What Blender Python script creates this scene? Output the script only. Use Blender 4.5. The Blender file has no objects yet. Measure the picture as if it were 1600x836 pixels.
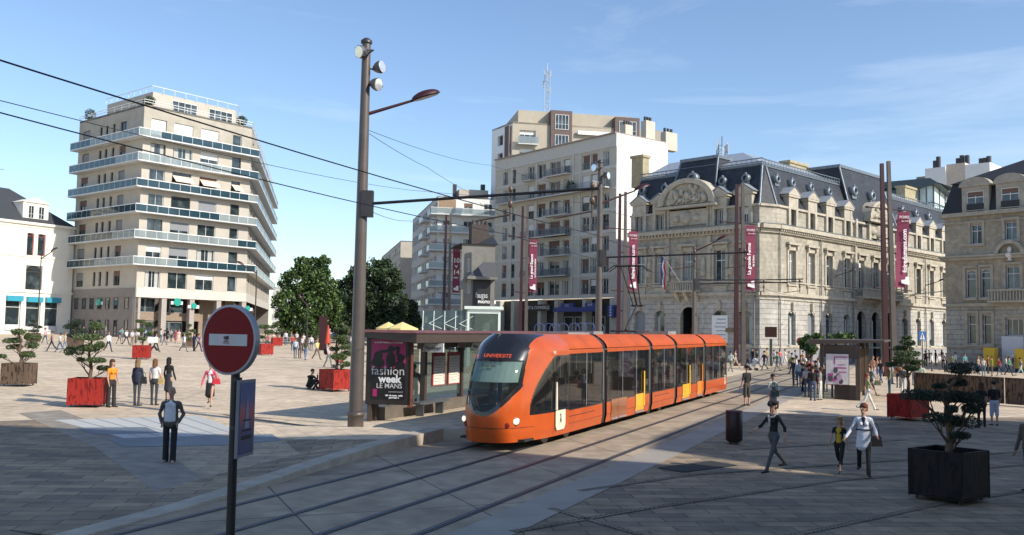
import bpy, bmesh, math, random
import numpy as np
from mathutils import Vector, Matrix, noise
random.seed(7)
rad = math.radians; PI = math.pi
scene = bpy.context.scene
COL = scene.collection
# ---------------------------------------------------------------- camera numbers (surveyed from the picture)
F_PX = 1440.0; PITCH = rad(4.05); ROLL = rad(1.0); HC = 3.37
GX, GY = -0.0105, 0.0100                       # the square is one gently tilted plane
def ground(x, y):
    y2 = min(y, 170.0)
    return GX*max(-90, min(90, x)) + GY*y2
def ray(px, py):
    u = (px-800)/F_PX; v = (py-418)/F_PX
    x = u*math.cos(ROLL)+v*math.sin(ROLL); y = -u*math.sin(ROLL)+v*math.cos(ROLL)
    return Vector((x, math.cos(PITCH)+y*math.sin(PITCH), math.sin(PITCH)-y*math.cos(PITCH)))
def at(px, py, Y):
    r = ray(px, py); r = r/r.y
    return Vector((r.x*Y, Y, HC+r.z*Y))
def hit(px, py, h=0.0):
    r = ray(px, py); t = (h-HC)/(r.z-GX*r.x-GY*r.y)
    return Vector((r.x*t, r.y*t, HC+r.z*t))
def gp(px, Y, py=540):
    p = at(px, py, Y); return Vector((p.x, p.y, ground(p.x, p.y)))
TA = rad(24.0)                                 # heading of the tram line
def trk(s, t, h=0.0):
    x = math.cos(TA)*t + math.sin(TA)*s; y = -math.sin(TA)*t + math.cos(TA)*s
    return Vector((x, y, GX*x+GY*y+h))
# ---------------------------------------------------------------- object helpers
def tag(o, label=None, cat=None, group=None, kind=None):
    if label: o['label'] = label
    if cat: o['category'] = cat
    if group: o['group'] = group
    if kind: o['kind'] = kind
    return o
def empty(name, loc=(0,0,0), rz=0.0, label=None, cat=None, group=None):
    o = bpy.data.objects.new(name, None); COL.objects.link(o)
    o.location = loc; o.rotation_euler = (0,0,rz); o.empty_display_size = .3
    return tag(o, label, cat, group)
def put(o, parent, world=False):
    if parent is not None:
        o.parent = parent
        if world:
            top = parent
            M = Matrix.Identity(4)
            chain = []
            while top is not None: chain.append(top); top = top.parent
            M = Matrix.Identity(4)
            for c in reversed(chain):
                M = M @ (c.matrix_parent_inverse if c.parent else Matrix.Identity(4)) @ Matrix.LocRotScale(c.location, c.rotation_euler, c.scale)
            o.matrix_parent_inverse = M.inverted()
    return o
def copy_tree(o, parent=None):
    c = o.copy(); COL.objects.link(c)
    if parent is not None: c.parent = parent
    for ch in list(KIDS.get(o.name, [])): 
        copy_tree(ch, c)
    return c
KIDS = {}
class MB:
    """collects geometry, builds ONE mesh object"""
    def __init__(s): s.v=[]; s.f=[]; s.m=[]; s.sm=[]; s.g=[]
    def add(s, vs, fs, m=0, smooth=False):
        b=len(s.v); s.g.append((b,b+len(vs),len(s.f),len(s.f)+len(fs))); s.v += [tuple(p) for p in vs]
        for f in fs: s.f.append(tuple(b+i for i in f)); s.m.append(m); s.sm.append(smooth)
        return s
    def quad(s, a,b,c,d, m=0): return s.add([a,b,c,d],[(0,1,2,3)],m)
    def box(s, c, size, m=0, rz=0.0, M=None):
        x,y,z=[k/2 for k in size]; vs=[Vector((i*x,j*y,k*z)) for i in(-1,1) for j in(-1,1) for k in(-1,1)]
        R = M if M is not None else Matrix.Rotation(rz,3,'Z')
        c=Vector(c); vs=[c+R@p for p in vs]
        return s.add(vs,[(0,1,3,2),(4,6,7,5),(0,4,5,1),(2,3,7,6),(0,2,6,4),(1,5,7,3)],m)
    def hexa(s, P, m=0):     # 8 points: bottom 0-3 ccw, top 4-7
        return s.add(P,[(3,2,1,0),(4,5,6,7),(0,1,5,4),(1,2,6,5),(2,3,7,6),(3,0,4,7)],m)
    def fbox(s, F, u0,u1,n0,n1,z0,z1, m=0):
        P=[F.P(u0,n0,z0),F.P(u1,n0,z0),F.P(u1,n1,z0),F.P(u0,n1,z0),F.P(u0,n0,z1),F.P(u1,n0,z1),F.P(u1,n1,z1),F.P(u0,n1,z1)]
        return s.hexa(P,m)
    def prism(s, pts, z0, z1, m=0):
        n=len(pts); vs=[(p[0],p[1],z0 if not callable(z0) else z0(p[0],p[1])) for p in pts]+[(p[0],p[1],z1 if not callable(z1) else z1(p[0],p[1])) for p in pts]
        fs=[tuple(range(n-1,-1,-1)),tuple(range(n,2*n))]+[(i,(i+1)%n,n+(i+1)%n,n+i) for i in range(n)]
        return s.add(vs,fs,m)
    def tube(s, a, b, r0, r1=None, m=0, n=10, caps=True):
        a=Vector(a); b=Vector(b); r1=r0 if r1 is None else r1
        d=(b-a).normalized(); x=d.orthogonal().normalized(); y=d.cross(x)
        vs=[a+(x*math.cos(2*PI*i/n)+y*math.sin(2*PI*i/n))*r0 for i in range(n)]+[b+(x*math.cos(2*PI*i/n)+y*math.sin(2*PI*i/n))*r1 for i in range(n)]
        s.add(vs,[(i,(i+1)%n,n+(i+1)%n,n+i) for i in range(n)],m,True)
        if caps: s.add(vs,[tuple(range(n-1,-1,-1)),tuple(range(n,2*n))],m)
        return s
    def path(s, pts, r, m=0, n=6):
        for a,b in zip(pts[:-1],pts[1:]):
            if (Vector(a)-Vector(b)).length>1e-4: s.tube(a,b,r,r,m,n)
        return s
    def lathe(s, c, prof, m=0, n=24, M=None, smooth=True):
        c=Vector(c); R=M if M is not None else Matrix.Identity(3); vs=[]
        for r,z in prof:
            for i in range(n): vs.append(c+R@Vector((r*math.cos(2*PI*i/n), r*math.sin(2*PI*i/n), z)))
        fs=[(k*n+i,k*n+(i+1)%n,(k+1)*n+(i+1)%n,(k+1)*n+i) for k in range(len(prof)-1) for i in range(n)]
        s.add(vs,fs,m,smooth); s.add(vs[:n],[tuple(range(n-1,-1,-1))],m); s.add(vs[-n:],[tuple(range(n))],m)
        return s
    def ball(s, c, r, m=0, n=10, k=6):
        c=Vector(c); r=Vector((r,r,r)) if not hasattr(r,'__len__') else Vector(r); vs=[];fs=[]
        for j in range(k+1):
            t=PI*j/k
            for i in range(n): vs.append(c+Vector((r.x*math.sin(t)*math.cos(2*PI*i/n), r.y*math.sin(t)*math.sin(2*PI*i/n), -r.z*math.cos(t))))
        for j in range(k):
            for i in range(n): fs.append((j*n+i,j*n+(i+1)%n,(j+1)*n+(i+1)%n,(j+1)*n+i))
        return s.add(vs,fs,m,True)
    def holes(s, F, u0,u1,z0,z1, H, depth=.25, off=0.0, m=0, mr=None):
        """wall sheet with real openings and reveals; H = [(a,b,c,d)]"""
        mr = m if mr is None else mr
        us=sorted(set([round(x,3) for x in [u0,u1]+[k for h in H for k in (h[0],h[1])] if u0-1e-6<=x<=u1+1e-6]))
        zs=sorted(set([round(x,3) for x in [z0,z1]+[k for h in H for k in (h[2],h[3])] if z0-1e-6<=x<=z1+1e-6]))
        for i in range(len(us)-1):
            uc=(us[i]+us[i+1])/2; run=None
            for j in range(len(zs)-1):
                zc=(zs[j]+zs[j+1])/2
                inside=any(h[0]<uc<h[1] and h[2]<zc<h[3] for h in H)
                if not inside:
                    if run is None: run=zs[j]
                if inside and run is not None:
                    s.quad(F.P(us[i],off,run),F.P(us[i+1],off,run),F.P(us[i+1],off,zs[j]),F.P(us[i],off,zs[j]),m); run=None
            if run is not None: s.quad(F.P(us[i],off,run),F.P(us[i+1],off,run),F.P(us[i+1],off,zs[-1]),F.P(us[i],off,zs[-1]),m)
        for a,b,c,d in H:
            o,i=off,off-depth
            s.quad(F.P(a,o,c),F.P(b,o,c),F.P(b,i,c),F.P(a,i,c),mr); s.quad(F.P(a,i,d),F.P(b,i,d),F.P(b,o,d),F.P(a,o,d),mr)
            s.quad(F.P(a,i,c),F.P(a,i,d),F.P(a,o,d),F.P(a,o,c),mr); s.quad(F.P(b,o,c),F.P(b,o,d),F.P(b,i,d),F.P(b,i,c),mr)
        return s
    def mesh(s, name, mats):
        me=bpy.data.meshes.new(name); me.from_pydata([tuple(v) for v in s.v],[],s.f)
        for m in (mats if isinstance(mats,(list,tuple)) else [mats]): me.materials.append(m)
        me.polygons.foreach_set('material_index', s.m); me.polygons.foreach_set('use_smooth', s.sm)
        me.update(); return me
    def clusters(s, tol=.03):
        B=[]
        for a,b,c,d in s.g:
            V_=s.v[a:b]; B.append(([min(v[i] for v in V_)-tol for i in range(3)],[max(v[i] for v in V_)+tol for i in range(3)]))
        n=len(B); par=list(range(n))
        def fd(i):
            while par[i]!=i: par[i]=par[par[i]]; i=par[i]
            return i
        for i in range(n):
            for j in range(i+1,n):
                if all(B[i][0][k]<=B[j][1][k] and B[j][0][k]<=B[i][1][k] for k in range(3)): par[fd(i)]=fd(j)
        C={}
        for i in range(n): C.setdefault(fd(i),[]).append(i)
        return list(C.values())
    def pieces(s, name, mats, parent=None, world=False):
        """every separate piece becomes an object of its own"""
        out=[]
        for cl in s.clusters():
            q=MB()
            for i in cl:
                a,b,c,d=s.g[i]; o=len(q.v); q.g.append((o,o+b-a,len(q.f),len(q.f)+d-c)); q.v+=s.v[a:b]
                for k in range(c,d): q.f.append(tuple(x-a+o for x in s.f[k])); q.m.append(s.m[k]); q.sm.append(s.sm[k])
            out.append(q.build(name,mats,parent,world))
        return out[0]
    def build(s, name, mats, parent=None, world=False, fix=False):
        #DBG if len(s.g)<400 and len(s.clusters(.06))>1: print('SPLIT',name,parent.name if parent else '',len(s.clusters(.06)))
        me=s.mesh(name,mats)
        if fix:
            bm=bmesh.new(); bm.from_mesh(me); bmesh.ops.remove_doubles(bm,verts=bm.verts,dist=1e-4); bmesh.ops.recalc_face_normals(bm,faces=bm.faces); bm.to_mesh(me); bm.free()
        return link(name, me, parent, world)
def link(name, me, parent=None, world=False):
    o=bpy.data.objects.new(name,me); COL.objects.link(o)
    if parent is not None:
        put(o,parent,world); KIDS.setdefault(parent.name,[]).append(o)
    return o
class Fac:
    """a facade plane: corner o (ground), heading az of the run, outward normal"""
    def __init__(s, o, az, flip=False):
        s.o=Vector((o[0],o[1],0)); s.u=Vector((math.sin(az),math.cos(az),0))
        n=Vector((s.u.y,-s.u.x,0))
        s.n = -n if flip else n
        s.z0=o[2] if len(o)>2 else ground(o[0],o[1])
    def P(s,u,n,z): return s.o+s.u*u+s.n*n+Vector((0,0,z))
    def uz(s,px,py,off=0.0):
        r=ray(px,py); c=Vector((0,0,HC)); t=((s.o+s.n*off-c).dot(s.n))/r.dot(s.n); p=c+r*t
        return (p-s.o).dot(s.u), p.z
    def U(s,px,py=450,off=0.0): return s.uz(px,py,off)[0]
    def M(s,u,n,z):
        p=s.P(u,n,z); M=Matrix.Identity(4)
        for i in range(3): M[i][0]=s.u[i]; M[i][1]=-s.n[i]; M[i][2]=(0,0,1)[i]; M[i][3]=p[i]
        if M.to_3x3().determinant()<0:
            for i in range(3): M[i][0]=-s.u[i]
        return M
# ---------------------------------------------------------------- materials
MATS={}
def mat(name, col, rough=.7, metal=0.0, var=.12, scale=3.0, bump=0.0, spec=.5, emit=None, coord='Object', stretch=None, bscale=None, col2=None, fac=None, coat=0, alpha=None):
    if name in MATS: return MATS[name]
    m=bpy.data.materials.new(name); m.use_nodes=True; N=m.node_tree.nodes; L=m.node_tree.links
    b=N['Principled BSDF']; b.inputs['Roughness'].default_value=rough; b.inputs['Metallic'].default_value=metal
    b.inputs['Specular IOR Level'].default_value=spec
    if coat: b.inputs['Coat Weight'].default_value=coat; b.inputs['Coat Roughness'].default_value=.06
    c=(*col,1)
    if alpha is not None: b.inputs['Alpha'].default_value=alpha
    b.inputs['Base Color'].default_value=c
    if emit: b.inputs['Emission Color'].default_value=(*emit[0],1); b.inputs['Emission Strength'].default_value=emit[1]
    if var>0 or bump>0 or col2:
        tc=N.new('ShaderNodeTexCoord'); mp=N.new('ShaderNodeMapping'); L.new(tc.outputs[coord],mp.inputs[0])
        if stretch: mp.inputs['Scale'].default_value=stretch
        nz=N.new('ShaderNodeTexNoise'); nz.inputs['Scale'].default_value=scale; nz.inputs['Detail'].default_value=6; nz.inputs['Roughness'].default_value=.62
        L.new(mp.outputs[0],nz.inputs['Vector'])
        rp=N.new('ShaderNodeValToRGB'); L.new(nz.outputs['Fac'],rp.inputs[0])
        d=tuple(max(0,k*(1-var)) for k in col) if not col2 else col2; u=tuple(min(1,k*(1+var)) for k in col) if not col2 else col
        rp.color_ramp.elements[0].position=.32; rp.color_ramp.elements[1].position=.68
        if fac: rp.color_ramp.elements[0].position=fac[0]; rp.color_ramp.elements[1].position=fac[1]
        rp.color_ramp.elements[0].color=(*d,1); rp.color_ramp.elements[1].color=(*u,1)
        L.new(rp.outputs[0],b.inputs['Base Color'])
        if bump>0:
            bp=N.new('ShaderNodeBump'); bp.inputs['Strength'].default_value=bump; bp.inputs['Distance'].default_value=.02
            n2=N.new('ShaderNodeTexNoise'); n2.inputs['Scale'].default_value=bscale or scale*6; n2.inputs['Detail'].default_value=4; L.new(mp.outputs[0],n2.inputs['Vector'])
            L.new(n2.outputs['Fac'],bp.inputs['Height']); L.new(bp.outputs[0],b.inputs['Normal'])
    MATS[name]=m; return m
def brickmat(name, c1, c2, mortar, bw, bh, ms=.01, rough=.8, var=.3, rot=0.0, offs=.5, vert=None, big=None, bump=.3):
    """stone courses; vert=(ux,uy) direction of the facade for upright walls"""
    if name in MATS: return MATS[name]
    m=bpy.data.materials.new(name); m.use_nodes=True; N=m.node_tree.nodes; L=m.node_tree.links
    b=N['Principled BSDF']; b.inputs['Roughness'].default_value=rough; b.inputs['Specular IOR Level'].default_value=.3
    g=N.new('ShaderNodeNewGeometry')
    if vert is not None:
        d=N.new('ShaderNodeVectorMath'); d.operation='DOT_PRODUCT'; d.inputs[1].default_value=(vert[0],vert[1],0); L.new(g.outputs['Position'],d.inputs[0])
        sp=N.new('ShaderNodeSeparateXYZ'); L.new(g.outputs['Position'],sp.inputs[0])
        cb=N.new('ShaderNodeCombineXYZ'); L.new(d.outputs['Value'],cb.inputs[0]); L.new(sp.outputs[2],cb.inputs[1]); src=cb.outputs[0]
    else:
        mp=N.new('ShaderNodeMapping'); mp.inputs['Rotation'].default_value=(0,0,rot); L.new(g.outputs['Position'],mp.inputs[0]); src=mp.outputs[0]
    br=N.new('ShaderNodeTexBrick'); br.inputs['Scale'].default_value=1; br.inputs['Brick Width'].default_value=bw; br.inputs['Row Height'].default_value=bh
    br.inputs['Mortar Size'].default_value=ms; br.inputs['Mortar Smooth'].default_value=.3; br.offset=offs
    br.inputs['Color1'].default_value=(*c1,1); br.inputs['Color2'].default_value=(*c2,1); br.inputs['Mortar'].default_value=(*mortar,1); br.inputs['Bias'].default_value=0
    L.new(src,br.inputs['Vector'])
    nz=N.new('ShaderNodeTexNoise'); nz.inputs['Scale'].default_value=.35; nz.inputs['Detail'].default_value=7; nz.inputs['Roughness'].default_value=.65; L.new(g.outputs['Position'],nz.inputs['Vector'])
    mr=N.new('ShaderNodeMapRange'); mr.inputs['From Min'].default_value=.3; mr.inputs['From Max'].default_value=.7; mr.inputs['To Min'].default_value=1-var; mr.inputs['To Max'].default_value=1+var*.4; L.new(nz.outputs['Fac'],mr.inputs[0])
    mx=N.new('ShaderNodeMix'); mx.data_type='RGBA'; mx.blend_type='MULTIPLY'; mx.inputs['Factor'].default_value=1
    L.new(br.outputs['Color'],mx.inputs['A']); L.new(mr.outputs[0],mx.inputs['B'])
    out=mx.outputs['Result']
    n3=N.new('ShaderNodeTexNoise'); n3.inputs['Scale'].default_value=2.3; n3.inputs['Detail'].default_value=5; L.new(g.outputs['Position'],n3.inputs['Vector'])
    mr3=N.new('ShaderNodeMapRange'); mr3.inputs['From Min'].default_value=.3; mr3.inputs['From Max'].default_value=.7; mr3.inputs['To Min'].default_value=.76; mr3.inputs['To Max'].default_value=1.12; L.new(n3.outputs['Fac'],mr3.inputs[0])
    mx3=N.new('ShaderNodeMix'); mx3.data_type='RGBA'; mx3.blend_type='MULTIPLY'; mx3.inputs['Factor'].default_value=1; L.new(out,mx3.inputs['A']); L.new(mr3.outputs[0],mx3.inputs['B']); out=mx3.outputs['Result']
    if big:   # a second, large scale colour wandering (paving patches)
        n2=N.new('ShaderNodeTexNoise'); n2.inputs['Scale'].default_value=.09; n2.inputs['Detail'].default_value=2; L.new(g.outputs['Position'],n2.inputs['Vector'])
        r2=N.new('ShaderNodeMapRange'); r2.inputs['From Min'].default_value=.4; r2.inputs['From Max'].default_value=.62; L.new(n2.outputs['Fac'],r2.inputs[0])
        m2=N.new('ShaderNodeMix'); m2.data_type='RGBA'; m2.blend_type='MULTIPLY'; L.new(r2.outputs[0],m2.inputs['Factor']); L.new(out,m2.inputs['A']); m2.inputs['B'].default_value=(*big,1); out=m2.outputs['Result']
    L.new(out,b.inputs['Base Color'])
    bp=N.new('ShaderNodeBump'); bp.inputs['Strength'].default_value=bump; bp.inputs['Distance'].default_value=.01; inv=N.new('ShaderNodeMath'); inv.operation='SUBTRACT'; inv.inputs[0].default_value=1; L.new(br.outputs['Fac'],inv.inputs[1]); L.new(inv.outputs[0],bp.inputs['Height']); L.new(bp.outputs[0],b.inputs['Normal'])
    MATS[name]=m; return m
def glassmat(name, tint=(.02,.03,.035), trans=0.0, rough=.04, tcol=(.5,.55,.55)):
    if name in MATS: return MATS[name]
    m=bpy.data.materials.new(name); m.use_nodes=True; N=m.node_tree.nodes; L=m.node_tree.links
    b=N['Principled BSDF']; b.inputs['Base Color'].default_value=(*tint,1); b.inputs['Roughness'].default_value=rough; b.inputs['Specular IOR Level'].default_value=.8
    if trans>0:
        t=N.new('ShaderNodeBsdfTransparent'); t.inputs[0].default_value=(*tcol,1); mx=N.new('ShaderNodeMixShader'); mx.inputs[0].default_value=trans
        L.new(b.outputs[0],mx.inputs[1]); L.new(t.outputs[0],mx.inputs[2]); L.new(mx.outputs[0],N['Material Output'].inputs[0])
    else:
        g=N.new('ShaderNodeNewGeometry'); nz=N.new('ShaderNodeTexNoise'); nz.inputs['Scale'].default_value=.9; nz.inputs['Detail'].default_value=3; L.new(g.outputs['Position'],nz.inputs['Vector'])
        rp=N.new('ShaderNodeValToRGB'); rp.color_ramp.elements[0].position=.45; rp.color_ramp.elements[0].color=(*tint,1); rp.color_ramp.elements[1].position=.75; rp.color_ramp.elements[1].color=(*[k*3.2+.02 for k in tint],1)
        L.new(nz.outputs['Fac'],rp.inputs[0]); L.new(rp.outputs[0],b.inputs['Base Color'])
    MATS[name]=m; return m
glass=glassmat('window_glass'); tglass=glassmat('clear_glass',(.10,.13,.13),.62,.03,(.75,.85,.83))
rglass=glassmat('balcony_glass',(.32,.37,.38),.45,.08,(.8,.88,.9)); bglass=glassmat('blue_balcony_glass',(.022,.06,.085),.30,.10,(.35,.5,.55))
white=mat('white_paint',(.78,.78,.76),.5,var=.05); black=mat('black_paint',(.015,.015,.017),.45,var=.1); dgrey=mat('dark_grey_metal',(.05,.048,.05),.45,.3,var=.15)
brownm=mat('brown_grey_metal',(.115,.095,.085),.42,.25,var=.12,scale=2,bump=.05); redm=mat('dark_red_metal',(.045,.011,.013),.45,.1,var=.12)
alu=mat('aluminium',(.55,.56,.57),.35,.7,var=.06); concrete=mat('pale_concrete',(.42,.40,.37),.85,var=.14,scale=.8,bump=.15)
def text(name, s, size, M, m, parent=None, world=True, ext=.004, bold=0.0, align='CENTER', sx=1.0, space=1.0):
    c=bpy.data.curves.new(name,'FONT'); c.body=s; c.size=size; c.extrude=ext; c.align_x=align; c.align_y='CENTER'; c.offset=bold; c.space_character=space; c.resolution_u=3
    o=bpy.data.objects.new('tmp',c); COL.objects.link(o)
    dg=bpy.context.evaluated_depsgraph_get(); me=bpy.data.meshes.new_from_object(o.evaluated_get(dg)); bpy.data.objects.remove(o); bpy.data.curves.remove(c)
    me.transform(Matrix.Diagonal((sx,1,1,1))); me.transform(M); me.materials.clear(); me.materials.append(m)
    return link(name,me,parent,world)
def TM(F,u,n,z,rot=0.0):
    """text standing on facade F, reading along the facade as seen from outside"""
    s = 1 if F.u.cross(Vector((0,0,1))).dot(F.n)>0 else -1
    M=Matrix.Identity(4); ux=F.u*s; p=F.P(u,n,z)
    for i in range(3): M[i][0]=ux[i]; M[i][1]=(0,0,1)[i]; M[i][2]=F.n[i]; M[i][3]=p[i]
    return M @ Matrix.Rotation(rot,4,'Z')
# ---------------------------------------------------------------- camera, sun, sky
cam=bpy.data.cameras.new('camera'); co=bpy.data.objects.new('camera',cam); COL.objects.link(co); scene.camera=co
cam.sensor_width=36; cam.lens=36*F_PX/1600; cam.clip_end=3000; cam.clip_start=.1; co.location=(0,0,HC)
f=ray(800,418).normalized(); r=(ray(801,418)-ray(800,418)).normalized(); u=r.cross(f)
co.matrix_world=Matrix(((r.x,u.x,-f.x,0),(r.y,u.y,-f.y,0),(r.z,u.z,-f.z,HC),(0,0,0,1)))
SUN_EL=rad(34); SUN_H=Vector((.848,-.53,0)).normalized()
sd=Vector((SUN_H.x*math.cos(SUN_EL),SUN_H.y*math.cos(SUN_EL),math.sin(SUN_EL)))
sl=bpy.data.lights.new('sun','SUN'); sl.energy=4.1; sl.angle=rad(.53); sl.color=(1,.925,.80)
so=bpy.data.objects.new('sun',sl); COL.objects.link(so); so.rotation_euler=sd.to_track_quat('Z','Y').to_euler(); so.location=(40,-30,60)
w=bpy.data.worlds.new('World'); scene.world=w; w.use_nodes=True; N=w.node_tree.nodes; L=w.node_tree.links
bg=N['Background']; bg.inputs[1].default_value=.128
sky=N.new('ShaderNodeTexSky'); sky.sky_type='NISHITA'; sky.sun_disc=False; sky.sun_elevation=SUN_EL; sky.sun_rotation=math.atan2(SUN_H.x,SUN_H.y)
sky.air_density=1.0; sky.dust_density=.5; sky.ozone_density=1.2
tc=N.new('ShaderNodeTexCoord'); mp=N.new('ShaderNodeMapping'); mp.inputs['Scale'].default_value=(1.2,1.2,7.5); mp.inputs['Location'].default_value=(.6,.2,.35); L.new(tc.outputs['Generated'],mp.inputs[0])
nz=N.new('ShaderNodeTexNoise'); nz.inputs['Scale'].default_value=2.1; nz.inputs['Detail'].default_value=8; nz.inputs['Roughness'].default_value=.6; nz.inputs['Distortion'].default_value=.4; L.new(mp.outputs[0],nz.inputs['Vector'])
rp=N.new('ShaderNodeMapRange'); rp.inputs['From Min'].default_value=.54; rp.inputs['From Max'].default_value=.85; rp.inputs['To Max'].default_value=.28; L.new(nz.outputs['Fac'],rp.inputs[0])
mx=N.new('ShaderNodeMix'); mx.data_type='RGBA'; L.new(rp.outputs[0],mx.inputs['Factor']); tn=N.new('ShaderNodeMix'); tn.data_type='RGBA'; tn.blend_type='MULTIPLY'; tn.inputs['Factor'].default_value=1; L.new(sky.outputs[0],tn.inputs['A']); tn.inputs['B'].default_value=(.97,1.04,1.13,1); L.new(tn.outputs['Result'],mx.inputs['A']); mx.inputs['B'].default_value=(8.2,8.6,9.2,1)
L.new(mx.outputs['Result'],bg.inputs[0])
vs=scene.view_settings; vs.view_transform='Standard'; vs.look='None'; vs.exposure=.42; vs.gamma=1; vs.use_curve_mapping=False
scene.render.engine='CYCLES'; scene.cycles.max_bounces=6; scene.cycles.transparent_max_bounces=12
# ---------------------------------------------------------------- ground
def kerb_h(s): return max(.04, min(.34, .05+(s-13)*.027))
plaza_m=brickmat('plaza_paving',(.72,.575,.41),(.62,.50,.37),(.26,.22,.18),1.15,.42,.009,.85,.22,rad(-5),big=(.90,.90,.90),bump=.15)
near_m=brickmat('shade_toned_mixed_paving',(.43,.32,.21),(.235,.19,.14),(.08,.075,.07),1.05,.36,.012,.8,.3,rad(-7),big=(.82,.83,.84),bump=.25)  # mixed plaza stone toned down, foreground shade painted into the colour
track_m=brickmat('track_slab',(.44,.35,.25),(.39,.315,.235),(.13,.12,.11),4.0,3.2,.02,.85,.30,rad(66),offs=0,bump=.2)
band_m=mat('smooth_grey_stone',(.33,.295,.25),.75,var=.12,scale=1.0,bump=.1)
lslab_m=brickmat('light_slab',(.33,.285,.23),(.28,.245,.20),(.2,.2,.2),1.0,.5,.008,.8,.15,rad(40),bump=.1)
dband_m=brickmat('dark_cobble',(.30,.24,.175),(.21,.17,.13),(.08,.07,.06),.16,.12,.012,.9,.3,rad(12),bump=.4)
pale_m=mat('pale_granite',(.46,.46,.44),.7,var=.06,scale=1.5); slate_m=mat('slate_inlay',(.13,.16,.19),.55,var=.2,scale=1.2)
def platform_h(x,y):
    s=math.sin(TA)*x+math.cos(TA)*y; t=math.cos(TA)*x-math.sin(TA)*y
    if s<8 or s>60 or t>-11.4: return 0
    k=kerb_h(s)
    if s>54: k*= (60-s)/6
    te=kerb_t(s)
    return 0 if t>te else k*max(0,min(1,1-(te-t)/ramp_w(s)))
def ramp_w(s): return 1.6 if s<19 else min(6.0,1.6+(s-19)*1.0)
def kerb_t(s):
    # plan line of the kerb (offset from the track) against the run
    T=[(8,-11.5),(10,-11.55),(14,-11.9),(17,-12.3),(20,-12.6),(23.4,-12.6),(23.5,-11.75),(60,-11.75)]
    for (a,b),(c,d) in zip(T[:-1],T[1:]):
        if a<=s<=c: return b+(d-b)*(s-a)/(c-a)
    return T[0][1] if s<8 else T[-1][1]
def gh(x,y): return ground(x,y)+platform_h(x,y)
def sheet(name, pts, h, m, kind='structure'):
    mb=MB(); mb.add([(p[0],p[1],ground(p[0],p[1])+h) for p in pts],[tuple(range(len(pts)))],0)
    o=mb.build(name,m); o['kind']=kind; return o
# the plaza as one sheet, cut by the track corridor edges only in height (ramped kerb on its left side)
mb=MB()
xs=[-900,-400,-200,-120,-90]+list(range(-80,81,8))+[90,120,200,400,900]; ys=[-300,-100,-40,-16]+list(range(-8,171,8))+[200,260,400,900,2500]
for i in range(len(xs)):
    for j in range(len(ys)): mb.v.append((xs[i],ys[j],ground(xs[i],ys[j])))
for i in range(len(xs)-1):
    for j in range(len(ys)-1):
        a=i*len(ys)+j; mb.f.append((a,a+len(ys),a+len(ys)+1,a+1)); mb.m.append(0); mb.sm.append(False)
tag(mb.build('plaza_ground',plaza_m),kind='structure')
# nearer mixed paving (right and left foreground), shade put into its dark colour
def trkpoly(S): return [trk(s,t) for s,t in S]
sheet('shade_paving_right', [trk(-8,-6.0),trk(-8,60),trk(10,60)]+[hit(1600,652),hit(1400,655),hit(1150,643)]+[trk(36,-6.0)],.004,near_m)
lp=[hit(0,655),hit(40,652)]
sheet('shade_paving_left', [trk(-8,-60),hit(-500,668),hit(-60,660),hit(90,655),hit(215,700),hit(330,770),trk(14.6,-12.2),trk(10,-11.6),trk(-8,-11.5)],.004,near_m)
sheet('track_bed', [trk(-8,-11.5),trk(8,-11.5),trk(14,-11.9),trk(17,-12.3),trk(20,-12.7),trk(26,-12.7),trk(140,-12.7),trk(140,-6.9),trk(-8,-6.9)],.008,track_m)
sheet('stone_strip', [trk(-8,-6.9),trk(140,-6.9),trk(140,-6.0),trk(-8,-6.0)],.012,band_m)
sheet('slab_path', [hit(30,646),hit(95,641),hit(250,700),hit(345,768),hit(270,790),hit(150,700)],.008,lslab_m)
mid_m=brickmat('mid_shade_toned_paving',(.50,.395,.275),(.41,.33,.24),(.15,.13,.11),1.1,.45,.010,.85,.25,rad(-5),bump=.2)  # plaza stone in a mid tone, part of the shade painted in
sheet('mid_shade_paving',[hit(205,690),hit(345,697),hit(440,689),hit(520,690),trk(22,-14.2),trk(19,-13.6),trk(14.6,-12.4),hit(330,770),hit(250,716)],.007,mid_m)
sheet('pale_inlay', [hit(84,656.5),hit(310,650),hit(385,677),hit(205,688)],.010,pale_m)
for k,(a,b) in enumerate([(.13,.16),(.27,.30),(.42,.45),(.57,.60),(.72,.75),(.87,.9)]):
    T=[hit(84,656.5),hit(310,650)]; B=[hit(205,688),hit(385,677)]
    f=lambda P,q: P[0].lerp(P[1],q)
    sheet('inlay_joint',[f(T,a),f(T,a+.008),f(B,a+.008),f(B,a)],.014,slate_m)
sheet('slate_inlay', [hit(119,669),hit(228,668),hit(250,677),hit(146,680)],.015,slate_m)
sheet('slate_inlay', [hit(168,686),hit(345,681),hit(425,679),hit(440,689),hit(345,697),hit(190,699)],.015,slate_m)
for pts in ([(846,742),(1005,736),(1600,738)],):
    pass
def bandline(a,b,wd,h=.016,m=None):
    a=hit(*a); b=hit(*b); d=(b-a).normalized(); n=Vector((d.y,-d.x,0))*wd/2
    sheet('cobble_band',[a-n,b-n,b+n,a+n],h,m or dband_m)
for a,b in (((905,768),(1085,742)),((1085,742),(1600,706)),((800,832),(1010,795)),((1010,795),(1312,751)),((1312,751),(1600,727)),((1180,850),(1459,790)),((1459,790),(1600,768)),((860,795),(1000,836)),((480,672),(545,716)),((1160,703),(1410,688)),((350,648),(520,672))):
    bandline(a,b,.17)
m1=[hit(1026,731.7),hit(1067,739),hit(1153,728),hit(1110,721)]
gm=mat('grate_metal',(.022,.023,.025),.85,.0,var=.2,scale=6)
sheet('metal_grating',m1,.020,gm)
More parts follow.
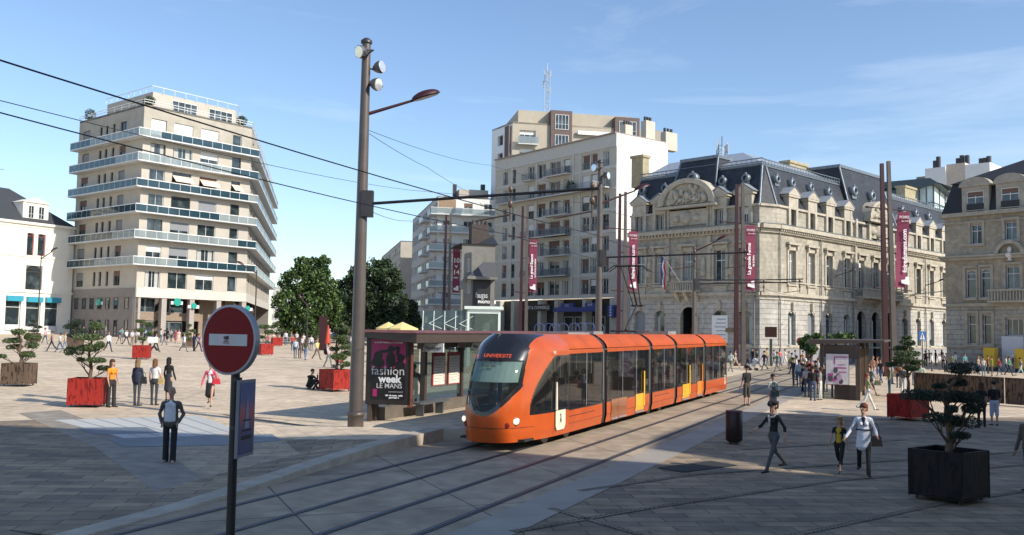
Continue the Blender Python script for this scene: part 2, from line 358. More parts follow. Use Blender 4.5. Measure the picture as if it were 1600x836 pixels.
# rails: steel head in a dark groove slab
def stripe(mb,s0,s1,t0,t1,h,m=0):
    S=[s0+(s1-s0)*i/8 for i in range(9)]
    for a,b in zip(S[:-1],S[1:]): mb.quad(trk(a,t0,h),trk(a,t1,h),trk(b,t1,h),trk(b,t0,h),m)
steel=mat('rail_steel',(.20,.20,.21),.5,.8,var=.2,scale=4); groove=mat('rail_groove',(.035,.033,.032),.8,var=.2)
for t in (-11.2,-9.88,-8.60,-7.30):
    mb=MB(); stripe(mb,-8,140,t-.085,t+.085,.013,0)
    for a,b,q in ((t-.05,t-.01,.018),(t+.028,t+.048,.018)): stripe(mb,-8,140,a,b,q,1)
    tag(mb.build('rail',[groove,steel]),kind='structure')
# raised kerb + ramped platform surface on the left of the line
mb=MB(); S=[10+.5*i for i in range(27)]+[23.4,23.5]+[24+2*i for i in range(19)]; S=sorted(set(S)); TT=[0,1,2,3,4,5,6,7]
for s in S:
    te=kerb_t(s)
    for q in TT:
        rw=ramp_w(s); p=trk(s,te-q*rw/6.0); k=kerb_h(s)*(1 if s<54 else (60-s)/6); mb.v.append((p.x,p.y,p.z+max(.006,k*max(0,1-q/6.0))))
n=len(TT)
for i in range(len(S)-1):
    for j in range(n-1): mb.f.append((i*n+j,(i+1)*n+j,(i+1)*n+j+1,i*n+j+1)); mb.m.append(1 if S[i]<21 else 0); mb.sm.append(False)  # near end takes the paving with the painted shade
ramp_m=brickmat('platform_paving',(.68,.55,.40),(.60,.49,.37),(.28,.25,.2),1.0,.5,.008,.85,.15,rad(66),bump=.15)
tag(mb.build('platform_surface',[ramp_m,near_m],fix=True),kind='structure')
mb=MB()
for a,b in zip(S[:-1],S[1:]):
    ha=kerb_h(a)*(1 if a<54 else (60-a)/6)+.003; hb=kerb_h(b)*(1 if b<54 else (60-b)/6)+.003; ta,tb=kerb_t(a),kerb_t(b)
    mb.hexa([trk(a,ta-.02,-.1),trk(a,ta+.14,-.1),trk(b,tb+.14,-.1),trk(b,tb-.02,-.1),trk(a,ta-.32,ha),trk(a,ta+.12,ha),trk(b,tb+.12,hb),trk(b,tb-.32,hb)])
kerb_m=mat('kerb_stone',(.40,.35,.28),.8,var=.2,scale=2,bump=.2)
tag(mb.build('kerb',kerb_m),kind='structure')
# ---------------------------------------------------------------- windows
WC={}
frame_w=mat('window_frame_white',(.72,.72,.70),.5,var=.05); frame_d=mat('window_frame_dark',(.09,.07,.06),.5,var=.05)
shut_w=mat('white_roller_shutter',(.68,.68,.66),.6,var=.06,scale=12,stretch=(.1,.1,3)); shut_b=mat('brown_blind',(.16,.085,.06),.7,var=.15,scale=10,stretch=(.2,.2,3))
shut_g=mat('grey_roller_shutter',(.22,.23,.25),.6,var=.08,scale=12,stretch=(.1,.1,3)); curt=mat('net_curtain',(.42,.42,.40),.9,var=.25,scale=9,stretch=(3,3,.3))
def win(F,u0,u1,z0,z1,parent,kind='2',depth=.2,fr=None,name='window'):
    """one window = one mesh; kind: columns, then optional w/b/g + tenths of shutter, c curtain, t transom, a arched top"""
    wd=round(abs(u1-u0),2); ht=round(z1-z0,2); fm=fr or frame_w
    key=(wd,ht,kind,fm.name)
    if key not in WC:
        mb=MB(); b=.07; h=wd/2; cols=int(kind[0])
        if 'a' in kind:
            n=10; rise=min(h,.35*wd) if 'A' not in kind else h
            arc=[(h*math.cos(PI*i/n), ht-rise+rise*math.sin(PI*i/n)) for i in range(n+1)]
            out=[(h,0)]+arc+[(-h,0)]
            inn=[(x*(1-b/h), max(b,z-(b if z>0 else 0))) for x,z in out]; k=len(out)
            vs=[(x,-.04,z) for x,z in out]+[(x,-.04,z) for x,z in inn]+[(x,.04,z) for x,z in inn]
            mb.add(vs,[(i,(i+1)%k,k+(i+1)%k,k+i) for i in range(k)]+[(k+i,k+(i+1)%k,2*k+(i+1)%k,2*k+i) for i in range(k)],0)
            mb.add([(x,.02,z) for x,z in inn],[tuple(range(k))],1)
            top=ht-rise
            mb.box((0,-.01,top),(wd-b,.06,.06),0)
        else:
            for x in (-h+b/2,h-b/2): mb.box((x,0,ht/2),(b,.08,ht),0)
            mb.box((0,0,b/2),(wd-2*b,.08,b),0); mb.box((0,0,ht-b/2),(wd-2*b,.08,b),0)
            mb.add([(-h+b,.02,b),(h-b,.02,b),(h-b,.02,ht-b),(-h+b,.02,ht-b)],[(0,1,2,3)],1); top=ht
        for c in range(1,cols): mb.box((-h+wd*c/cols,-.005,top/2),(.06,.06,top-2*b-.01),0)
        if 't' in kind: mb.box((0,-.01,ht*.68),(wd-2*b,.08,.07),0)
        if 'T' in kind:
            mb.box((0,-.01,ht*.36),(wd-2*b,.05,.04),0)
        for ch,mi in (('w',2),('b',3),('g',4)):
            if ch in kind:
                fr_=int(kind[kind.index(ch)+1])/9; hh=(ht-2*b)*fr_
                mb.box((0,-.03,ht-b-hh/2),(wd-2*b,.03,hh),mi)
        if 'c' in kind:
            for x in ((-h+wd*.2),(h-wd*.2)): mb.add([(x-wd*.13,.012,b),(x+wd*.1,.012,b),(x+wd*.1,.012,top-b),(x-wd*.13,.012,top-b)],[(0,1,2,3)],5)
        WC[key]=mb.mesh(name,[fm,glass,shut_w,shut_b,shut_g,curt])
    o=bpy.data.objects.new(name,WC[key]); COL.objects.link(o)
    o.matrix_world=F.M((u0+u1)/2,-depth,z0)
    M=o.matrix_world.copy(); put(o,parent,True); o.matrix_basis=M
    KIDS.setdefault(parent.name,[]).append(o)
    return o
def bld(name,label,cat,o,group=None): return empty(name,(o[0],o[1],o[2] if len(o)>2 else ground(o[0],o[1])),0,label,cat,group)
# ================================================================ A: the big balconied block on the left
OA=hit(209,528); az=rad(39.2)
A1=Fac(OA,az); A2=Fac(OA,az-PI/2,flip=True)
if A1.n.dot(Vector((0,0,0))-A1.o)<0: A1.n=-A1.n
if A2.n.dot(Vector((0,0,0))-A2.o)<0: A2.n=-A2.n
wa=A1.U(384,460); wl=A2.U(112,440)
c3=A1.P(wa,0,0); A3=Fac((c3.x,c3.y),rad(-11.5))
if A3.n.x<0: A3.n=-A3.n
w3=60.0
z=lambda F,px,py,off=0: F.uz(px,py,off)[1]
A=bld('apartment_block','beige apartment block on the left with blue glass balconies wrapping every floor','apartment block',OA)
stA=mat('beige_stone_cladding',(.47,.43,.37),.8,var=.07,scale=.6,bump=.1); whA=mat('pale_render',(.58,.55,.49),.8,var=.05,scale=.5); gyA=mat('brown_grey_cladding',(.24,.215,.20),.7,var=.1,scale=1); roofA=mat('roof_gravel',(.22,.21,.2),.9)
slabm=mat('balcony_slab_paint',(.60,.62,.62),.6,var=.06)
g0=ground(OA.x,OA.y); zG=z(A1,211,461); zTop=z(A1,228,163); 
slabs=[z(A1,px,py,1.2) for px,py in ((211,413.3),(212.4,371.4),(214,330.8),(215.5,291),(218,250.4),(220.8,212.1))]
lv=[zG]+[s-.0 for s in slabs]
step=(slabs[-1]-slabs[0])/5
fw=[(230,254),(266,296),(309,337),(359,373)]
FW=[(A1.U(a,345),A1.U(b,345)) for a,b in fw]
lw=[(122,133),(148,152),(157,161),(168,172),(180,190)]
LWn=[(A2.U(b,370),A2.U(a,370)) for a,b in lw]
W3=[(3+i*5.2,5.2+i*5.2) for i in range(10)]
H1=[];H2=[];H3=[]
levels=[(zG+.9,slabs[0]-.45)]+[(s+.18,s+step-.55) for s in slabs[:-1]]+[(slabs[-1]+.18,slabs[-1]+step-.5)]
rnd=random.Random(3)
kindsA=['2','2g9','2','2c','2b3','2','2c','2g4','2','2w3']
for li,(a,b) in enumerate(levels):
    if li==0: za,zb=zG+1.1,slabs[0]-.6
    else: za,zb=a,b
    for u0,u1 in FW: H1.append((u0,u1,za,zb,li))
    for k,(u0,u1) in enumerate(LWn):
        if li>=1 and k in (1,2,3) and li<6: H2.append((u0,u1,za+.9,zb,li))
        else: H2.append((u0,u1,za+.3,zb,li))
    for u0,u1 in W3: H3.append((u0,u1,za+.2,zb,li))
mb=MB()
ztop=zTop-.0
zs6=slabs[-1]+.1
for F,w_,H_ in ((A1,wa,H1),(A2,wl,H2),(A3,w3,H3)):
    mb.holes(F,0,w_,zG,zs6,[h[:4] for h in H_ if h[4]<6],.25); mb.holes(F,0,w_,zs6,ztop,[h[:4] for h in H_ if h[4]==6],.25,m=1)
# back and roof
far=A3.P(w3,0,0); lft=A2.P(wl,0,0); bk=lft+(far-c3)
mb.build('wall',[stA,mat('weathered_grey_cladding',(.40,.37,.31),.85,var=.12,scale=.7,bump=.1)],A,True)
mb=MB(); cA=A1.P(0,0,0)
mb.prism([(cA.x,cA.y),(c3.x,c3.y),(far.x,far.y),(bk.x,bk.y),(lft.x,lft.y)],ztop-.3,ztop,0)
mb.quad(Vector((far.x,far.y,0)),Vector((bk.x,bk.y,0)),Vector((bk.x,bk.y,ztop-.3)),Vector((far.x,far.y,ztop-.3)),0)
mb.quad(Vector((lft.x,lft.y,0)),Vector((bk.x,bk.y,0)),Vector((bk.x,bk.y,ztop-.3)),Vector((lft.x,lft.y,ztop-.3)),0)
mb.build('roof',roofA,A,True)
# white band of the first floor
mb=MB(); zs=zG+1.0
for F,w_ in ((A1,wa),(A3,w3)): mb.fbox(F,0.0,w_,.003,.12,zG-.25,zs,0)
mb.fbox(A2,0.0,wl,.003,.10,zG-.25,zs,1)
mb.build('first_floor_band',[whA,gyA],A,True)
for h in H1: win(A1,h[0],h[1],h[2],h[3],A,('2w7' if h[4]==6 else rnd.choice(kindsA)) if h[1]-h[0]>1.6 else '1',.2,frame_w if rnd.random()<.6 else frame_d)
for h in H2: win(A2,h[0],h[1],h[2],h[3],A,'1' if h[1]-h[0]<.9 else rnd.choice(['2','2b3','2g5']),.2,frame_d)
for h in H3[:70:2]: win(A3,h[0],h[1],h[2],h[3],A,'2',.2,frame_d)
# balconies: one slab ring + one parapet ring per floor
def ring(F1,w1,F2,w2,F3,w3_,off):
    def corner(Fa,Fb):   # intersection of the two offset lines
        p=Fa.o+Fa.n*off; q=Fb.o+Fb.n*off; d1=Fa.u; d2=Fb.u; den=d1.x*d2.y-d1.y*d2.x; t=((q.x-p.x)*d2.y-(q.y-p.y)*d2.x)/den; return p+d1*t
    return [F2.P(w2+off*0,off,0),corner(F2,F1),corner(F1,F3),F3.P(w3_,off,0)]
for li,s in enumerate(slabs):
    O=ring(A1,wa,A2,wl,A3,w3,1.25); I=ring(A1,wa,A2,wl,A3,w3,.01); o2=ring(A1,wa,A2,wl,A3,w3,1.28); i2=ring(A1,wa,A2,wl,A3,w3,1.18)
    mb=MB()
    for k in range(3):
        b=[I[k],I[k+1],O[k+1],O[k]]; mb.hexa([Vector((p.x,p.y,s)) for p in b]+[Vector((p.x,p.y,s+.17)) for p in b],0)
    mb.build('balcony_slab',slabm,A,True)
    mb=MB(); 
    for k in range(3):
        L_=(o2[k+1]-o2[k]).length; n=max(1,int(L_/1.5))
        ca=[i2[k],i2[k+1],o2[k+1],o2[k]]; mb.hexa([Vector((p.x,p.y,s+1.10)) for p in ca]+[Vector((p.x,p.y,s+1.20)) for p in ca],0)
        for j in range(n):
            p=o2[k].lerp(o2[k+1],j/n); q=o2[k].lerp(o2[k+1],(j+.97)/n); d=(i2[k]-o2[k]).normalized()*.06
            if k==1: blue={0:j/n>.25,1:(j/n>.75),2:j/n<.63,3:j/n<.85,4:j/n>.70,5:j/n>.12}[li]
            elif k==0: blue={0:j/n<.42,1:j/n<.62,2:True,3:True,4:j/n<.68,5:j/n<.3}[li]
            else: blue=(j//3)%2==0
            mm=2 if blue else 1
            p=p+d; q=q+d
            P=[p,q,q+d*.3,p+d*.3]; mb.hexa([Vector((a.x,a.y,s+.2)) for a in P]+[Vector((a.x,a.y,s+1.08)) for a in P],mm)
            e=(q-p).normalized()*.04; P=[p-e,p,p+d*.8,p-e+d*.8]; mb.hexa([Vector((a.x,a.y,s+.17)) for a in P]+[Vector((a.x,a.y,s+1.1)) for a in P],0)
    mb.build('balcony_railing',[white,rglass,bglass],A,True)
# awnings on the 4th floor
aw=mat('cream_awning',(.70,.58,.46),.8,var=.05)
for u0,u1 in FW[1:]:
    s=slabs[3]+.17; mb=MB(); a,b=s+2.25,s+1.3
    mb.hexa([A1.P(u0,.05,a),A1.P(u1,.05,a),A1.P(u1,1.1,b),A1.P(u0,1.1,b),A1.P(u0,.05,a+.03),A1.P(u1,.05,a+.03),A1.P(u1,1.1,b+.03),A1.P(u0,1.1,b+.03)])
    mb.build('awning',aw,A,True)
# top: parapet rail, setback penthouse with its own rail
mb=MB(); R=ring(A1,wa,A2,wl,A3,w3,0.05); 
for k in range(3):
    for zz in (.35,.7):
        mb.tube(Vector((R[k].x,R[k].y,ztop+zz)),Vector((R[k+1].x,R[k+1].y,ztop+zz)),.045,m=0,n=6)
    n=int((R[k+1]-R[k]).length/2)
    for j in range(n+1):
        p=R[k].lerp(R[k+1],j/n); mb.tube(Vector((p.x,p.y,ztop)),Vector((p.x,p.y,ztop+.7)),.03,m=0,n=5)
mb.build('roof_railing',white,A,True)
mb=MB(); I=ring(A1,wa,A2,wl,A3,w3,-2.6); I[0]=A2.P(wl-3.0,-2.6,0); zt=ztop+2.7
pts=[I[0],I[1],I[2],A3.P(30,-2.6,0),A2.P(wl-3.0,-12,0)]
mb.prism([(p.x,p.y) for p in pts],ztop,zt,0); mb.build('penthouse',stA,A,True)
mb=MB(); I2=[p for p in ring(A1,wa,A2,wl,A3,w3,-2.3)]; I2[0]=A2.P(wl-3.2,-2.3,0); I2[3]=A3.P(30,-2.3,0)
for a,b in zip(I2[:-1],I2[1:]):
    mb.tube(Vector((a.x,a.y,zt+.75)),Vector((b.x,b.y,zt+.75)),.05,m=0,n=6)
    for j in range(9):
        p=a.lerp(b,j/8); mb.tube(Vector((p.x,p.y,zt)),Vector((p.x,p.y,zt+.75)),.03,m=0,n=5)
mb.build('penthouse_railing',white,A,True)
F=Fac((I[1].x,I[1].y),az); F.n=A1.n
for a,b in ((3,7),(9,13)): win(F,a,b,ztop+.3,ztop+2.1,A,'4',-.05)
# ground floor: recessed glazing behind columns
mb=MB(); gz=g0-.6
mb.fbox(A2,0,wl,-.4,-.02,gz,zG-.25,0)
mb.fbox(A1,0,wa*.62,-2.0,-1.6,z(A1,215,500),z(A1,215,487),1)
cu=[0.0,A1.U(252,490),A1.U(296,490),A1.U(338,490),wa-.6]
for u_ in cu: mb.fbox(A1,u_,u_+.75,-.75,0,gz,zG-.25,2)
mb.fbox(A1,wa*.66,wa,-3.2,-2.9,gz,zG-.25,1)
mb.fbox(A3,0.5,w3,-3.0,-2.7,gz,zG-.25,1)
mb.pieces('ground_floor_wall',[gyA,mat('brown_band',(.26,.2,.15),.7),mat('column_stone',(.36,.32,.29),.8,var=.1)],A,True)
zt1=zG-.3; zb1=z(A1,215,487)
for a,b in ((.6,A1.U(236,475)),(A1.U(237,475),cu[1]-.1),(cu[1]+.8,A1.U(275,475)),(A1.U(276,475),cu[2]-.1)):
    F=Fac((A1.P(0,-1.7,0).x,A1.P(0,-1.7,0).y),az); F.n=A1.n
    win(F,a,b,zb1,zt1,A,'1',-.05,alu); win(F,a,b,gz+.7,z(A1,215,502),A,'1',-.05,alu)
for k in range(7):
    u0=1.8+k*2.3 if k else 1.2; 
    if u0+1>wl: break
    win(A2,u0+.6,u0+1.7,z(A2,200,483),z(A2,200,463)-.15,A,'1',-.03,frame_d); win(A2,u0+.6,u0+1.5,gz+.9,z(A2,200,500),A,'1',-.03,frame_d)
# green round bank signs
grn=mat('green_sign',(.02,.30,.24),.4,var=.1,emit=((.02,.4,.3),.08))
for F,px,py,rr in ((A1,279,472,.55),(A2,151,472,.5),(A1,305,478,.4),(A1,389,482,.4)):
    u_,zz=F.uz(px,py,.6); e=bld('bank_sign','round green illuminated sign hanging '+{279:'above the middle shop window of the balconied block',151:'on the shaded left side of the balconied block',305:'beside the third column of the balconied block',389:'at the right corner of the balconied block'}[px],'sign',F.P(u_,.3,zz))
    Mx=Matrix((F.u,F.n.cross(F.u),F.n)).transposed()
    mb=MB(); mb.lathe(F.P(u_,.3,zz),[(rr,-.08),(rr,.08)],0,20,Mx); mb.build('sign_disc',grn,e,True)
    mb=MB(); mb.fbox(F,u_-.9,u_+.9,.1,.2,zz-.35,zz+.1,0); mb.build('sign_board',white,e,True)
    mb=MB(); mb.fbox(F,u_-.05,u_+.05,-1.5 if F is A1 else 0,.22,zz+.3,zz+.4,0); mb.build('bracket',alu,e,True)
# ================================================================ W: white shop building at the far left
OW=hit(108.5,522); WF=Fac(OW,rad(28.9)); 
if WF.n.dot(-WF.o)<0: WF.n=-WF.n
WF.u=-WF.u   # run to the left, towards the camera side
wW=WF.U(-60,450)
Wb=bld('shop_building','white shop building with black slate roof and blue shop signs at far left','shop',OW)
wm=mat('white_stone_facade',(.78,.75,.66),.8,var=.05,scale=.6,bump=.08); slate=mat('roof_slate',(.045,.05,.06),.6,var=.2,scale=5,bump=.2,stretch=(1,1,2))
zr=z(WF,112,357); z1=z(WF,111,406); z2=z(WF,110,459.5); zb=ground(OW.x,OW.y)-.4
q=lambda a,b,c,d: (WF.U(b,(c+d)/2),WF.U(a,(c+d)/2),z(WF,(a+b)/2,d),z(WF,(a+b)/2,c))
H=[q(42,53,364,399),q(59,71,366,400),q(40,66,415,453),q(8,32,462,517),q(40,63,464,518),q(69.5,91,465,519),q(-30,-6,360,396),q(-30,-5,410,450),q(-30,-6,460,515)]
mb=MB(); mb.holes(WF,0,wW,zb,zr,H,.3)
u1=WF.P(wW,0,0); u0=WF.P(0,0,0); bk=WF.n*-14
mb.quad(Vector((u0.x,u0.y,zb)),Vector((u0.x,u0.y,zb))+bk,Vector((u0.x,u0.y,zr))+bk,Vector((u0.x,u0.y,zr)))
mb.build('wall',wm,Wb,True)
mb=MB(); 
for zz,t,d in ((zr-.15,.35,.30),(zr-.55,.12,.10),(z1-.1,.2,.12),(z2-.1,.3,.16)): mb.fbox(WF,-.1,wW,.003,d,zz,zz+t,0)
mb.pieces('cornice',wm,Wb,True)
mb=MB(); rz_=z(WF,55,300,-5)
P=[WF.P(-.1,.2,zr+.2),WF.P(wW,.2,zr+.2),WF.P(wW,-14,zr+.2),WF.P(-.1,-14,zr+.2),WF.P(7.0,-5.5,rz_),WF.P(wW,-5.5,rz_),WF.P(wW,-8,rz_),WF.P(7.0,-8,rz_)]
mb.hexa(P,0); mb.build('roof',slate,Wb,True)
zd0,zd1=z(WF,60,346,-.6),z(WF,60,318,-.6); a,b=WF.U(79,335),WF.U(39,335)
mb=MB(); mb.fbox(WF,a,b,-4,-.5,zr+.1,zd1,0); m_=(a+b)/2
mb.hexa([WF.P(a-.2,-.3,zd1),WF.P(b+.2,-.3,zd1),WF.P(b+.2,-4,zd1),WF.P(a-.2,-4,zd1),WF.P(m_-.1,-.3,zd1+.7),WF.P(m_+.1,-.3,zd1+.7),WF.P(m_+.1,-4,zd1+.7),WF.P(m_-.1,-4,zd1+.7)],0)
dr=mb.build('dormer',wm,Wb,True)
for x0,x1 in ((WF.U(56,335),WF.U(47,335)),(WF.U(72,335),WF.U(63,335))): win(WF,x0,x1,zd0+.3,zd1-.45,dr,'2T',.45)
mb=MB(); mb.fbox(WF,4.0,5.0,-8.5,-7.5,zr,z(WF,95,324,-7),0); mb.pieces('chimney',mat('brick_chimney',(.35,.13,.09),.9,var=.2,scale=6),Wb,True)
shop=mat('shopfront_dark',(.06,.06,.055),.3,var=.3,scale=3); bs=mat('blue_shop_sign',(.04,.30,.42),.4,var=.05)
for i,h in enumerate(H):
    if h[3]-h[2]>4 or i in (3,4,5,8):
        w_=win(WF,h[0],h[1],h[2],h[3],Wb,'1t',.3,frame_w)
        mb=MB(); mb.fbox(WF,h[0]-.05,h[1]+.05,.05,.5,h[3]-.75,h[3],0); sg=mb.build('shop_sign',bs,Wb,True)
        mb=MB(); mb.fbox(WF,h[0]+.1,h[1]-.1,-.12,-.06,h[2]+.1,h[2]+.9,0); mb.build('window_sill_panel',mat('shop_panel',(.55,.56,.58),.6),w_,True)
    else: win(WF,h[0],h[1],h[2],h[3],Wb,'1a' if i<3 else '2',.25,mat('red_window_frame',(.35,.05,.06),.5) if i<2 else frame_d)
# antenna on it
mb=MB(); p=WF.P(8,-6.5,rz_-.2); mb.tube(p,p+Vector((0,0,3)),.03); d=Vector((1,0,0))
mb.tube(p+Vector((-.7,0,2.9)),p+Vector((.7,0,2.9)),.025)
for k in range(6): mb.tube(p+Vector((-.6+.24*k,-.3,2.9)),p+Vector((-.6+.24*k,.3,2.9)),.018,n=5)
mb.build('antenna',alu,Wb,True)
# ================================================================ generic flat blocks with gridded windows
def block(name,label,corner,azf,wf,azs,ws,zt,wallm,rows,cols_f,cols_s,zb=None,wh=1.5,ww=1.4,kinds=('2','2b3','2c'),depth=12,fh=2.8,z0=None,wall2=None,wmax=100):
    Fa=Fac(corner,azf); Fb=Fac(corner,azs)
    if Fa.n.dot(-Fa.o)<0: Fa.n=-Fa.n
    if Fb.n.dot(-Fb.o)<0: Fb.n=-Fb.n
    zb=ground(corner[0],corner[1])-1 if zb is None else zb; z0=zt-rows*fh-.6 if z0 is None else z0
    e=bld(name,label,'building',(corner[0],corner[1],zb)); Hf=[];Hs=[]
    for r in range(rows):
        zz=z0+r*fh+.85
        for c in range(cols_f): u_=wf*(c+.5)/cols_f; Hf.append((u_-ww/2,u_+ww/2,zz,zz+wh))
        for c in range(cols_s): u_=ws*(c+.5)/cols_s; Hs.append((u_-ww/2,u_+ww/2,zz,zz+wh))
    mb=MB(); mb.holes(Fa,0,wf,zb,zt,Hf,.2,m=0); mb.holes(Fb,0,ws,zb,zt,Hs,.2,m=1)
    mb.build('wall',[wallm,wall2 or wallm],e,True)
    mb=MB(); a=Fa.P(0,0,0); b=Fa.P(wf,0,0); c=b+Fb.u*ws; d=Fb.P(ws,0,0)
    mb.prism([(a.x,a.y),(b.x,b.y),(c.x,c.y),(d.x,d.y)],zt-.2,zt+.02,0)
    for p,q_ in ((b,c),(c,d)): mb.quad(Vector((p.x,p.y,zb)),Vector((q_.x,q_.y,zb)),Vector((q_.x,q_.y,zt)),Vector((p.x,p.y,zt)),0)
    mb.build('roof',roofA,e,True)
    n=0
    for i,(F_,H_) in enumerate(((Fa,Hf),(Fb,Hs))):
        for h in H_:
            if n<wmax: win(F_,h[0],h[1],h[2],h[3],e,rnd.choice(kinds),.15); n+=1
    return e,Fa,Fb,zb
# G: balconied block of the middle street
cG=gp(679,150); cG.z=0
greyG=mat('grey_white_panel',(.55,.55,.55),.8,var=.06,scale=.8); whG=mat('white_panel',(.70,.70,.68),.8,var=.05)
ztG=at(679,306,150).z
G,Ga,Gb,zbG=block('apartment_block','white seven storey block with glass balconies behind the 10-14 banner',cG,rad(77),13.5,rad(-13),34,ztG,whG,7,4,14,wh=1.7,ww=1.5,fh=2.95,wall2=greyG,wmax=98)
G['category']='apartment block'
for r in range(7):
    zz=ztG-.6-7*2.95+r*2.95+.35
    mb=MB(); mb.fbox(Ga,-1.3,10.5,.02,1.4,zz,zz+.18,0); mb.fbox(Ga,-1.3,10.5,1.33,1.4,zz+1.08,zz+1.18,0)
    mb.fbox(Ga,-1.3,10.5,1.35,1.38,zz+.22,zz+1.05,1); mb.fbox(Gb,.03,3.0,.02,1.3,zz,zz+.18,0); mb.fbox(Gb,.03,3.0,1.25,1.28,zz+.22,zz+1.05,1)
    mb.fbox(Gb,9,14,.02,1.3,zz,zz+.18,0); mb.fbox(Gb,9,14,1.25,1.28,zz+.22,zz+1.05,1)
    mb.pieces('balcony',[slabm,rglass],G,True)
mb=MB(); mb.fbox(Ga,4,9,-7,-3,ztG,ztG+1.8,0); mb.fbox(Ga,3.2,3.8,-5,-4.4,ztG,ztG+2.8,1); mb.fbox(Ga,8,8.7,-5,-4.3,ztG+1.8,ztG+3,1); mb.build('lift_housing',[stA,dgrey],G,True)
mb=MB(); mb.fbox(Ga,0.1,3,.003,.03,ztG-2.6,ztG-.5,0); mb.fbox(Ga,9.5,13.4,.003,.03,ztG-2.6,ztG-.5,0); mb.pieces('brick_panel',mat('brick_panel',(.32,.22,.15),.9,var=.2,scale=5),G,True)
cH=gp(622,190); cH.z=0; ztH=at(622,376,190).z
H0,_,_,_=block('apartment_block','plain beige block with open shutters beyond the trees, left of the street corner',cH,rad(77),9,rad(-13),45,ztH,stA,7,1,12,wh=1.6,ww=2.4,kinds=('2w5','2w7','2'),fh=2.8); H0['category']='apartment block'
cI=gp(424,230); cI.z=0; block('house_block','small pale grey building just right of the balconied block',cI,rad(77),8,rad(-13),20,at(424,449,230).z,greyG,4,1,3,kinds=('2',),fh=2.8)
# ================================================================ M: long apartment house with the white gable wall
OM=gp(961,119); MF=Fac(OM,rad(-37.7)); MS=Fac(OM,rad(52.3))
for F in (MF,MS):
    if F.n.dot(-F.o)<0: F.n=-F.n
wM=MF.U(772,400); wS=MS.U(1043,300)
Mb=bld('apartment_house','long cream apartment house with shops below and a blank white gable wall','apartment block',OM)
cream=mat('cream_render',(.52,.48,.40),.8,var=.07,scale=.6,bump=.08); gable=mat('white_gable_paint',(.82,.80,.77),.8,var=.035,scale=.5); band=mat('grey_cream_band',(.55,.53,.48),.8,var=.06)
zrM=z(MF,960,209); zsh=z(MF,920,464)
pxc=[(784.5,791.5),(797,804),(823,833),(838,851),(857,874),(879,889),(908,920),(922,932),(941,951)]
UM=[(MF.U(b,400),MF.U(a,400)) for a,b in pxc]
rows=7; fhM=(zrM-1.6-zsh)/rows; HM=[]
rk=random.Random(11)
for r in range(rows):
    zz=zsh+r*fhM
    for i,(a,b) in enumerate(UM): HM.append((a,b,zz+.35,zz+fhM-.45,r,i))
mb=MB(); mb.holes(MF,0,wM,zsh,zrM,[h[:4] for h in HM],.3,m=0)
mb.quad(MF.P(0,0,OM.z-1),MF.P(.35,0,OM.z-1),MF.P(.35,0,zsh),MF.P(0,0,zsh),0)
mb.build('wall',[cream],Mb,True)
mb=MB(); mb.quad(MS.P(0,0,OM.z-1),MS.P(wS,0,OM.z-1),MS.P(wS,0,zrM),MS.P(0,0,zrM),0); e=MF.P(wM,0,0); bk=MS.u*wS
mb.quad(MF.P(wM,0,0),MF.P(wM,0,0)+bk,MF.P(wM,0,zrM)+bk,MF.P(wM,0,zrM),0); mb.pieces('gable_wall',gable,Mb,True)
mb=MB(); a=MF.P(0,.35,0); b=MF.P(wM,.35,0); mb.prism([(a.x,a.y),(b.x,b.y),((b+bk).x,(b+bk).y),((a+bk).x,(a+bk).y)],zrM+.003,zrM+.16,0); mb.build('roof',mat('roof_edge',(.33,.27,.25),.8),Mb,True)
mb=MB(); mb.fbox(MF,0,wM,.003,.10,zrM-1.7,zrM,0)
for r in range(rows): mb.fbox(MF,.1,wM,.003,.07,zsh+r*fhM-.12,zsh+r*fhM+.28,0)
for a in ((UM[0][0]-1.0),(UM[2][0]-.5),(UM[5][0]-.6),(UM[6][1]+.5)): mb.fbox(MF,a-.28,a+.02,.003,.12,zsh,zrM-1.7,0)
mb.build('facade_bands',band,Mb,True)
for h in HM:
    wd=h[1]-h[0]; k=rk.choice(['b3','b5','','','c','c','w4','w9' if h[4]>3 else 'b4'])
    win(MF,h[0],h[1],h[2],h[3],Mb,('2' if wd>1.1 else '1')+k,.24,frame_w if rk.random()<.8 else frame_d)
rail=mat('balcony_rail_grey',(.22,.25,.28),.5,.3,var=.1)
def mbalc(r,i0,i1,proj=1.0):
    a=UM[i1][0]-.35; b=UM[i0][1]+.35; zz=zsh+r*fhM+.1; mb=MB(); mb.fbox(MF,a,b,.12,proj,zz,zz+.16,0)
    for zz2 in (zz+.25,zz+1.05): mb.fbox(MF,a,b,proj-.05,proj,zz2,zz2+.05,1)
    n=int((b-a)/.16)
    for k in range(n+1): u_=a+(b-a)*k/n; mb.fbox(MF,u_-.012,u_+.012,proj-.04,proj-.01,zz+.16,zz+1.05,1)
    for u_ in (a,b-.04): 
        for k in range(5): mb.fbox(MF,u_,u_+.03,.1+k*(proj-.1)/5,.13+k*(proj-.1)/5,zz+.16,zz+1.05,1)
        mb.fbox(MF,u_,u_+.04,.1,proj-.06,zz+1.05,zz+1.1,1)
    mb.build('balcony',[band,rail],Mb,True)
mbalc(5,0,8,1.1)
mbalc(6,2,2); mbalc(6,4,5,.9)
for r in (1,2,3): mbalc(r,4,5,1.0)
mbalc(3,2,5,1.1); mbalc(4,4,5,.9); mbalc(1,2,5,1.1)
for r in range(rows):
    for i in (0,1,6,7,8):
        if r==5: continue
        a,b=UM[i]; zz=zsh+r*fhM+.35; mb=MB(); mb.fbox(MF,a,b,-.05,-.02,zz+.85,zz+.9,0)
        for k in range(9): u_=a+(b-a)*k/8; mb.fbox(MF,u_-.012,u_+.012,-.05,-.02,zz,zz+.85,0)
        mb.build('window_guard',rail,Mb,True)
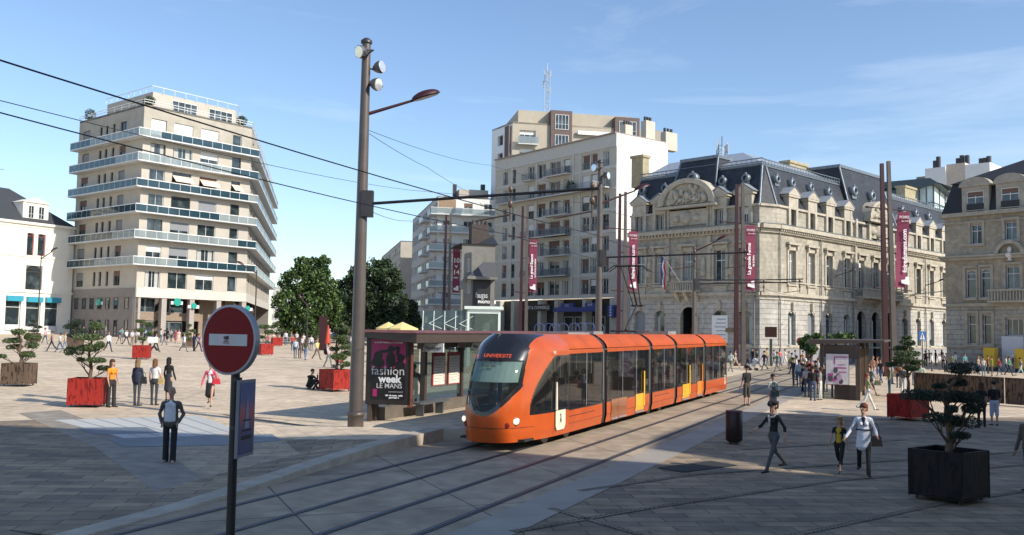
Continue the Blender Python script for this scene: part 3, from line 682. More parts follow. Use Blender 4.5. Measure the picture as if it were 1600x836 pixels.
# ground floor shops of M
mb=MB(); gz=OM.z-1
mb.fbox(MF,.4,wM,-1.5,-1.2,gz,zsh-.2,0)
for px in (955,912,868,842,800,776):
    u_=MF.U(px,500); mb.fbox(MF,u_-.35,u_+.35,-1.2,-.02,gz,zsh-.2,1)
mb.build('shop_wall',[mat('shop_dark',(.035,.033,.032),.5,var=.4,scale=1.5),cream],Mb,True)
def sign(F,x0,x1,y0,y1,txt,m,tm,label,size=None,proj=.25,host=None):
    a,b=sorted((F.U(x0,(y0+y1)/2,proj),F.U(x1,(y0+y1)/2,proj))); c,d=z(F,(x0+x1)/2,y1,proj),z(F,(x0+x1)/2,y0,proj)
    o=bld('shop_sign',label,'sign',F.P((a+b)/2,proj,c)); mb=MB(); mb.fbox(F,a,b,.02,proj,c,d,0); mb.build('sign_board',m,o,True)
    if txt: text('lettering',txt,size or (d-c)*.75,TM(F,(a+b)/2,proj+.02,(c+d)/2),tm,o)
    return o
bl=mat('blue_fascia',(.03,.06,.24),.4,var=.08); bk_=mat('black_fascia',(.02,.02,.022),.4); wtxt=mat('white_lettering',(.8,.8,.8),.5,var=0)
sign(MF,820,860,476,486,'ART & COMMERCE',bk_,wtxt,'black shop fascia reading art & commerce over the dark entrance',.62)
sign(MF,876,896,474,481,'LCL',bl,wtxt,'short dark blue fascia board above the left half of the blue awning',.5)
sign(MF,914,930,473,480,'BAR',bl,wtxt,'short dark blue fascia board above the right half of the blue awning',.5)
sign(MF,864,934,480,487,None,bl,wtxt,'long blue awning band under the two blue fascia boards',proj=1.0)
s_=sign(MF,949,959,477,496,None,bl,wtxt,'tall blue vertical sign at the right end of the cream apartment house',proj=.7)
for q_,zf in enumerate((.15,.38,.6,.82)): text('lettering','+',1.0,TM(MF,MF.U(954,486,.7),.72,z(MF,954,496-19*zf,.7)),wtxt,s_)
for x0,x1 in ((866,880),(882,896),(899,911),(915,928),(932,946)):
    a,b=sorted((MF.U(x0,495,-1.2),MF.U(x1,495,-1.2))); win(MF,a,b,gz+1.6,zsh-2.6,Mb,'1',1.17,frame_w)
# chimneys on the gable side
mb=MB()
for u_,hh,w2 in ((4.5,2.4,1.4),(8.5,3.6,1.8),(12.5,2.6,2.4)):
    mb.fbox(MS,u_,u_+w2,-4,-3,zrM,zrM+hh,0)
    for k in range(3): mb.tube(MS.P(u_+.3+k*w2*.28,-3.5,zrM+hh),MS.P(u_+.3+k*w2*.28,-3.5,zrM+hh+.6),.2,m=1,n=8)
for u_ in (14,27): mb.fbox(MF,u_,u_+1.2,-5,-4,zrM,zrM+1.6,0)
mb.pieces('chimney',[cream,dgrey],Mb,True)
# T: taller block behind M
zz=lambda px,py,Y: at(px,py,Y).z
OT=gp(795,150); OT.z=0; TF=Fac(OT,rad(79)); TS=Fac(OT,rad(-29))
for F in (TF,TS):
    if F.n.dot(-F.o)<0: F.n=-F.n
Tb=bld('apartment_tower','tall sand coloured block with brown framed windows rising behind the cream house','apartment block',(OT.x,OT.y,0))
sand=mat('sand_panel',(.42,.375,.30),.8,var=.06,scale=.7); brn=mat('brown_panel',(.12,.085,.078),.7,var=.1); zt=zz(795,190,150); wT=TF.U(1035,200); wTS=TS.U(767,300)
zt2=zz(880,168,150)
mb=MB(); HT=[]
for k in range(6):
    HT.append((TF.U(796,200),TF.U(826,200),zt-2.6-k*2.9-1.3,zt-1.0-k*2.9))
HT=[(1.2,3.9,zt-3.3-k*3.0,zt-1.3-k*3.0) for k in range(5)]
HS=[(wTS*.45,wTS*.7,zt-3.3-k*3.0,zt-1.6-k*3.0) for k in range(6)]
mb.holes(TF,0,wT,0,zt,HT,.4,m=0); mb.holes(TS,0,wTS,0,zt,HS,.6,m=1)
a,b,c,d=TF.P(0,0,0),TF.P(wT,0,0),TF.P(wT,-14,0),TS.P(wTS,0,0)
mb.prism([(a.x,a.y),(b.x,b.y),(c.x,c.y),(d.x,d.y)],zt-.3,zt+.01,0)
mb.quad(Vector((b.x,b.y,0)),Vector((c.x,c.y,0)),Vector((c.x,c.y,zt)),Vector((b.x,b.y,zt)),0)
mb.build('wall',[sand,white],Tb,True)
mb=MB(); x0=TF.U(812,180); x1=TF.U(860,180); x2=TF.U(893,180); x3=TF.U(960,180); x4=TF.U(998,180)
mb.fbox(TF,x0,x4-1,-12,-1.2,zt,zz(840,169,150),0); mb.build('upper_floor',sand,Tb,True)
for a,b,t in ((x1,x2,zz(876,168,149)),(x3,x4,zz(980,174,149))):
    mb=MB(); mb.fbox(TF,a,b,-4,.5,zt-8,t,0); bx=mb.build('window_bay',brn,Tb,True)
    for k in range(2): win(TF,a+.7,b-.6,t-3.2-k*3.6,t-.7-k*3.4,bx,'4T',-.55)
for h in HT: win(TF,h[0],h[1],h[2],h[3],Tb,'3w3',.35); mb=MB(); mb.fbox(TF,h[0]-.4,h[1]+.3,.003,.9,h[2]-.5,h[2]-.35,0); mb.fbox(TF,h[0]-.4,h[1]+.3,.85,.9,h[2]-.3,h[2]+.8,1); mb.build('balcony',[slabm,rglass],Tb,True)
for h in HS: win(TS,h[0],h[1],h[2],h[3],Tb,'2',.5,frame_d)
mb=MB(); mb.fbox(TS,.4,wTS*.25,.01,.5,zt-20,zt-.6,0); mb.build('dark_loggia',brn,Tb,True)
mb=MB(); mb.fbox(TF,x2+1,x3-1,.3,.6,zz(930,205,149),zz(930,199,149),0); mb.fbox(TF,x2+1,x3-1,-1,-.5,zz(930,215,149),zz(930,205,149),1); mb.build('roof_canopy',[white,dgrey],Tb,True)
def lattice(name,label,base,h,wd,m,dish=True,cat='mast'):
    e=empty(name,base,0,label,cat); mb=MB(); k=int(h/1.0)
    C=[Vector((x*wd,y*wd,0)) for x,y in((-.5,-.5),(.5,-.5),(.5,.5),(-.5,.5))]
    for c in C: mb.tube(c,c+Vector((0,0,h*.9)),.05,m=0,n=5)
    for j in range(k):
        za,zb=h*.9*j/k,h*.9*(j+1)/k
        for i in range(4):
            a,b=C[i],C[(i+1)%4]; mb.tube(a+Vector((0,0,za)),b+Vector((0,0,zb)),.025,m=0,n=4); mb.tube(a+Vector((0,0,za)),b+Vector((0,0,za)),.025,m=0,n=4)
    mb.tube((0,0,h*.85),(0,0,h*1.08),.05); mb.build('lattice',m,e)
    if dish:
        for x,y,zq in ((.6,.2,.5),(-.6,0,.62),(0,-.6,.75),(.6,-.3,.85),(-.5,.3,.9)):
            mb=MB(); mb.box((x,y,h*zq),(.28,.18,1.3)); mb.tube((0,0,h*zq),(x,y,h*zq),.04); mb.build('antenna_panel',alu,e)
    return e
b_=TF.P(TF.U(867,168),-6,zz(867,168,155)-.5); lattice('radio_mast','tall grey lattice radio mast on the roof of the sand coloured block',b_,8.2,.9,alu,cat='radio mast')
# old house with black photo sign
OO=gp(771,112); OO.z=0; OF=Fac(OO,rad(77)); OF.u=-OF.u; 
if OF.n.dot(-OF.o)<0: OF.n=-OF.n
zo=zz(740,382,112); Ob=bld('old_house','narrow old grey stone house with slate roof and a big black photo shop panel','house',(OO.x,OO.y,0)); old=mat('old_grey_render',(.19,.185,.17),.85,var=.15,scale=.8,bump=.15)
wo=OF.U(721,430); HH=[(OF.U(735,400),OF.U(730,400),z(OF,732,425),z(OF,732,404)),(OF.U(735,450),OF.U(730,450),z(OF,732,458),z(OF,732,438))]
mb=MB(); mb.holes(OF,0,wo,0,zo,HH,.2); s0=OF.P(wo,0,0); mb.quad(s0,s0+Vector((-.4,10,0)),s0+Vector((-.4,10,zo)),s0+Vector((0,0,zo)),0)
mb.build('wall',old,Ob,True)
for h in HH: win(OF,h[0],h[1],h[2],h[3],Ob,'2',.15)
mb=MB(); zr_=zz(745,376,116)-1; mb.hexa([OF.P(-.3,.3,zo),OF.P(wo+.3,.3,zo),OF.P(wo+.3,-8,zo),OF.P(-.3,-8,zo),OF.P(-.3,-3,zr_+1.5),OF.P(wo-1.5,-3,zr_),OF.P(wo-1.5,-5,zr_),OF.P(-.3,-5,zr_+1.5)],0); mb.build('roof',slate,Ob,True)
a,b=OF.U(766,440),OF.U(739,440)
mb=MB(); t0,t1=z(OF,757,433),z(OF,757,410); mb.hexa([OF.P(a-.5,1.2,t0),OF.P(b+.8,1.2,t0),OF.P(b+.5,.02,t0),OF.P(a-.5,.02,t0),OF.P(a-.5,.4,t1),OF.P(a+.9,.4,t1),OF.P(a+.9,.02,t1),OF.P(a-.5,.02,t1)],0); mb.fbox(OF,a-.6,b+.9,.02,1.3,t0-.35,t0-.02,1); mb.build('lower_roof',[slate,old],Ob,True)
mb=MB(); mb.fbox(OF,.2,2.4,-5,-3,zr_-2,zr_+2.9,0)
for k in range(4): mb.tube(OF.P(.4+k*.55,-4,zr_+2.9),OF.P(.4+k*.55,-4,zr_+3.5),.17,n=8)
mb.pieces('chimney',mat('soot_chimney',(.07,.055,.05),.9,var=.2),Ob,True)
ps=bld('shop_sign','large black panel with faugas photo lettering on the old grey house','sign',(OO.x,OO.y,0))
c_,d_=z(OF,757,478),z(OF,757,436); mb=MB(); mb.fbox(OF,a,b,.05,.15,c_,d_,0); mb.build('sign_board',bk_,ps,True)
text('lettering','faugas',.95,TM(OF,(a+b)/2,.17,c_+1.25),mat('grey_lettering',(.6,.62,.64),.5,var=0),ps,sx=.66); text('lettering','PHOTO',.42,TM(OF,(a+b)/2-.30,.17,c_+.45),wtxt,ps,bold=.02)
# ================================================================ P: the grand stone post office
OP=gp(1215,93.5); P1=Fac(OP,rad(46.0)); pc=P1.P(0,0,0)
OL=gp(1187,92.6); P2=Fac(OL,rad(-44.0))
for F in (P1,P2):
    if F.n.dot(-F.o)<0: F.n=-F.n
d=(Vector((pc.x,pc.y,0))-P2.P(0,0,0)); PC=Fac((OL.x,OL.y),math.atan2(d.x,d.y)); wC=d.length
if PC.n.dot(-PC.o)<0: PC.n=-PC.n
PO=bld('post_office','grand pale stone public building with slate mansard roof, dormers and carved pediments','public building',OP)
def stone(F,nm): return brickmat('ashlar_'+nm,(.45,.41,.335),(.39,.36,.295),(.27,.24,.20),1.3,.42,.012,.85,.25,vert=(F.u.x,F.u.y),bump=.5)
def lowst(F,nm): return brickmat('rusticated_'+nm,(.50,.48,.44),(.46,.44,.41),(.24,.23,.21),2.6,.52,.03,.85,.25,vert=(F.u.x,F.u.y),bump=.9)
trim=mat('carved_stone',(.43,.39,.315),.85,var=.2,scale=1.6,bump=.4); plinth=mat('grey_plinth_stone',(.27,.27,.28),.85,var=.15)
zg=OP.z-.5; zpl=z(P1,1215.7,542.7); zbd=z(P1,1215.7,461.3); zco=z(P1,1215.7,350.4,.65); zat=z(P1,1211,321); zmt=z(P1,1211,264.3,-1.6)
w1=P1.U(1500,450); w2=P2.U(985,450)
c1=[1237,1267,1295,1323]; c1p=[1345,1367.5,1389]; c1r=[1413,1434,1454.5,1474]
up=P1.U
cols1=[up(x,430) for x in c1]; cols1p=[up(x,430) for x in c1p]; cols1r=[up(x,430) for x in c1r]
cols2=[P2.U(x,430) for x in (1164,1125,1076,1032,1000)]
wg=.72
def upperH(cs,w=wg): return [(u_-w,u_+w,z(P1,1237,444),z(P1,1237,391.5)) for u_ in cs]
zu0,zu1=z(P1,1238,443),z(P1,1238,391.5)
za0,za1=zco+.30,zat-.12
zl0,zl1=zpl+.25,z(P1,1237,487)
HP1=[(u_-wg,u_+wg,zu0,zu1) for u_ in cols1+cols1p+cols1r]+[(u_-.55,u_+.55,za0,za1) for u_ in cols1+cols1p+cols1r]
HL1=[(u_-wg-.05,u_+wg+.05,zl0,zl1) for u_ in cols1+cols1r]+[(u_-1.05,u_+1.05,zg+.6,zl1+.5) for u_ in cols1p]
HP2=[(u_-wg,u_+wg,zu0,zu1) for u_ in cols2]+[(u_-.55,u_+.55,za0,za1) for k,u_ in enumerate(cols2) if k!=2 and k!=1 or k==1]
HP2=[(u_-wg,u_+wg,zu0,zu1) for u_ in cols2]+[(u_-.55,u_+.55,za0,za1) for k,u_ in enumerate(cols2) if k!=2]
HL2=[(u_-wg-.05,u_+wg+.05,zl0,zl1) for k,u_ in enumerate(cols2) if k!=2]+[(cols2[2]-1.0,cols2[2]+1.0,zg+.6,zl1+.4)]
ztopw=zat+.02
mb=MB(); mb.holes(P1,0,w1,zbd,ztopw,HP1,.4); mb.holes(P1,0,w1,zpl,zbd,HL1,.45,m=1); mb.holes(P1,0,w1,zg,zpl,[(h[0],h[1],h[2],zpl) for h in HL1 if h[2]<zpl],.45,.06,m=2)
mb.build('right_wall',[stone(P1,'a'),lowst(P1,'a'),plinth],PO,True)
mb=MB(); mb.holes(P2,0,w2,zbd,ztopw,HP2,.4); mb.holes(P2,0,w2,zpl,zbd,HL2,.45,m=1); mb.holes(P2,0,w2,zg,zpl,[(h[0],h[1],h[2],zpl) for h in HL2 if h[2]<zpl],.45,.06,m=2)
mb.holes(PC,0,wC,zbd,ztopw,[],.4); mb.holes(PC,0,wC,zg,zbd,[],.4,m=1); mb.fbox(PC,-.05,wC+.05,.003,.06,zg,zpl,2)
e=P2.P(w2,0,0); mb.quad(e+Vector((0,0,zg)),e-P2.n*9+Vector((0,0,zg)),e-P2.n*9+Vector((0,0,ztopw)),e+Vector((0,0,ztopw)),0)
mb.build('left_wall',[stone(P2,'b'),lowst(P2,'b'),plinth],PO,True)
# mouldings run round both fronts
def mould(zc,t,dpt,name,m=trim,bot=None):
    mb=MB()
    for F,a,b in ((P1,0,w1),(PC,-.0,wC),(P2,0,w2)): mb.fbox(F,a-(.0 if F is PC else dpt*.35),b,.004,dpt,zc,zc+t,0)
    mb.build(name,m,PO,True)
mould(zbd-.05,.35,.30,'string_course'); mould(zbd-.45,.12,.12,'string_course'); mould(zbd+1.35,.14,.14,'string_course')
mould(zco-.35,.42,.65,'main_cornice'); mould(zco-.75,.35,.25,'main_cornice'); mould(zat-.1,.22,.22,'attic_cornice'); mould(zpl-.1,.2,.14,'plinth_moulding')
lead=mat('lead_flashing',(.16,.19,.22),.5,.3,var=.15); mould(zco+.08,.06,.70,'lead_gutter',lead)
mb=MB()
for F,w_ in ((P1,w1),(P2,w2)):
    n=int(w_/.45)
    for k in range(n): mb.fbox(F,k*.45,k*.45+.2,.25,.5,zco-.58,zco-.36,0)
tag(mb.build('dentils',trim,PO,True),kind='stuff')
# window dressings and windows
def arch_u(F,cs,zA,zB,dep,wv,kind,part='window'):
    for u_ in cs: win(F,u_-wv,u_+wv,zA,zB,PO,kind,dep,frame_w,part)
rp_=random.Random(5)
for F,cs,pv in ((P1,cols1+cols1r,False),(P1,cols1p,True),(P2,cols2,False)):
    for k,u_ in enumerate(cs):
        win(F,u_-wg,u_+wg,zu0,zu1,PO,rp_.choice(['2tc','2t','2tc','2tw2']),.35,frame_w)
        if not(F is P2 and k==2): win(F,u_-.55,u_+.55,za0,za1,PO,rp_.choice(['2','2c','2w2','2w4']),.35,frame_w)
        mb=MB()
        mb.fbox(F,u_-wg-.28,u_-wg,.004,.12,zu0-.1,zu1+.45,0); mb.fbox(F,u_+wg,u_+wg+.28,.004,.12,zu0-.1,zu1+.45,0); mb.fbox(F,u_-wg,u_+wg,.004,.10,zu1+.003,zu1+.45,0)
        mb.fbox(F,u_-wg-.45,u_+wg+.45,.003,.42,zu1+.55,zu1+.78,0); mb.fbox(F,u_-wg-.3,u_+wg+.3,.004,.22,zu0-.28,zu0-.1,0); mb.fbox(F,u_-wg-.1,u_+wg+.1,.004,.1,zu0-1.05,zu0-.35,0)
        for s_ in (-1,1): mb.fbox(F,u_+s_*(wg+.14)-.12,u_+s_*(wg+.14)+.12,.12,.32,zu1+.1,zu1+.54,0)
        mb.build('window_surround',trim,PO,True)
for F,cs in ((P1,cols1+cols1r),(P2,[c for k,c in enumerate(cols2) if k!=2])):
    for k,u_ in enumerate(cs):
        dk = F is P1 and k in (2,)
        win(F,u_-wg-.05,u_+wg+.05,zl0,zl1,PO,'1a' if dk else '1ag7' if rp_.random()<.3 else '1ac',.4,mat('blue_grey_frame',(.25,.31,.35),.5) )
        mb=MB(); mb.fbox(F,u_-.18,u_+.18,.01,.3,zl1+.1,zl1+.95,0); mb.fbox(F,u_-wg-.2,u_+wg+.2,.07,.2,zl0-.22,zl0-.02,0); mb.pieces('keystone',trim,PO,True)
        # rounded head masonry: fill the square corners
        mb=MB(); w_=wg+.05; rs=.35*2*w_; n=8
        for sgn in (-1,1):
            pts=[(sgn*w_,zl1)]+[(sgn*w_*math.cos(PI/2*i/n),zl1-rs+rs*math.sin(PI/2*i/n)) for i in range(n+1)]
            vs_=[F.P(u_+x,-.06,zz_) for x,zz_ in pts]; mb.add(vs_,[tuple(range(len(vs_)))],0)
        mb.build('arch_head',trim,PO,True)
wd=mat('dark_doorway',(.018,.018,.02),.6,var=.2); oak=mat('oak_door',(.10,.06,.035),.6,var=.2)
for F,cs in ((P1,cols1p),(P2,[cols2[2]])):
    for u_ in cs:
        w_=1.05 if F is P1 else 1.0; zt_=zl1+(.5 if F is P1 else .4)
        mb=MB(); mb.fbox(F,u_-w_-2.5,u_+w_+2.5,-2.2,-2.0,zg+.3,zt_+1,0); mb.fbox(F,u_-w_-.3,u_-w_-.05,-2.0,-.46,zg+.3,zt_+.5,0); mb.fbox(F,u_+w_+.05,u_+w_+.3,-2.0,-.46,zg+.3,zt_+.5,0); mb.fbox(F,u_-w_,u_+w_,-2.0,-.1,zg+.3,zg+.55,0); n=10
        for sgn in (-1,1):
            pts=[(sgn*w_,zt_)]+[(sgn*w_*math.cos(PI/2*i/n),zt_-w_+w_*math.sin(PI/2*i/n)) for i in range(n+1)]
            mb.add([F.P(u_+x,-.02,q_) for x,q_ in pts],[tuple(range(len(pts)))],1)
        for sgn in (-1,1): mb.fbox(F,u_+sgn*(w_+.15)-.15,u_+sgn*(w_+.15)+.15,.01,.14,zg+.6,zt_-w_,1)
        mb.fbox(F,u_-w_,u_+w_,-1.9,-1.8,zg+.6,zt_-w_-1.2,2)
        mb.build('doorway',[wd,trim,oak],PO,True)
# mansard roof made from sloped planes, curb and flat top
mans=brickmat('mansard_slate',(.050,.056,.068),(.035,.040,.05),(.02,.02,.025),.34,.22,.01,.55,.3,vert=(P1.u.x*.7+P2.u.x*.7,P1.u.y*.7+P2.u.y*.7),bump=.4)
lead2=mat('lead_ridge',(.17,.20,.23),.45,.4,var=.2,scale=2); zinc=mat('zinc_roof',(.42,.45,.48),.4,.4,var=.15)
def seg(F,a,b,z0_,z1_,i0,i1,mb,m): mb.quad(F.P(a,i0,z0_),F.P(b,i0,z0_),F.P(b,i1,z1_),F.P(a,i1,z1_),m)
zm0=zat+.02; inn=-1.7
mb=MB()
def A_(i,zz_):
    if i>-2.1: return [P2.P(w2,i,zz_),P2.P(.414*-i,i,zz_),P1.P(.414*-i,i,zz_),P1.P(w1,i,zz_)]
    p=P2.o+P2.n*i; q_=P1.o+P1.n*i; d1=P2.u; d2=P1.u; t=((q_.x-p.x)*d2.y-(q_.y-p.y)*d2.x)/(d1.x*d2.y-d1.y*d2.x); c=p+d1*t; c.z=zz_
    return [P2.P(w2,i,zz_),c,c+P1.u*.01,P1.P(w1,i,zz_)]
lo=A_(-.05,zm0); hi=A_(inn,zmt)
for k in range(3): mb.quad(lo[k],lo[k+1],hi[k+1],hi[k],0)
mb.build('mansard_slope',mans,PO,True)
mb=MB(); top=A_(inn-.1,zmt+.35); ins=A_(inn-5.5,zmt+2.9); hi2=A_(inn-.1,zmt)
for k in range(3): mb.quad(hi2[k],hi2[k+1],top[k+1],top[k],0)
for k in range(3): mb.quad(top[k],top[k+1],ins[k+1],ins[k],1)
mb.quad(ins[0],ins[1],ins[2],ins[3],1)
mb.build('roof_top',[lead2,zinc],PO,True)
mb=MB()
for k in range(3):
    a,b=hi[k],hi[k+1]; n=max(2,int((b-a).length/.6)); 
    for q_ in (.0,.35,.7): mb.tube(a+Vector((0,0,q_+.1)),b+Vector((0,0,q_+.1)),.06,m=0,n=5)
    for j in range(n): p=a.lerp(b,j/n); mb.tube(p+Vector((0,0,.1)),p+Vector((0,0,.8)),.03,m=0,n=4)
for k in (1,2): mb.tube(lo[k],hi[k],.13,m=0,n=6)
mb.build('roof_cresting',lead2,PO,True)
def dormer(F,u_,top=None):
    e=MB(); zt_=zm0+1.15
    e.fbox(F,u_-.95,u_-.55,-1.4,.26,za0-.1,zt_,0); e.fbox(F,u_+.55,u_+.95,-1.4,.26,za0-.1,zt_,0); e.fbox(F,u_-.55,u_+.55,-1.4,.24,za1+.02,zt_,0)
    e.fbox(F,u_-1.15,u_+1.15,-1.4,.38,zt_,zt_+.22,0)
    P=[F.P(u_-1.25,-1.6,zt_+.22),F.P(u_+1.25,-1.6,zt_+.22),F.P(u_+1.25,.42,zt_+.22),F.P(u_-1.25,.42,zt_+.22),F.P(u_-.02,-1.6,zt_+1.0),F.P(u_+.02,-1.6,zt_+1.0),F.P(u_+.02,.42,zt_+1.0),F.P(u_-.02,.42,zt_+1.0)]
    e.hexa(P,0); o=e.build('dormer',trim,PO,True)
    e=MB(); e.hexa([p+Vector((0,0,.08)) for p in (F.P(u_-1.35,-1.7,zt_+.2),F.P(u_-1.25,-1.7,zt_+.2),F.P(u_-1.25,.46,zt_+.2),F.P(u_-1.35,.46,zt_+.2),F.P(u_-.04,-1.7,zt_+1.05),F.P(u_,-1.7,zt_+1.05),F.P(u_,.46,zt_+1.05),F.P(u_-.04,.46,zt_+1.05))],0)
    e.hexa([p+Vector((0,0,.08)) for p in (F.P(u_+1.25,-1.7,zt_+.2),F.P(u_+1.35,-1.7,zt_+.2),F.P(u_+1.35,.46,zt_+.2),F.P(u_+1.25,.46,zt_+.2),F.P(u_,-1.7,zt_+1.05),F.P(u_+.04,-1.7,zt_+1.05),F.P(u_+.04,.46,zt_+1.05),F.P(u_,.46,zt_+1.05))],0)
    e.build('dormer_roof',zinc,o,True)
    return o
def oeil(F,u_,zc,r=.32,off=-.98):
    Mx=Matrix((F.u,F.n.cross(F.u),F.n)).transposed(); o=MB(); c=F.P(u_,off-.55,zc)
    o.lathe(c,[(r*1.15,0),(r*1.45,.2),(r*1.5,.75),(r*1.15,.9),(r*.85,.9),(r*.8,.6)],0,14,Mx); o.lathe(c,[(r*.8,.6),(r*.78,.62)],1,14,Mx)
    o.fbox(F,u_-r*1.3,u_+r*1.3,off-.6,off+.15,zc-r*2.2,zc-r*1.2,0); o.ball(F.P(u_,off+.1,zc+r*1.55),(.16,.16,.14),0,8,5)
    return o.build('round_dormer',[lead2,glass],PO,True)
zoe=zm0+(zmt-zm0)*.70
for u_ in cols1+cols1r: dormer(P1,u_)
for a,b in list(zip(cols1[:-1],cols1[1:]))+list(zip(cols1r[:-1],cols1r[1:])): oeil(P1,(a+b)/2-.3,zoe)
oeil(P1,cols1[0]-1.4,zoe)
for k in (0,1,3,4): dormer(P2,cols2[k])
for px in (1130,1166,1040,1005): oeil(P2,P2.U(px,290,-1),zoe)
# raised pavilions with curved pediments
def pavilion(F,ua,ub,zt_,hh,label,relief=True):
    o=MB(); i0,i1=.15,-1.9
    zb_=zm0-.3
    lo_=[F.P(ua,i0,zb_),F.P(ub,i0,zb_),F.P(ub,-6,zb_),F.P(ua,-6,zb_)]; hi_=[F.P(ua+.8,i1,zt_),F.P(ub-.8,i1,zt_),F.P(ub-.8,-6,zt_),F.P(ua+.8,-6,zt_)]
    o.hexa(lo_+hi_,0); pv=o.build('pavilion_roof',mans,PO,True)
    o=MB(); o.fbox(F,ua+.7,ub-.7,-6.1,-1.8,zt_,zt_+.35,0)
    for p,q_ in ((lo_[0],hi_[0]),(lo_[1],hi_[1])): o.tube(p,q_,.12,m=0,n=6)
    o.build('roof_cresting',lead2,pv,True)
    m_=(ua+ub)/2; R_=(hh); zc=zm0+.6
    o=MB(); n=16; out=[(m_+R_*1.28*math.cos(PI*i/n),zc+R_*math.sin(PI*i/n)) for i in range(n+1)]; inn_=[(m_+R_*1.02*math.cos(PI*i/n),zc+.12+R_*.78*math.sin(PI*i/n)) for i in range(n+1)]
    for i in range(n):
        P=[F.P(out[i][0],-1.2,out[i][1]),F.P(out[i+1][0],-1.2,out[i+1][1]),F.P(inn_[i+1][0],-1.2,inn_[i+1][1]),F.P(inn_[i][0],-1.2,inn_[i][1])]
        Q=[F.P(out[i][0],.75,out[i][1]),F.P(out[i+1][0],.75,out[i+1][1]),F.P(inn_[i+1][0],.75,inn_[i+1][1]),F.P(inn_[i][0],.75,inn_[i][1])]
        o.hexa(P+Q,0)
    o.add([F.P(x,.35,q_) for x,q_ in inn_],[tuple(range(n+1))],0)
    o.fbox(F,m_-R_*1.35,m_+R_*1.35,-.5,.8,zc-.3,zc-.02,0)
    pd=o.build('pediment',trim,PO,True)
    if relief:
        o=MB(); rr=random.Random(4)
        for k in range(46):
            x=rr.uniform(-.9,.9)*R_*.95; q_=rr.uniform(.15,.72)*R_*math.sqrt(max(.05,1-(x/R_)**2)); s_=rr.uniform(.14,.34)
            o.ball(F.P(m_+x,.42,zc+.1+q_),(s_,s_,s_*rr.uniform(.8,1.6)),0,7,5)
        for k in range(7): o.tube(F.P(m_+rr.uniform(-.8,.8)*R_,.5,zc+.3),F.P(m_+rr.uniform(-.6,.6)*R_,.55,zc+.9+rr.random()),.12,.07,0,6)
        tag(o.build('relief_carving',trim,pd,True),kind='stuff')
    o=MB()
    for x in (ua+.3,m_-R_*1.05,m_+R_*1.05-.45,ub-.75): o.fbox(F,x,x+.45,.01,.34,zco+.2,zc-.3,0)
    for x in (ua+.3,ub-.75): o.fbox(F,x,x+.45,.01,.22,zbd+1.6,zco-.8,0)
    if relief:
        o.fbox(F,m_-R_*.85,m_+R_*.85,.004,.18,zco+.5,zc-.5,0); o.ball(F.P(m_,.22,(zco+zc)/2),(.9,.35,.8),0,12,6)
        for s_ in(-1,1): o.ball(F.P(m_+s_*1.3,.2,(zco+zc)/2-.1),(.6,.25,.4),0,8,5)
    o.pieces('pilaster',trim,PO,True)
    return pv
m2=cols2[2]; ptop=z(P2,1097,250,-1.9)
pavilion(P2,m2-3.2,m2+3.2,ptop,2.9,'')
oeil(P2,m2,z(P2,1083,279,-.7),.46,-.75)
ua,ub=up(1332,400),up(1403,400); pt1=z(P1,1335,268,-1.9)
pavilion(P1,ua,ub,pt1,2.3,'',True)
oeil(P1,up(1343,300,),z(P1,1343,301,-.7),.42,-.75); oeil(P1,up(1371,308),z(P1,1371,309,-.7),.42,-.75)
# balcony over the entrance arches, and door balcony with flag on the left front
def balc(F,a,b,zb_,m=trim):
    o=MB(); o.fbox(F,a,b,.02,1.1,zb_,zb_+.22,0); o.fbox(F,a,b,.95,1.1,zb_+1.05,zb_+1.2,0); n=int((b-a)/.3)
    for k in range(n+1): u_=a+.1+(b-a-.2)*k/n; o.tube(F.P(u_,1.02,zb_+.22),F.P(u_,1.02,zb_+1.05),.09,.06,0,6)
    for u_ in (a+.4,(a+b)/2,b-.4): o.hexa([F.P(u_-.2,.05,zb_-1.0),F.P(u_+.2,.05,zb_-1.0),F.P(u_+.2,.2,zb_-1.0),F.P(u_-.2,.2,zb_-1.0),F.P(u_-.2,.05,zb_),F.P(u_+.2,.05,zb_),F.P(u_+.2,.95,zb_),F.P(u_-.2,.95,zb_)],0)
    o.build('stone_balcony',m,PO,True)
balc(P1,cols1p[0]-1.6,cols1p[2]+1.6,zbd+.35); balc(P2,m2-1.6,m2+1.6,zbd+.35)
for F,cs in ((P2,cols2),(P1,cols1)):
    for a,b in zip(cs[:-1],cs[1:]):
        if abs(b-a)<5 and F is P2:
            o=MB(); o.ball(F.P((a+b)/2,.1,(zu0+zu1)/2+.2),(.3,.12,.9),0,8,6); o.ball(F.P((a+b)/2,.12,(zu0+zu1)/2-.6),(.42,.15,.42),0,8,6); o.build('carved_trophy',trim,PO,True)
dp=mat('zinc_downpipe',(.22,.22,.21),.6,.2)
for F,px in ((P1,1216.5),(P1,1281),(P1,1331),(P1,1444),(P2,1180)):
    u_=F.U(px,450); o=MB(); o.tube(F.P(u_,.18,zg),F.P(u_,.18,zco-.8),.075,m=0,n=8)
    for q_ in range(5): o.tube(F.P(u_,.18,zg+1+q_*2.8),F.P(u_,.18,zg+1.12+q_*2.8),.11,m=0,n=8)
    o.build('downpipe',dp,PO,True)
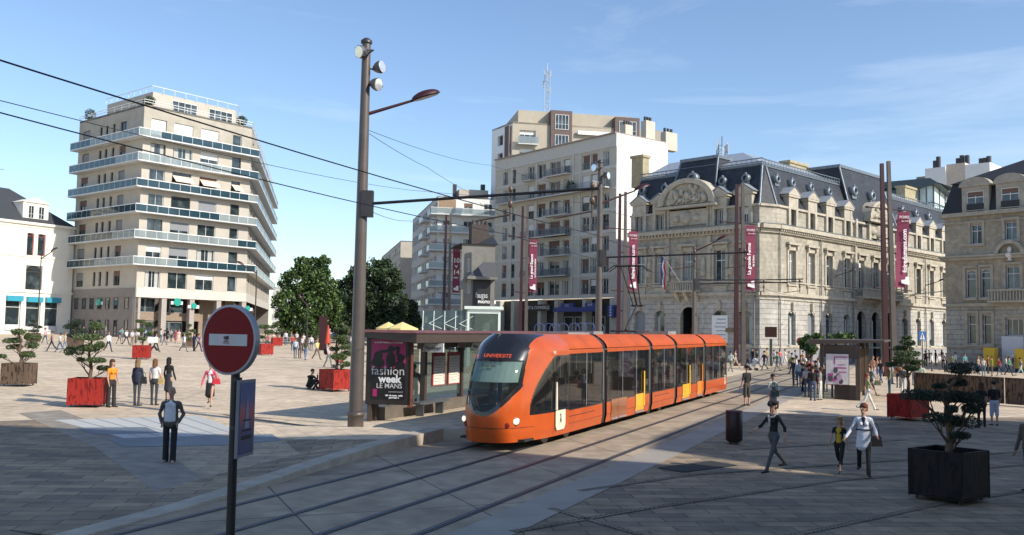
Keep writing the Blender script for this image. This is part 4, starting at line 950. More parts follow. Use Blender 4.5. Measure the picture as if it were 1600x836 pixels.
for F,ux,wd_,hh,dd in ((P1,up(1248,260,-6),4.2,2.2,-6),(P1,up(1310,270,-5),1.0,.5,-5),(P1,up(1418,305,-5),4.0,2.6,-4.5),(P2,P2.U(1002,275,-4),1.7,2.6,-3.2)):
    o=MB(); zb_=zmt-.3; o.fbox(F,ux-wd_/2,ux+wd_/2,dd-1.2,dd,zb_,zmt+hh+.6,0); o.fbox(F,ux-wd_/2-.15,ux+wd_/2+.15,dd-1.35,dd+.15,zmt+hh+.602,zmt+hh+.9,0); o.pieces('chimney',mat('ochre_chimney_stone',(.36,.31,.20),.9,var=.2,scale=2,bump=.3),PO,True)
# posters / plaques on it
o=bld('notice_panel','white printed notice sheet filling an arched window of the stone building left front','notice',P2.P(cols2[1],.1,zl0)); u_=cols2[1]
mb=MB(); mb.fbox(P2,u_-.95,u_+.95,.02,.06,zl0+.1,zl1-.5,0)
for k in range(7): mb.fbox(P2,u_-.75,u_+.3+.4*((k*37)%5)/5,.062,.068,zl1-.95-.4*k,zl1-.85-.4*k,1)
mb.build('sheet',[white,mat('blue_grey_print',(.25,.3,.42),.7)],o,True)
o=bld('plaque','small bronze coloured name plate on the stone building beside the white notice','plaque',P2.P(1,.1,zl0+1)); mb=MB(); mb.fbox(P2,P2.U(1149,517),P2.U(1134,517),.02,.07,z(P2,1140,519.5),z(P2,1140,512.5),0); mb.build('plate',mat('bronze_plate',(.19,.15,.08),.5,.4),o,True)
# flag
fl=bld('flag','limp blue white and red flag on a pole over the small stone balcony','flag',P2.P(m2+.4,.9,zbd+1.5))
a=P2.P(m2+.5,.9,zbd+1.5); b=P2.P(m2+1.6,2.4,zbd+4.2); mb=MB(); mb.tube(a,b,.05,.035); mb.build('flagpole',white,fl,True)
mb=MB(); cc=[mat('flag_blue',(.02,.04,.22),.8),mat('flag_white',(.7,.7,.7),.8),mat('flag_red',(.5,.02,.03),.8)]
for c in range(3):
    for k in range(8):
        f0=lambda i,j: b+Vector((-.25+.16*c+.16*i+.05*math.sin(j*1.4+c+i),-.15+.1*math.sin(j*1.7+c*2+i*2),-.1-j*.38-c*.25))
        mb.quad(f0(0,k),f0(1,k),f0(1,k+1),f0(0,k+1),c)
mb.build('flag_cloth',cc,fl,True)
# ================================================================ R: grey stone building on the right
OR=gp(1479,96.5); RF=Fac(OR,rad(-39.5)); RF.u=-RF.u
if RF.n.dot(-RF.o)<0: RF.n=-RF.n
wR=RF.U(1780,450); RS=Fac(OR,rad(50.5))
if RS.n.x>0: RS.n=-RS.n
RB=bld('stone_corner_building','grey stone corner building at right edge with dark mansard, arched dormers and a bust niche','building',OR)
gst=brickmat('grey_ashlar',(.42,.37,.29),(.38,.34,.27),(.26,.23,.19),1.2,.45,.01,.85,.3,vert=(RF.u.x,RF.u.y),bump=.4); gst2=brickmat('grey_rusticated',(.42,.41,.37),(.38,.37,.34),(.2,.19,.18),2.2,.5,.03,.85,.25,vert=(RF.u.x,RF.u.y),bump=.9)
gtr=mat('grey_carved_stone',(.36,.33,.27),.85,var=.2,scale=1.5,bump=.4)
y=lambda v,px=1540: z(RF,px,v)
zg=OR.z-.6; zc1=y(477); zc2=y(403); zc3=y(333); zpl=y(543)
U=lambda px: RF.U(px,450)
HR=[(U(1511),U(1524),y(538),y(492)),(U(1534.5),U(1548),y(538),y(492)),(U(1570),U(1598),y(524),y(498)),
 (U(1509),U(1525.5),y(465),y(421)),(U(1532),U(1548),y(465),y(420)),(U(1572),U(1594),y(452),y(418)),
 (U(1518),U(1536),y(380),y(350)),(U(1572),U(1591),y(374,1580),y(346,1580)),(U(1625),U(1645),y(374,1580),y(346,1580)),(U(1625),U(1645),y(465),y(420))]
mb=MB(); mb.holes(RF,0,wR,zc1,zc3,[h for h in HR if h[2]>zc1],.35); mb.holes(RF,0,wR,zg,zc1,[h for h in HR if h[2]<zc1],.35,m=1)
mb.holes(RS,0,20,zg,zc3,[],.3); mb.build('wall',[gst,gst2],RB,True)
for i,h in enumerate(HR): win(RF,h[0],h[1],h[2],h[3],RB,['1t','1t','3','1at','1at','2t','2t','2t','2t','2t'][i],.3,mat('pale_lilac_frame',(.62,.60,.66),.5))
mb=MB()
for zz_,t_,d_ in ((zc1-.1,.3,.3),(zc2-.15,.25,.45),(zc2+.12,.2,.6),(zc3-.2,.4,.5),(zc3-.9,.15,.15),(zpl-.05,.15,.12)):
    mb.fbox(RF,-.2,wR,.003,d_,zz_,zz_+t_,0); mb.fbox(RS,-d_*.5,20,.003,d_,zz_,zz_+t_,0)
mb.pieces('cornice',gtr,RB,True)
mb=MB()
for h in HR[:9]:
    mb.fbox(RF,h[0]-.28,h[0]-.005,.004,.10,h[2],h[3]+.2,0); mb.fbox(RF,h[1]+.005,h[1]+.28,.004,.10,h[2],h[3]+.2,0); mb.fbox(RF,h[0]-.3,h[1]+.3,.004,.22,h[2]-.25,h[2]-.02,0); mb.fbox(RF,h[0]-.3,h[1]+.3,.004,.16,h[3]+.2,h[3]+.42,0)
mb.pieces('window_surround',gtr,RB,True)
dm=mat('dark_mansard_slate',(.028,.027,.03),.6,var=.25,scale=8,bump=.3); zt_=z(RF,1500,287,-.8)
mb=MB(); mb.hexa([RF.P(-.3,.1,zc3+.2),RF.P(wR,.1,zc3+.2),RF.P(wR,-14,zc3+.2),RF.P(-.3,-14,zc3+.2),RF.P(.5,-.9,zt_),RF.P(wR,-.9,zt_),RF.P(wR,-14,zt_),RF.P(.5,-14,zt_)],0)
mb.hexa([RF.P(.3,-.7,zt_+.002),RF.P(wR,-.7,zt_+.002),RF.P(wR,-14,zt_),RF.P(.3,-14,zt_),RF.P(9,-6,zt_+3.4),RF.P(wR,-6,zt_+3.4),RF.P(wR,-8,zt_+3.4),RF.P(9,-8,zt_+3.4)],0); mb.build('roof',dm,RB,True)
for cx in (1527,1582,1640):
    u_=U(cx); mb=MB(); b0=zc3+.25; w_=1.35; zt2_=zt_-.6
    mb.fbox(RF,u_-w_,u_-w_+.5,-1.5,.12,b0,zt2_,0); mb.fbox(RF,u_+w_-.5,u_+w_,-1.5,.12,b0,zt2_,0); mb.fbox(RF,u_-w_+.5,u_+w_-.5,-1.5,.1,zt2_-.5,zt2_,0)
    n=10
    for i in range(n):
        A0=[(u_+1.6*math.cos(PI*k/n),zt2_+.95*math.sin(PI*k/n)) for k in (i,i+1)]
        mb.hexa([RF.P(A0[0][0],-1.6,zt2_),RF.P(A0[1][0],-1.6,zt2_),RF.P(A0[1][0],.3,zt2_),RF.P(A0[0][0],.3,zt2_),RF.P(A0[0][0],-1.6,A0[0][1]+.01),RF.P(A0[1][0],-1.6,A0[1][1]+.01),RF.P(A0[1][0],.3,A0[1][1]+.01),RF.P(A0[0][0],.3,A0[0][1]+.01)],0)
    dd=mb.build('dormer',gtr,RB,True); win(RF,u_-w_+.5,u_+w_-.5,b0+.1,zt2_-.5,dd,'2tb2',-.02,frame_w)
    mb=MB(); mb.fbox(RF,u_-w_+.5,u_+w_-.5,.14,.2,b0+.2,b0+.8,0); mb.build('window_guard',black,dd,True)
# bust niche and balcony
un=U(1581); mb=MB(); zn=y(398,1580); n=12
for i in range(n):
    a0,a1=PI*i/n,PI*(i+1)/n
    mb.hexa([RF.P(un+r_*math.cos(a),q_,zn+r_*1.0*math.sin(a)) for q_ in (.01,.55) for r_,a in ((1.45,a0),(1.45,a1),(1.1,a1),(1.1,a0))],0)
nic=mb.build('niche_arch',gtr,RB,True)
mb=MB(); c=RF.P(un,.4,zn+.15); mb.ball(c+Vector((0,0,.35)),(.22,.22,.3),0,10,7); mb.ball(c-Vector((0,0,.2)),(.45,.28,.3),0,10,6); mb.lathe(c-Vector((0,0,.75)),[(.25,0),(.16,.15),(.16,.3),(.25,.4)],0,10); mb.build('bust',mat('pale_bust_stone',(.62,.60,.55),.8),nic,True)
mb=MB(); bz=y(470,1585); a,b=un-1.9,un+2.2; mb.fbox(RF,a,b,.02,1.2,bz-.2,bz,0); mb.fbox(RF,a,b,1.05,1.2,bz+.95,bz+1.1,0)
for k in range(14): u_=a+.15+(b-a-.3)*k/13; mb.tube(RF.P(u_,1.12,bz),RF.P(u_,1.12,bz+.95),.1,.06,0,6)
mb.build('balcony',gtr,RB,True)
mb=MB(); mb.fbox(RF,U(1566),U(1599),.03,.4,zg,y(525),0); mb.build('white_hoarding',mat('pale_blue_hoarding',(.50,.54,.60),.7,var=.04),RB,True)
# behind: white block with flues, glazed pyramid roof
cB=gp(1552,150); cB.z=0
Bk=Fac(cB,rad(-45)); Bs=Fac(cB,rad(45))
for F in (Bk,Bs):
    if F.n.dot(-F.o)<0: F.n=-F.n
e=bld('rooftop_block','white and sand coloured stepped block with dark flues above the far roofs','building',(cB.x,cB.y,0))
zt_=at(1508,249,150).z; mb=MB(); wB=Bk.U(1430,270)
mb.fbox(Bk,Bk.U(1508,270),Bk.U(1479,270),-8,0,0,zt_,0); 
mb.build('middle_wall',mat('sand_render',(.62,.52,.42),.8),e,True)
mb=MB(); mb.fbox(Bk,Bk.U(1479,270)+.01,Bk.U(1447,270),-8,.5,0,at(1460,252,150).z,0); mb.fbox(Bk,-.0,Bk.U(1508,270)-.01,-9,0,0,zt_-.4,0); mb.build('white_wall',gable,e,True)
mb=MB(); mb.fbox(Bk,Bk.U(1447,270)+.01,Bk.U(1430,270),-8,-.5,0,at(1438,262,150).z,0); mb.build('brown_wall',mat('taupe_render',(.30,.25,.21),.8),e,True)
fl_=MB(); 
for px,py in ((1461,246),(1466,240),(1497,247),(1503,243),(1511,244),(1533,252),(1539,252),(1545,250)):
    p=Bk.P(Bk.U(px,py,-3),-3,zt_-2.0); q_=at(px,py,150); fl_.tube(p,Vector((p.x,p.y,q_.z+1.2)),.4,m=0,n=8)
fl_.pieces('flue',dgrey,e,True)
cG_=gp(1462,128); cG_.z=0; pg=bld('glass_roof_building','bright glazed gable under a dark pitched roof behind the stone building','building',(cG_.x,cG_.y,0))
F=Fac(cG_,rad(-50)); 
if F.n.dot(-F.o)<0: F.n=-F.n
F2=Fac(cG_,rad(40)); 
if F2.n.dot(-F2.o)<0: F2.n=-F2.n
zz_=lambda py: at(1462,py,128).z
Lw=F.U(1405,300); Rw=F2.U(1500,300)
mb=MB(); mb.quad(F.P(0,0,zz_(345)),F.P(Lw,0,zz_(345)),F.P(Lw,0,zz_(302)),F.P(0,0,zz_(287)),0); mb.quad(F2.P(0,0,zz_(345)),F2.P(Rw,0,zz_(345)),F2.P(Rw,0,zz_(305)),F2.P(0,0,zz_(287)),0)
glz=mat('bright_glazing',(.62,.74,.75),.18,.0,var=.12,scale=.8,spec=.9); mb.build('glazing',glz,pg,True)
mb=MB()
for k in range(6): u_=Lw*k/5; mb.fbox(F,u_-.06,u_+.06,.01,.12,zz_(345),zz_(303-13*(1-k/5)),0)
for k in range(6): u_=Rw*k/5; mb.fbox(F2,u_-.06,u_+.06,.01,.12,zz_(345),zz_(305-15*(1-k/5)),0)
mb.fbox(F,0,Lw,.01,.14,zz_(317),zz_(316),0); mb.fbox(F2,0,Rw,.01,.14,zz_(317),zz_(316),0); mb.build('glazing_bars',mat('green_grey_metal',(.10,.15,.15),.5,.3),pg,True)
mb=MB(); t=zz_(276); P=[F.P(-1,1.2,zz_(288)),F.P(Lw+2,1.2,zz_(303)),F.P(Lw+2,-8,zz_(303)),F.P(-1,-8,zz_(284)),F.P(2,-.5,zz_(276)),F.P(Lw+2,-.5,zz_(285)),F.P(Lw+2,-7,zz_(285)),F.P(2,-7,zz_(276))]; mb.hexa(P,0)
mb.hexa([F2.P(-.5,1.0,zz_(289)),F2.P(Rw,1.0,zz_(308)),F2.P(Rw,-8,zz_(308)),F2.P(-.5,-8,zz_(289)),F2.P(.3,-.5,zz_(277)),F2.P(Rw,-.5,zz_(290)),F2.P(Rw,-7,zz_(290)),F2.P(.3,-7,zz_(277))],0)
mb.build('roof',mat('dark_green_grey_roof',(.055,.075,.08),.5,.2,var=.2),pg,True)
mb=MB(); mb.quad(F.P(0,-.3,0),F.P(Lw,-.3,0),F.P(Lw,-.3,zz_(345)),F.P(0,-.3,zz_(345)),0); mb.quad(F2.P(0,-.3,0),F2.P(Rw,-.3,0),F2.P(Rw,-.3,zz_(345)),F2.P(0,-.3,zz_(345)),0); mb.build('wall',greyG,pg,True)
b_=at(1128,262,118); lattice('radio_mast','dark lattice mast standing behind the slate roof of the stone building',(b_.x,b_.y,b_.z-3),6.6,1.1,mat('dark_mast',(.06,.07,.09),.5,.5),True,cat='radio mast')
mb=MB(); x,y_=b_.x,b_.y; mb.box((x,y_,(b_.z-3)/2),(6,6,b_.z-3)); o=mb.build('rear_house',sand); tag(o,'plain sand coloured block hidden behind the slate roofs, carrying the dark mast','building')
# closing terrace to the far right and far behind, hidden gaps
for (x,y_,sx_,sy_,h_,rz_,lab) in ((95,150,30,14,15,-.6,'plain far house closing the street on the right'),):
    mb=MB(); mb.box((x,y_,h_/2),(sx_,sy_,h_),rz=rz_); tag(mb.build('far_house',whG),lab,'house')
# houses just outside the frame, behind and right of the camera: they throw the foreground shade
def caster(name,label,pts,h,m):
    mb=MB(); mb.prism([(p[0],p[1]) for p in pts],-1,h,0); o=mb.build('wall',m,None); e=empty(name,(0,0,0),0,label,'building'); put(o,e); KIDS.setdefault(e.name,[]).append(o)
    mb=MB(); cx=sum(p[0] for p in pts)/len(pts); cy=sum(p[1] for p in pts)/len(pts)
    mb.prism([(cx+(p[0]-cx)*1.0,cy+(p[1]-cy)*1.0) for p in pts],h+.003,h+.25,0); put(mb.build('roof',slate,e),None)
HS_=20.0; k=HS_/math.tan(SUN_EL); sh=lambda x,y: (x+SUN_H.x*k, y+SUN_H.y*k)
caster('corner_house','tall pale house beside the viewpoint shading the foreground paving',[sh(-16.5,27.3),sh(-4.5,26.0),sh(2.8,23.4),sh(7.2,22.2),sh(20,17.5),(60,-45),(12,-45)],HS_,cream)
caster('terrace_house','second tall house along the right side of the square',[sh(3.9,25.9),sh(4.6,29),sh(9.1,38.4),sh(20.5,37.4),sh(36,36.6),sh(66,34),sh(60,19),sh(20.5,17.6),sh(7.6,22.3)],HS_,stA)
# ================================================================ the tram (built in its own axes: x forward = away from us along the line, y = to the right)
orange=mat('orange_tram_paint',(.50,.082,.010),.32,0,var=.12,scale=1.6,spec=.4,coat=.25); orange_r=mat('orange_roof_panel',(.47,.082,.014),.5,var=.12,spec=.25,scale=1.2)
tblack=mat('gloss_black_panel',(.012,.012,.014),.18,coat=.6); tdark=mat('tram_underframe',(.02,.02,.02),.7); bell=mat('bellows_rubber',(.055,.055,.06),.7,var=.2,scale=9,stretch=(12,1,1)); grille=mat('silver_joint_strip',(.35,.36,.38),.35,.6)
tg=glassmat('tram_window_glass',(.012,.015,.016),.29,.03,(.70,.74,.72)); ws_g=glassmat('windscreen_glass',(.02,.028,.03),.62,.02,(.72,.82,.80))
yel=mat('yellow_door_panel',(.85,.42,.02),.35,coat=.4); org2=mat('amber_door_panel',(.80,.25,.02),.35,coat=.4); cream_=mat('cream_badge',(.75,.68,.52),.4)
def s_px(px,t=-9.4):
    r=ray(px,560); # point on vertical plane t
    c,s_=math.cos(TA),math.sin(TA); k=t/(c*r.x-s_*r.y); x,y=r.x*k,r.y*k; return s_*x+c*y
S0=21.95
tram=empty('tram',trk(S0,-10.54,0),0,'bright orange five section tram standing at the platform, destination display lit','tram')
p0=trk(0,-10.54); p1=trk(40,-10.54); slope=math.atan2((p1-p0).z,40)
tram.rotation_euler=(0,-slope*1.0,PI/2-TA)
W_=1.15; ZB=.24; ZT=3.08; LEN=s_px(1133.5)-S0+1.0
joints=[s_px(x)-S0 for x in (945,1017,1056,1101)]
def half(z_):            # half width against height
    if z_<.5: return W_-.05+(z_-.24)*.19
    if z_<2.62: return W_
    q=(z_-2.62)/(ZT-2.62); return W_-.42*q**2.2-.02*q
prof=[.24,.36,.5,.8,1.1,1.5,2.0,2.4,2.62,2.75,2.88,2.98,3.05,ZT]
def ring_pts(x,zs=prof):
    return [Vector((x,-half(z_),z_)) for z_ in zs]+[Vector((x,half(z_),z_)) for z_ in reversed(zs)]
# local y: the tram's local +y is world left of heading => visible side is -y
WB,WT=.92,2.52
def side_panel(mb,x0,x1,z0,z1,sgn,off=.0,m=0,n=1):
    zs=[z_ for z_ in [z0]+[q for q in prof if z0<q<z1]+[z1]]
    for a,b in zip(zs[:-1],zs[1:]):
        ya,yb=sgn*(half(a)+off),sgn*(half(b)+off)
        mb.add([(x0,ya,a),(x1,ya,a),(x1,yb,b),(x0,yb,b)],[(0,1,2,3) if sgn<0 else (3,2,1,0)],m,True)
CABL=3.35
mods=[(CABL,joints[0]-.22),(joints[0]+.22,joints[1]-.22),(joints[1]+.22,joints[2]-.22),(joints[2]+.22,joints[3]-.22),(joints[3]+.22,LEN-1.0)]
def roofstrip(mb,x0,x1,m=0):
    zs=[2.62,2.75,2.88,2.98,3.05,ZT]
    for sgn in (-1,1): side_panel(mb,x0,x1,2.66,ZT,sgn,0,m)
    mb.add([(x0,-half(ZT),ZT),(x1,-half(ZT),ZT),(x1,half(ZT),ZT),(x0,half(ZT),ZT)],[(0,1,2,3)],m)
seat_m=mat('tram_seat_fabric',(.30,.06,.05),.8,var=.2,scale=8); inner=mat('tram_interior',(.22,.22,.21),.7)
for mi,(x0,x1) in enumerate(mods):
    body=MB()
    for sgn in (-1,1):
        side_panel(body,x0,x1,ZB,WB,sgn); side_panel(body,x0,x1,WT,2.64,sgn)
        body.add([(x0,sgn*(W_-.03),2.64),(x1,sgn*(W_-.03),2.64),(x1,sgn*(W_-.03),2.67),(x0,sgn*(W_-.03),2.67)],[(0,1,2,3)],1)
    body.box(((x0+x1)/2,0,.30),(x1-x0,2*W_-.25,.12),1); body.box(((x0+x1)/2,0,2.6),(x1-x0,2*W_-.12,.05),2)
    for xx in (x0,x1):
        for sgn in (-1,1): body.box((xx+(.03 if xx==x0 else -.03),sgn*(W_-.09),(WB+WT)/2),(.06,.12,WT-WB),1)
    bo=body.build('body_section',[orange,tdark,inner],tram)
    rf=MB(); roofstrip(rf,x0+.01,x1-.01,0); rf.build('roof_panel',orange_r,tram)
    # glazing band with pillars
    n=max(2,round((x1-x0)/1.55)); 
    for sgn in (-1,1):
        for k in range(n):
            a=x0+.06+(x1-x0-.12)*k/n; b=x0+.06+(x1-x0-.12)*(k+1)/n
            door = (mi in (1,3) and k in ((1,2) if mi==1 else (0,n-1))) or (mi==0 and k==0)
            gz=MB(); zb_=WB if not door else (.62 if mi in(1,3) else WB)
            side_panel(gz,a+.02,b-.02,WB,WT,sgn,-.012,0)
            side_panel(gz,a-.02,a+.02,WB,WT,sgn,.004,1 if k else 2)
            w=gz.build('side_window',[tg,alu,tblack],tram)
    # interior seats
    it=MB(); k=x0+.6
    while k<x1-.6:
        for sgn in (-1,1):
            it.box((k,sgn*.72,.85),(.45,.75,.12),0); it.box((k+.2,sgn*.72,1.2),(.09,.75,.75),0)
        k+=1.25
    it.pieces('seat',seat_m,tram)
    it=MB(); k=x0+.9
    while k<x1: it.tube((k,.35,.4),(k,.35,2.55),.02,m=0,n=6); k+=1.7
    it.pieces('grab_pole',mat('yellow_grab_pole',(.7,.5,.1),.4),tram)
# doors on the middle cars: leaves with a coloured lower panel
def door(x0,x1,m,zt_=.95,handle=True):
    d=MB(); side_panel(d,x0,x1,.36,zt_,-1,.012,0); side_panel(d,x0-.02,x0+.0,.36,WT,-1,.016,1); o=d.build('door_leaf',[m,tblack],tram)
    if handle: h=MB(); h.tube((x1-.06,-W_-.03,.5),(x1-.06,-W_-.03,1.75),.03,m=0,n=6); h.build('handle',mat('yellow_strip',(.9,.55,.05),.4) if m is not org2 else org2,o)
    st=MB(); st.box(((x0+x1)/2,-W_+.02,.31),(x1-x0-.1,.09,.05),0); st.build('step_plate',alu,o)
X=lambda px: s_px(px)-S0
door(X(955),X(966),mat('brown_reflecting_door',(.30,.09,.02),.2,coat=.7),.95,False); door(X(966),X(979),MATS['brown_reflecting_door'],.95,False)
door(X(993),X(1006),yel); door(X(1066),X(1077),yel); door(X(1089),X(1096.5),org2,.95,True)
# first door with cream badge and handle
d=MB(); xa=X(868.5); side_panel(d,xa-.02,xa,.3,WT,-1,.006,0); dl=d.build('cab_door_edge',tblack,tram)
d=MB(); d.tube((xa,-W_-.03,.98),(xa,-W_-.03,1.75),.045,.03,0,8); d.build('door_handle',cream_,dl)
def badge(x0,x1,z0,z1,par):
    d=MB(); pts=[(x0,z1),(x0,z0+.12),(x0+.1,z0),(x1-.1,z0),(x1,z0+.12),(x1,z1)]
    d.add([(x,-W_-.006,z_) for x,z_ in pts],[tuple(range(6))],0); o=d.build('badge',cream_,par)
    c=(x0+x1)/2; k=MB(); P=[(c-.06,z0+.44),(c+.03,z0+.46),(c+.04,z0+.36),(c+.09,z0+.12),(c+.03,z0+.24),(c-.03,z0+.22),(c-.09,z0+.10),(c-.05,z0+.28),(c-.01,z0+.36)]
    k.add([(x,-W_-.010,z_) for x,z_ in P],[tuple(range(len(P)))],0); k.build('badge_mark',tdark,o)
badge(xa+.02,X(884),.40,1.10 if False else .95,tram); badge(LEN-1.35,LEN-1.05,.5,1.0,tram)
# thin grooves
for a,b,zz in ((890,930,.70),(1022,1045,.72)):
    d=MB(); d.add([(X(a),-W_-.004,zz),(X(b),-W_-.004,zz),(X(b),-W_-.004,zz+.02),(X(a),-W_-.004,zz+.02)],[(0,1,2,3)],0); d.build('panel_gap',tdark,tram)
# bellows between sections
for j in joints:
    d=MB(); n=7
    for k in range(n):
        x0=j-.2+.4*k/n; sc=-.04 if k%2 else -.09; Pa=ring_pts(x0,prof); Pb=ring_pts(x0+.4/n,prof)
        off=lambda v: Vector((v.x,v.y*(1+sc),v.z-(.02 if v.z>2.9 else 0)))
        Pa=[off(v) for v in Pa]; Pb=[off(v) for v in Pb]; m_=len(Pa); d.add(Pa+Pb,[(i,(i+1)%m_,m_+(i+1)%m_,m_+i) for i in range(m_)],0)
    b_=d.build('bellows',bell,tram)
    d=MB()
    for sgn in (-1,1): side_panel(d,j-.13,j-.06,1.0,2.6,sgn,-.02,0)
    d.pieces('joint_strip',grille,b_)
# bogies
for c in ((joints[0]+mods[0][0])/2-1.6,(joints[1]+joints[2])/2,(joints[3]+LEN)/2-.6):
    for dx in (-.85,.85):
        for sgn in (-1,1):
            d=MB(); d.lathe((c+dx,sgn*.70,.27),[(.27,-.05),(.27,.05),(.1,.06)],0,16,Matrix.Rotation(PI/2,3,'X')); d.build('wheel',steel,tram)
# cab: dense surface of revolution-like rows; materials by region
def xfront(z_):   # how far back the nose tip lies at this height
    if z_<.9: return .12*(.9-z_)**1.0*0+.06*((.9-z_)/.66)**2
    q=(z_-.9)/(ZT-.9); return .02*q+1.25*q**1.75
NZ,NA=150,220
def cabpt(i,j,front=True):
    z_=ZB+(ZT-ZB)*i/NZ; a=-PI/2+PI*j/NA; sf=xfront(z_); Lc=CABL-sf; e=2.75
    cy,sx=math.sin(a),math.cos(a); hy=half(z_); 
    if z_>2.6: hy*=1
    y_=hy*math.copysign(abs(cy)**(2/e),cy); x_=CABL-Lc*abs(sx)**(2/2.4)
    # narrow the plan a little towards the nose
    return Vector((x_,y_,z_))
def cabmat(v,a):
    z_,y_,x_=v.z,abs(v.y),v.x
    # side window: behind an orange sweeping pillar
    edge=.93
    if z_>2.50-.0 and y_<.74 and x_<CABL-.9 and z_<=ZT: 
        if z_>2.72: return 2
    # windscreen U shape
    if .92<z_<2.72:
        zz_=(z_-.92)/(1.8); wlim=.80*min(1,(zz_/.42))**.5 if zz_<.42 else .80-.05*(zz_-.42)
        if y_<wlim and x_<CABL-.9:
            if z_>2.38: return 2
            inner_=.81*min(1,((z_-1.03)/.75))**.5 if 1.03<z_<1.78 else (.785 if z_>=1.78 else -1)
            if y_<inner_-.05: return 1
            return 2
    if y_>.86 or x_>CABL-.8:
        xs_=.95+1.35*max(0,(z_-.92)/1.55)**1.9
        if .92<z_<2.50 and x_>xs_ and y_>.80: return 3 if (z_>1.0 and x_>xs_+.07 and x_<CABL-.12 and z_<2.44) else 2
    return 0
parts={0:[],1:[],2:[],3:[]}
V=[[cabpt(i,j) for j in range(NA+1)] for i in range(NZ+1)]
for i in range(NZ):
    for j in range(NA):
        c=(V[i][j]+V[i+1][j+1])/2; parts[cabmat(c,0)].append((i,j))
names={0:('cab_shell',orange),1:('windscreen',ws_g),2:('cab_black_mask',tblack),3:('cab_side_window',tg)}
def cab(parts,mirror=False):
    for k,fl in parts.items():
        if not fl: continue
        idx={};vs=[];fs=[]
        for i,j in fl:
            f=[]
            for a,b in ((i,j),(i,j+1),(i+1,j+1),(i+1,j)):
                if (a,b) not in idx: idx[(a,b)]=len(vs); v=V[a][b].copy(); v.x=(LEN-v.x) if mirror else v.x; vs.append(v)
                f.append(idx[(a,b)])
            fs.append(tuple(f) if mirror else tuple(reversed(f)))
        mb=MB(); mb.add(vs,fs,0,True); mb.build(names[k][0],names[k][1],tram)
cab(parts)
rear=MB(); 
# rear nose: same surface shortened
for k,fl in parts.items():
    idx={};vs=[];fs=[]
    for i,j in fl:
        f=[]
        for a,b in ((i,j),(i,j+1),(i+1,j+1),(i+1,j)):
            if (a,b) not in idx: idx[(a,b)]=len(vs); v=V[a][b]; vs.append(Vector((LEN-1.0+(CABL-v.x)*.45,v.y,v.z)))
            f.append(idx[(a,b)])
        fs.append(tuple(f))
    if fl: mb=MB(); mb.add(vs,fs,0,True); mb.build('rear_'+names[k][0],names[k][1],tram)
mb=MB(); P=[V[NZ][j] for j in range(NA+1)]; mb.add(P,[tuple(range(NA+1))],0); mb.build('cab_roof',tblack,tram)
mb=MB(); mb.box((1.9,0,.28),(2.6,1.9,.06),0); mb.build('cab_floor',tdark,tram)
# display, lamps, wiper, blind
def cabat(y_,z_,off=.03):
    i=(z_-ZB)/(ZT-ZB)*NZ; best=min(range(NA+1),key=lambda j: abs(V[int(i)][j].y-y_)+(0 if V[int(i)][j].x<CABL-.3 else 9)); a=V[int(i)][best].lerp(V[int(i)+1][best],i-int(i)); return Vector((a.x-off,y_,z_))
disp=mat('display_glass',(.01,.01,.012),.15)
led=mat('amber_led',(.3,.03,.01),.5,var=0,emit=((1,.14,.05),.40))
nrm_t=math.atan2(xfront(2.56)-xfront(2.44),.12)
c=cabat(0,2.48,.10); ML=Matrix.Identity(4); ux=Vector((0,-1,0)); uy=Vector((math.sin(nrm_t),0,math.cos(nrm_t))); uz=ux.cross(uy)
for i in range(3): ML[i][0]=ux[i]; ML[i][1]=uy[i]; ML[i][2]=uz[i]; ML[i][3]=c[i]
text('destination_text','UNIVERSITE',.17,ML@Matrix.Translation((.12,0,.02)),led,tram,world=False,sx=.88,space=1.05)
text('line_text','T1',.13,ML@Matrix.Translation((-.50,-.02,.0)),led,tram,world=False)
mb=MB(); 
zs=[1.80,1.88,1.98,2.05,2.12,2.2,2.28,2.34]; 
for a,b in zip(zs[:-1],zs[1:]):
    ys=[-.70+.14*k for k in range(11)]
    for ya,yb in zip(ys[:-1],ys[1:]):
        q=[cabat(ya,a,-.06),cabat(yb,a,-.06),cabat(yb,b,-.06),cabat(ya,b,-.06)]; mb.add(q,[(0,1,2,3)],0)
bl_=mb.build('sun_blind',mat('pale_sun_blind',(.60,.70,.66),.8,var=.05),tram)
c=cabat(.1,2.22,.02); M2=ML.copy(); 
for i in range(3): M2[i][3]=c[i]
text('blind_text','P1023 902',.10,M2,tdark,bl_,world=False)
for y_ in (-.75,.75):
    c=cabat(y_,.79,.0); mb=MB(); R=Matrix.Rotation(-PI/2,3,'Y')@Matrix.Identity(3)
    R=Vector((-1,math.copysign(.45,y_),.0)).to_track_quat('Z','Y').to_matrix()
    mb.lathe(c,[(.105,-.05),(.105,.03),(.085,.04)],0,16,R); h=mb.build('headlight_bezel',alu,tram)
    mb=MB(); mb.lathe(c,[(.08,.035),(.06,.06),(.0,.065)],0,14,R); mb.build('headlight_lens',mat('headlight_lit',(.9,.85,.75),.2,var=0,emit=((1,.85,.6),.9)),h)
    y2=y_*.80; c=cabat(y2,.70,.0); mb=MB(); mb.lathe(c,[(.07,-.04),(.07,.02),(.05,.025)],0,12,R); mb.build('tail_light',mat('tail_red',(.25,.02,.015),.2),tram)
mb=MB(); mb.tube(cabat(.25,1.08,.03),cabat(.62,1.55,.05),.018,m=0,n=5); mb.tube(cabat(.56,1.2,.06),cabat(.60,1.95,.06),.014,m=0,n=5); mb.tube(cabat(.05,1.06,.03),cabat(.45,1.5,.05),.014,m=0,n=5); mb.build('wiper',black,tram)
mb=MB(); 
for zz in (.62,):
    pts=[cabat(-.98+.14*k,zz,.012) for k in range(15)]; mb.path(pts,.008,0,4)
mb.build('bumper_gap',tdark,tram)
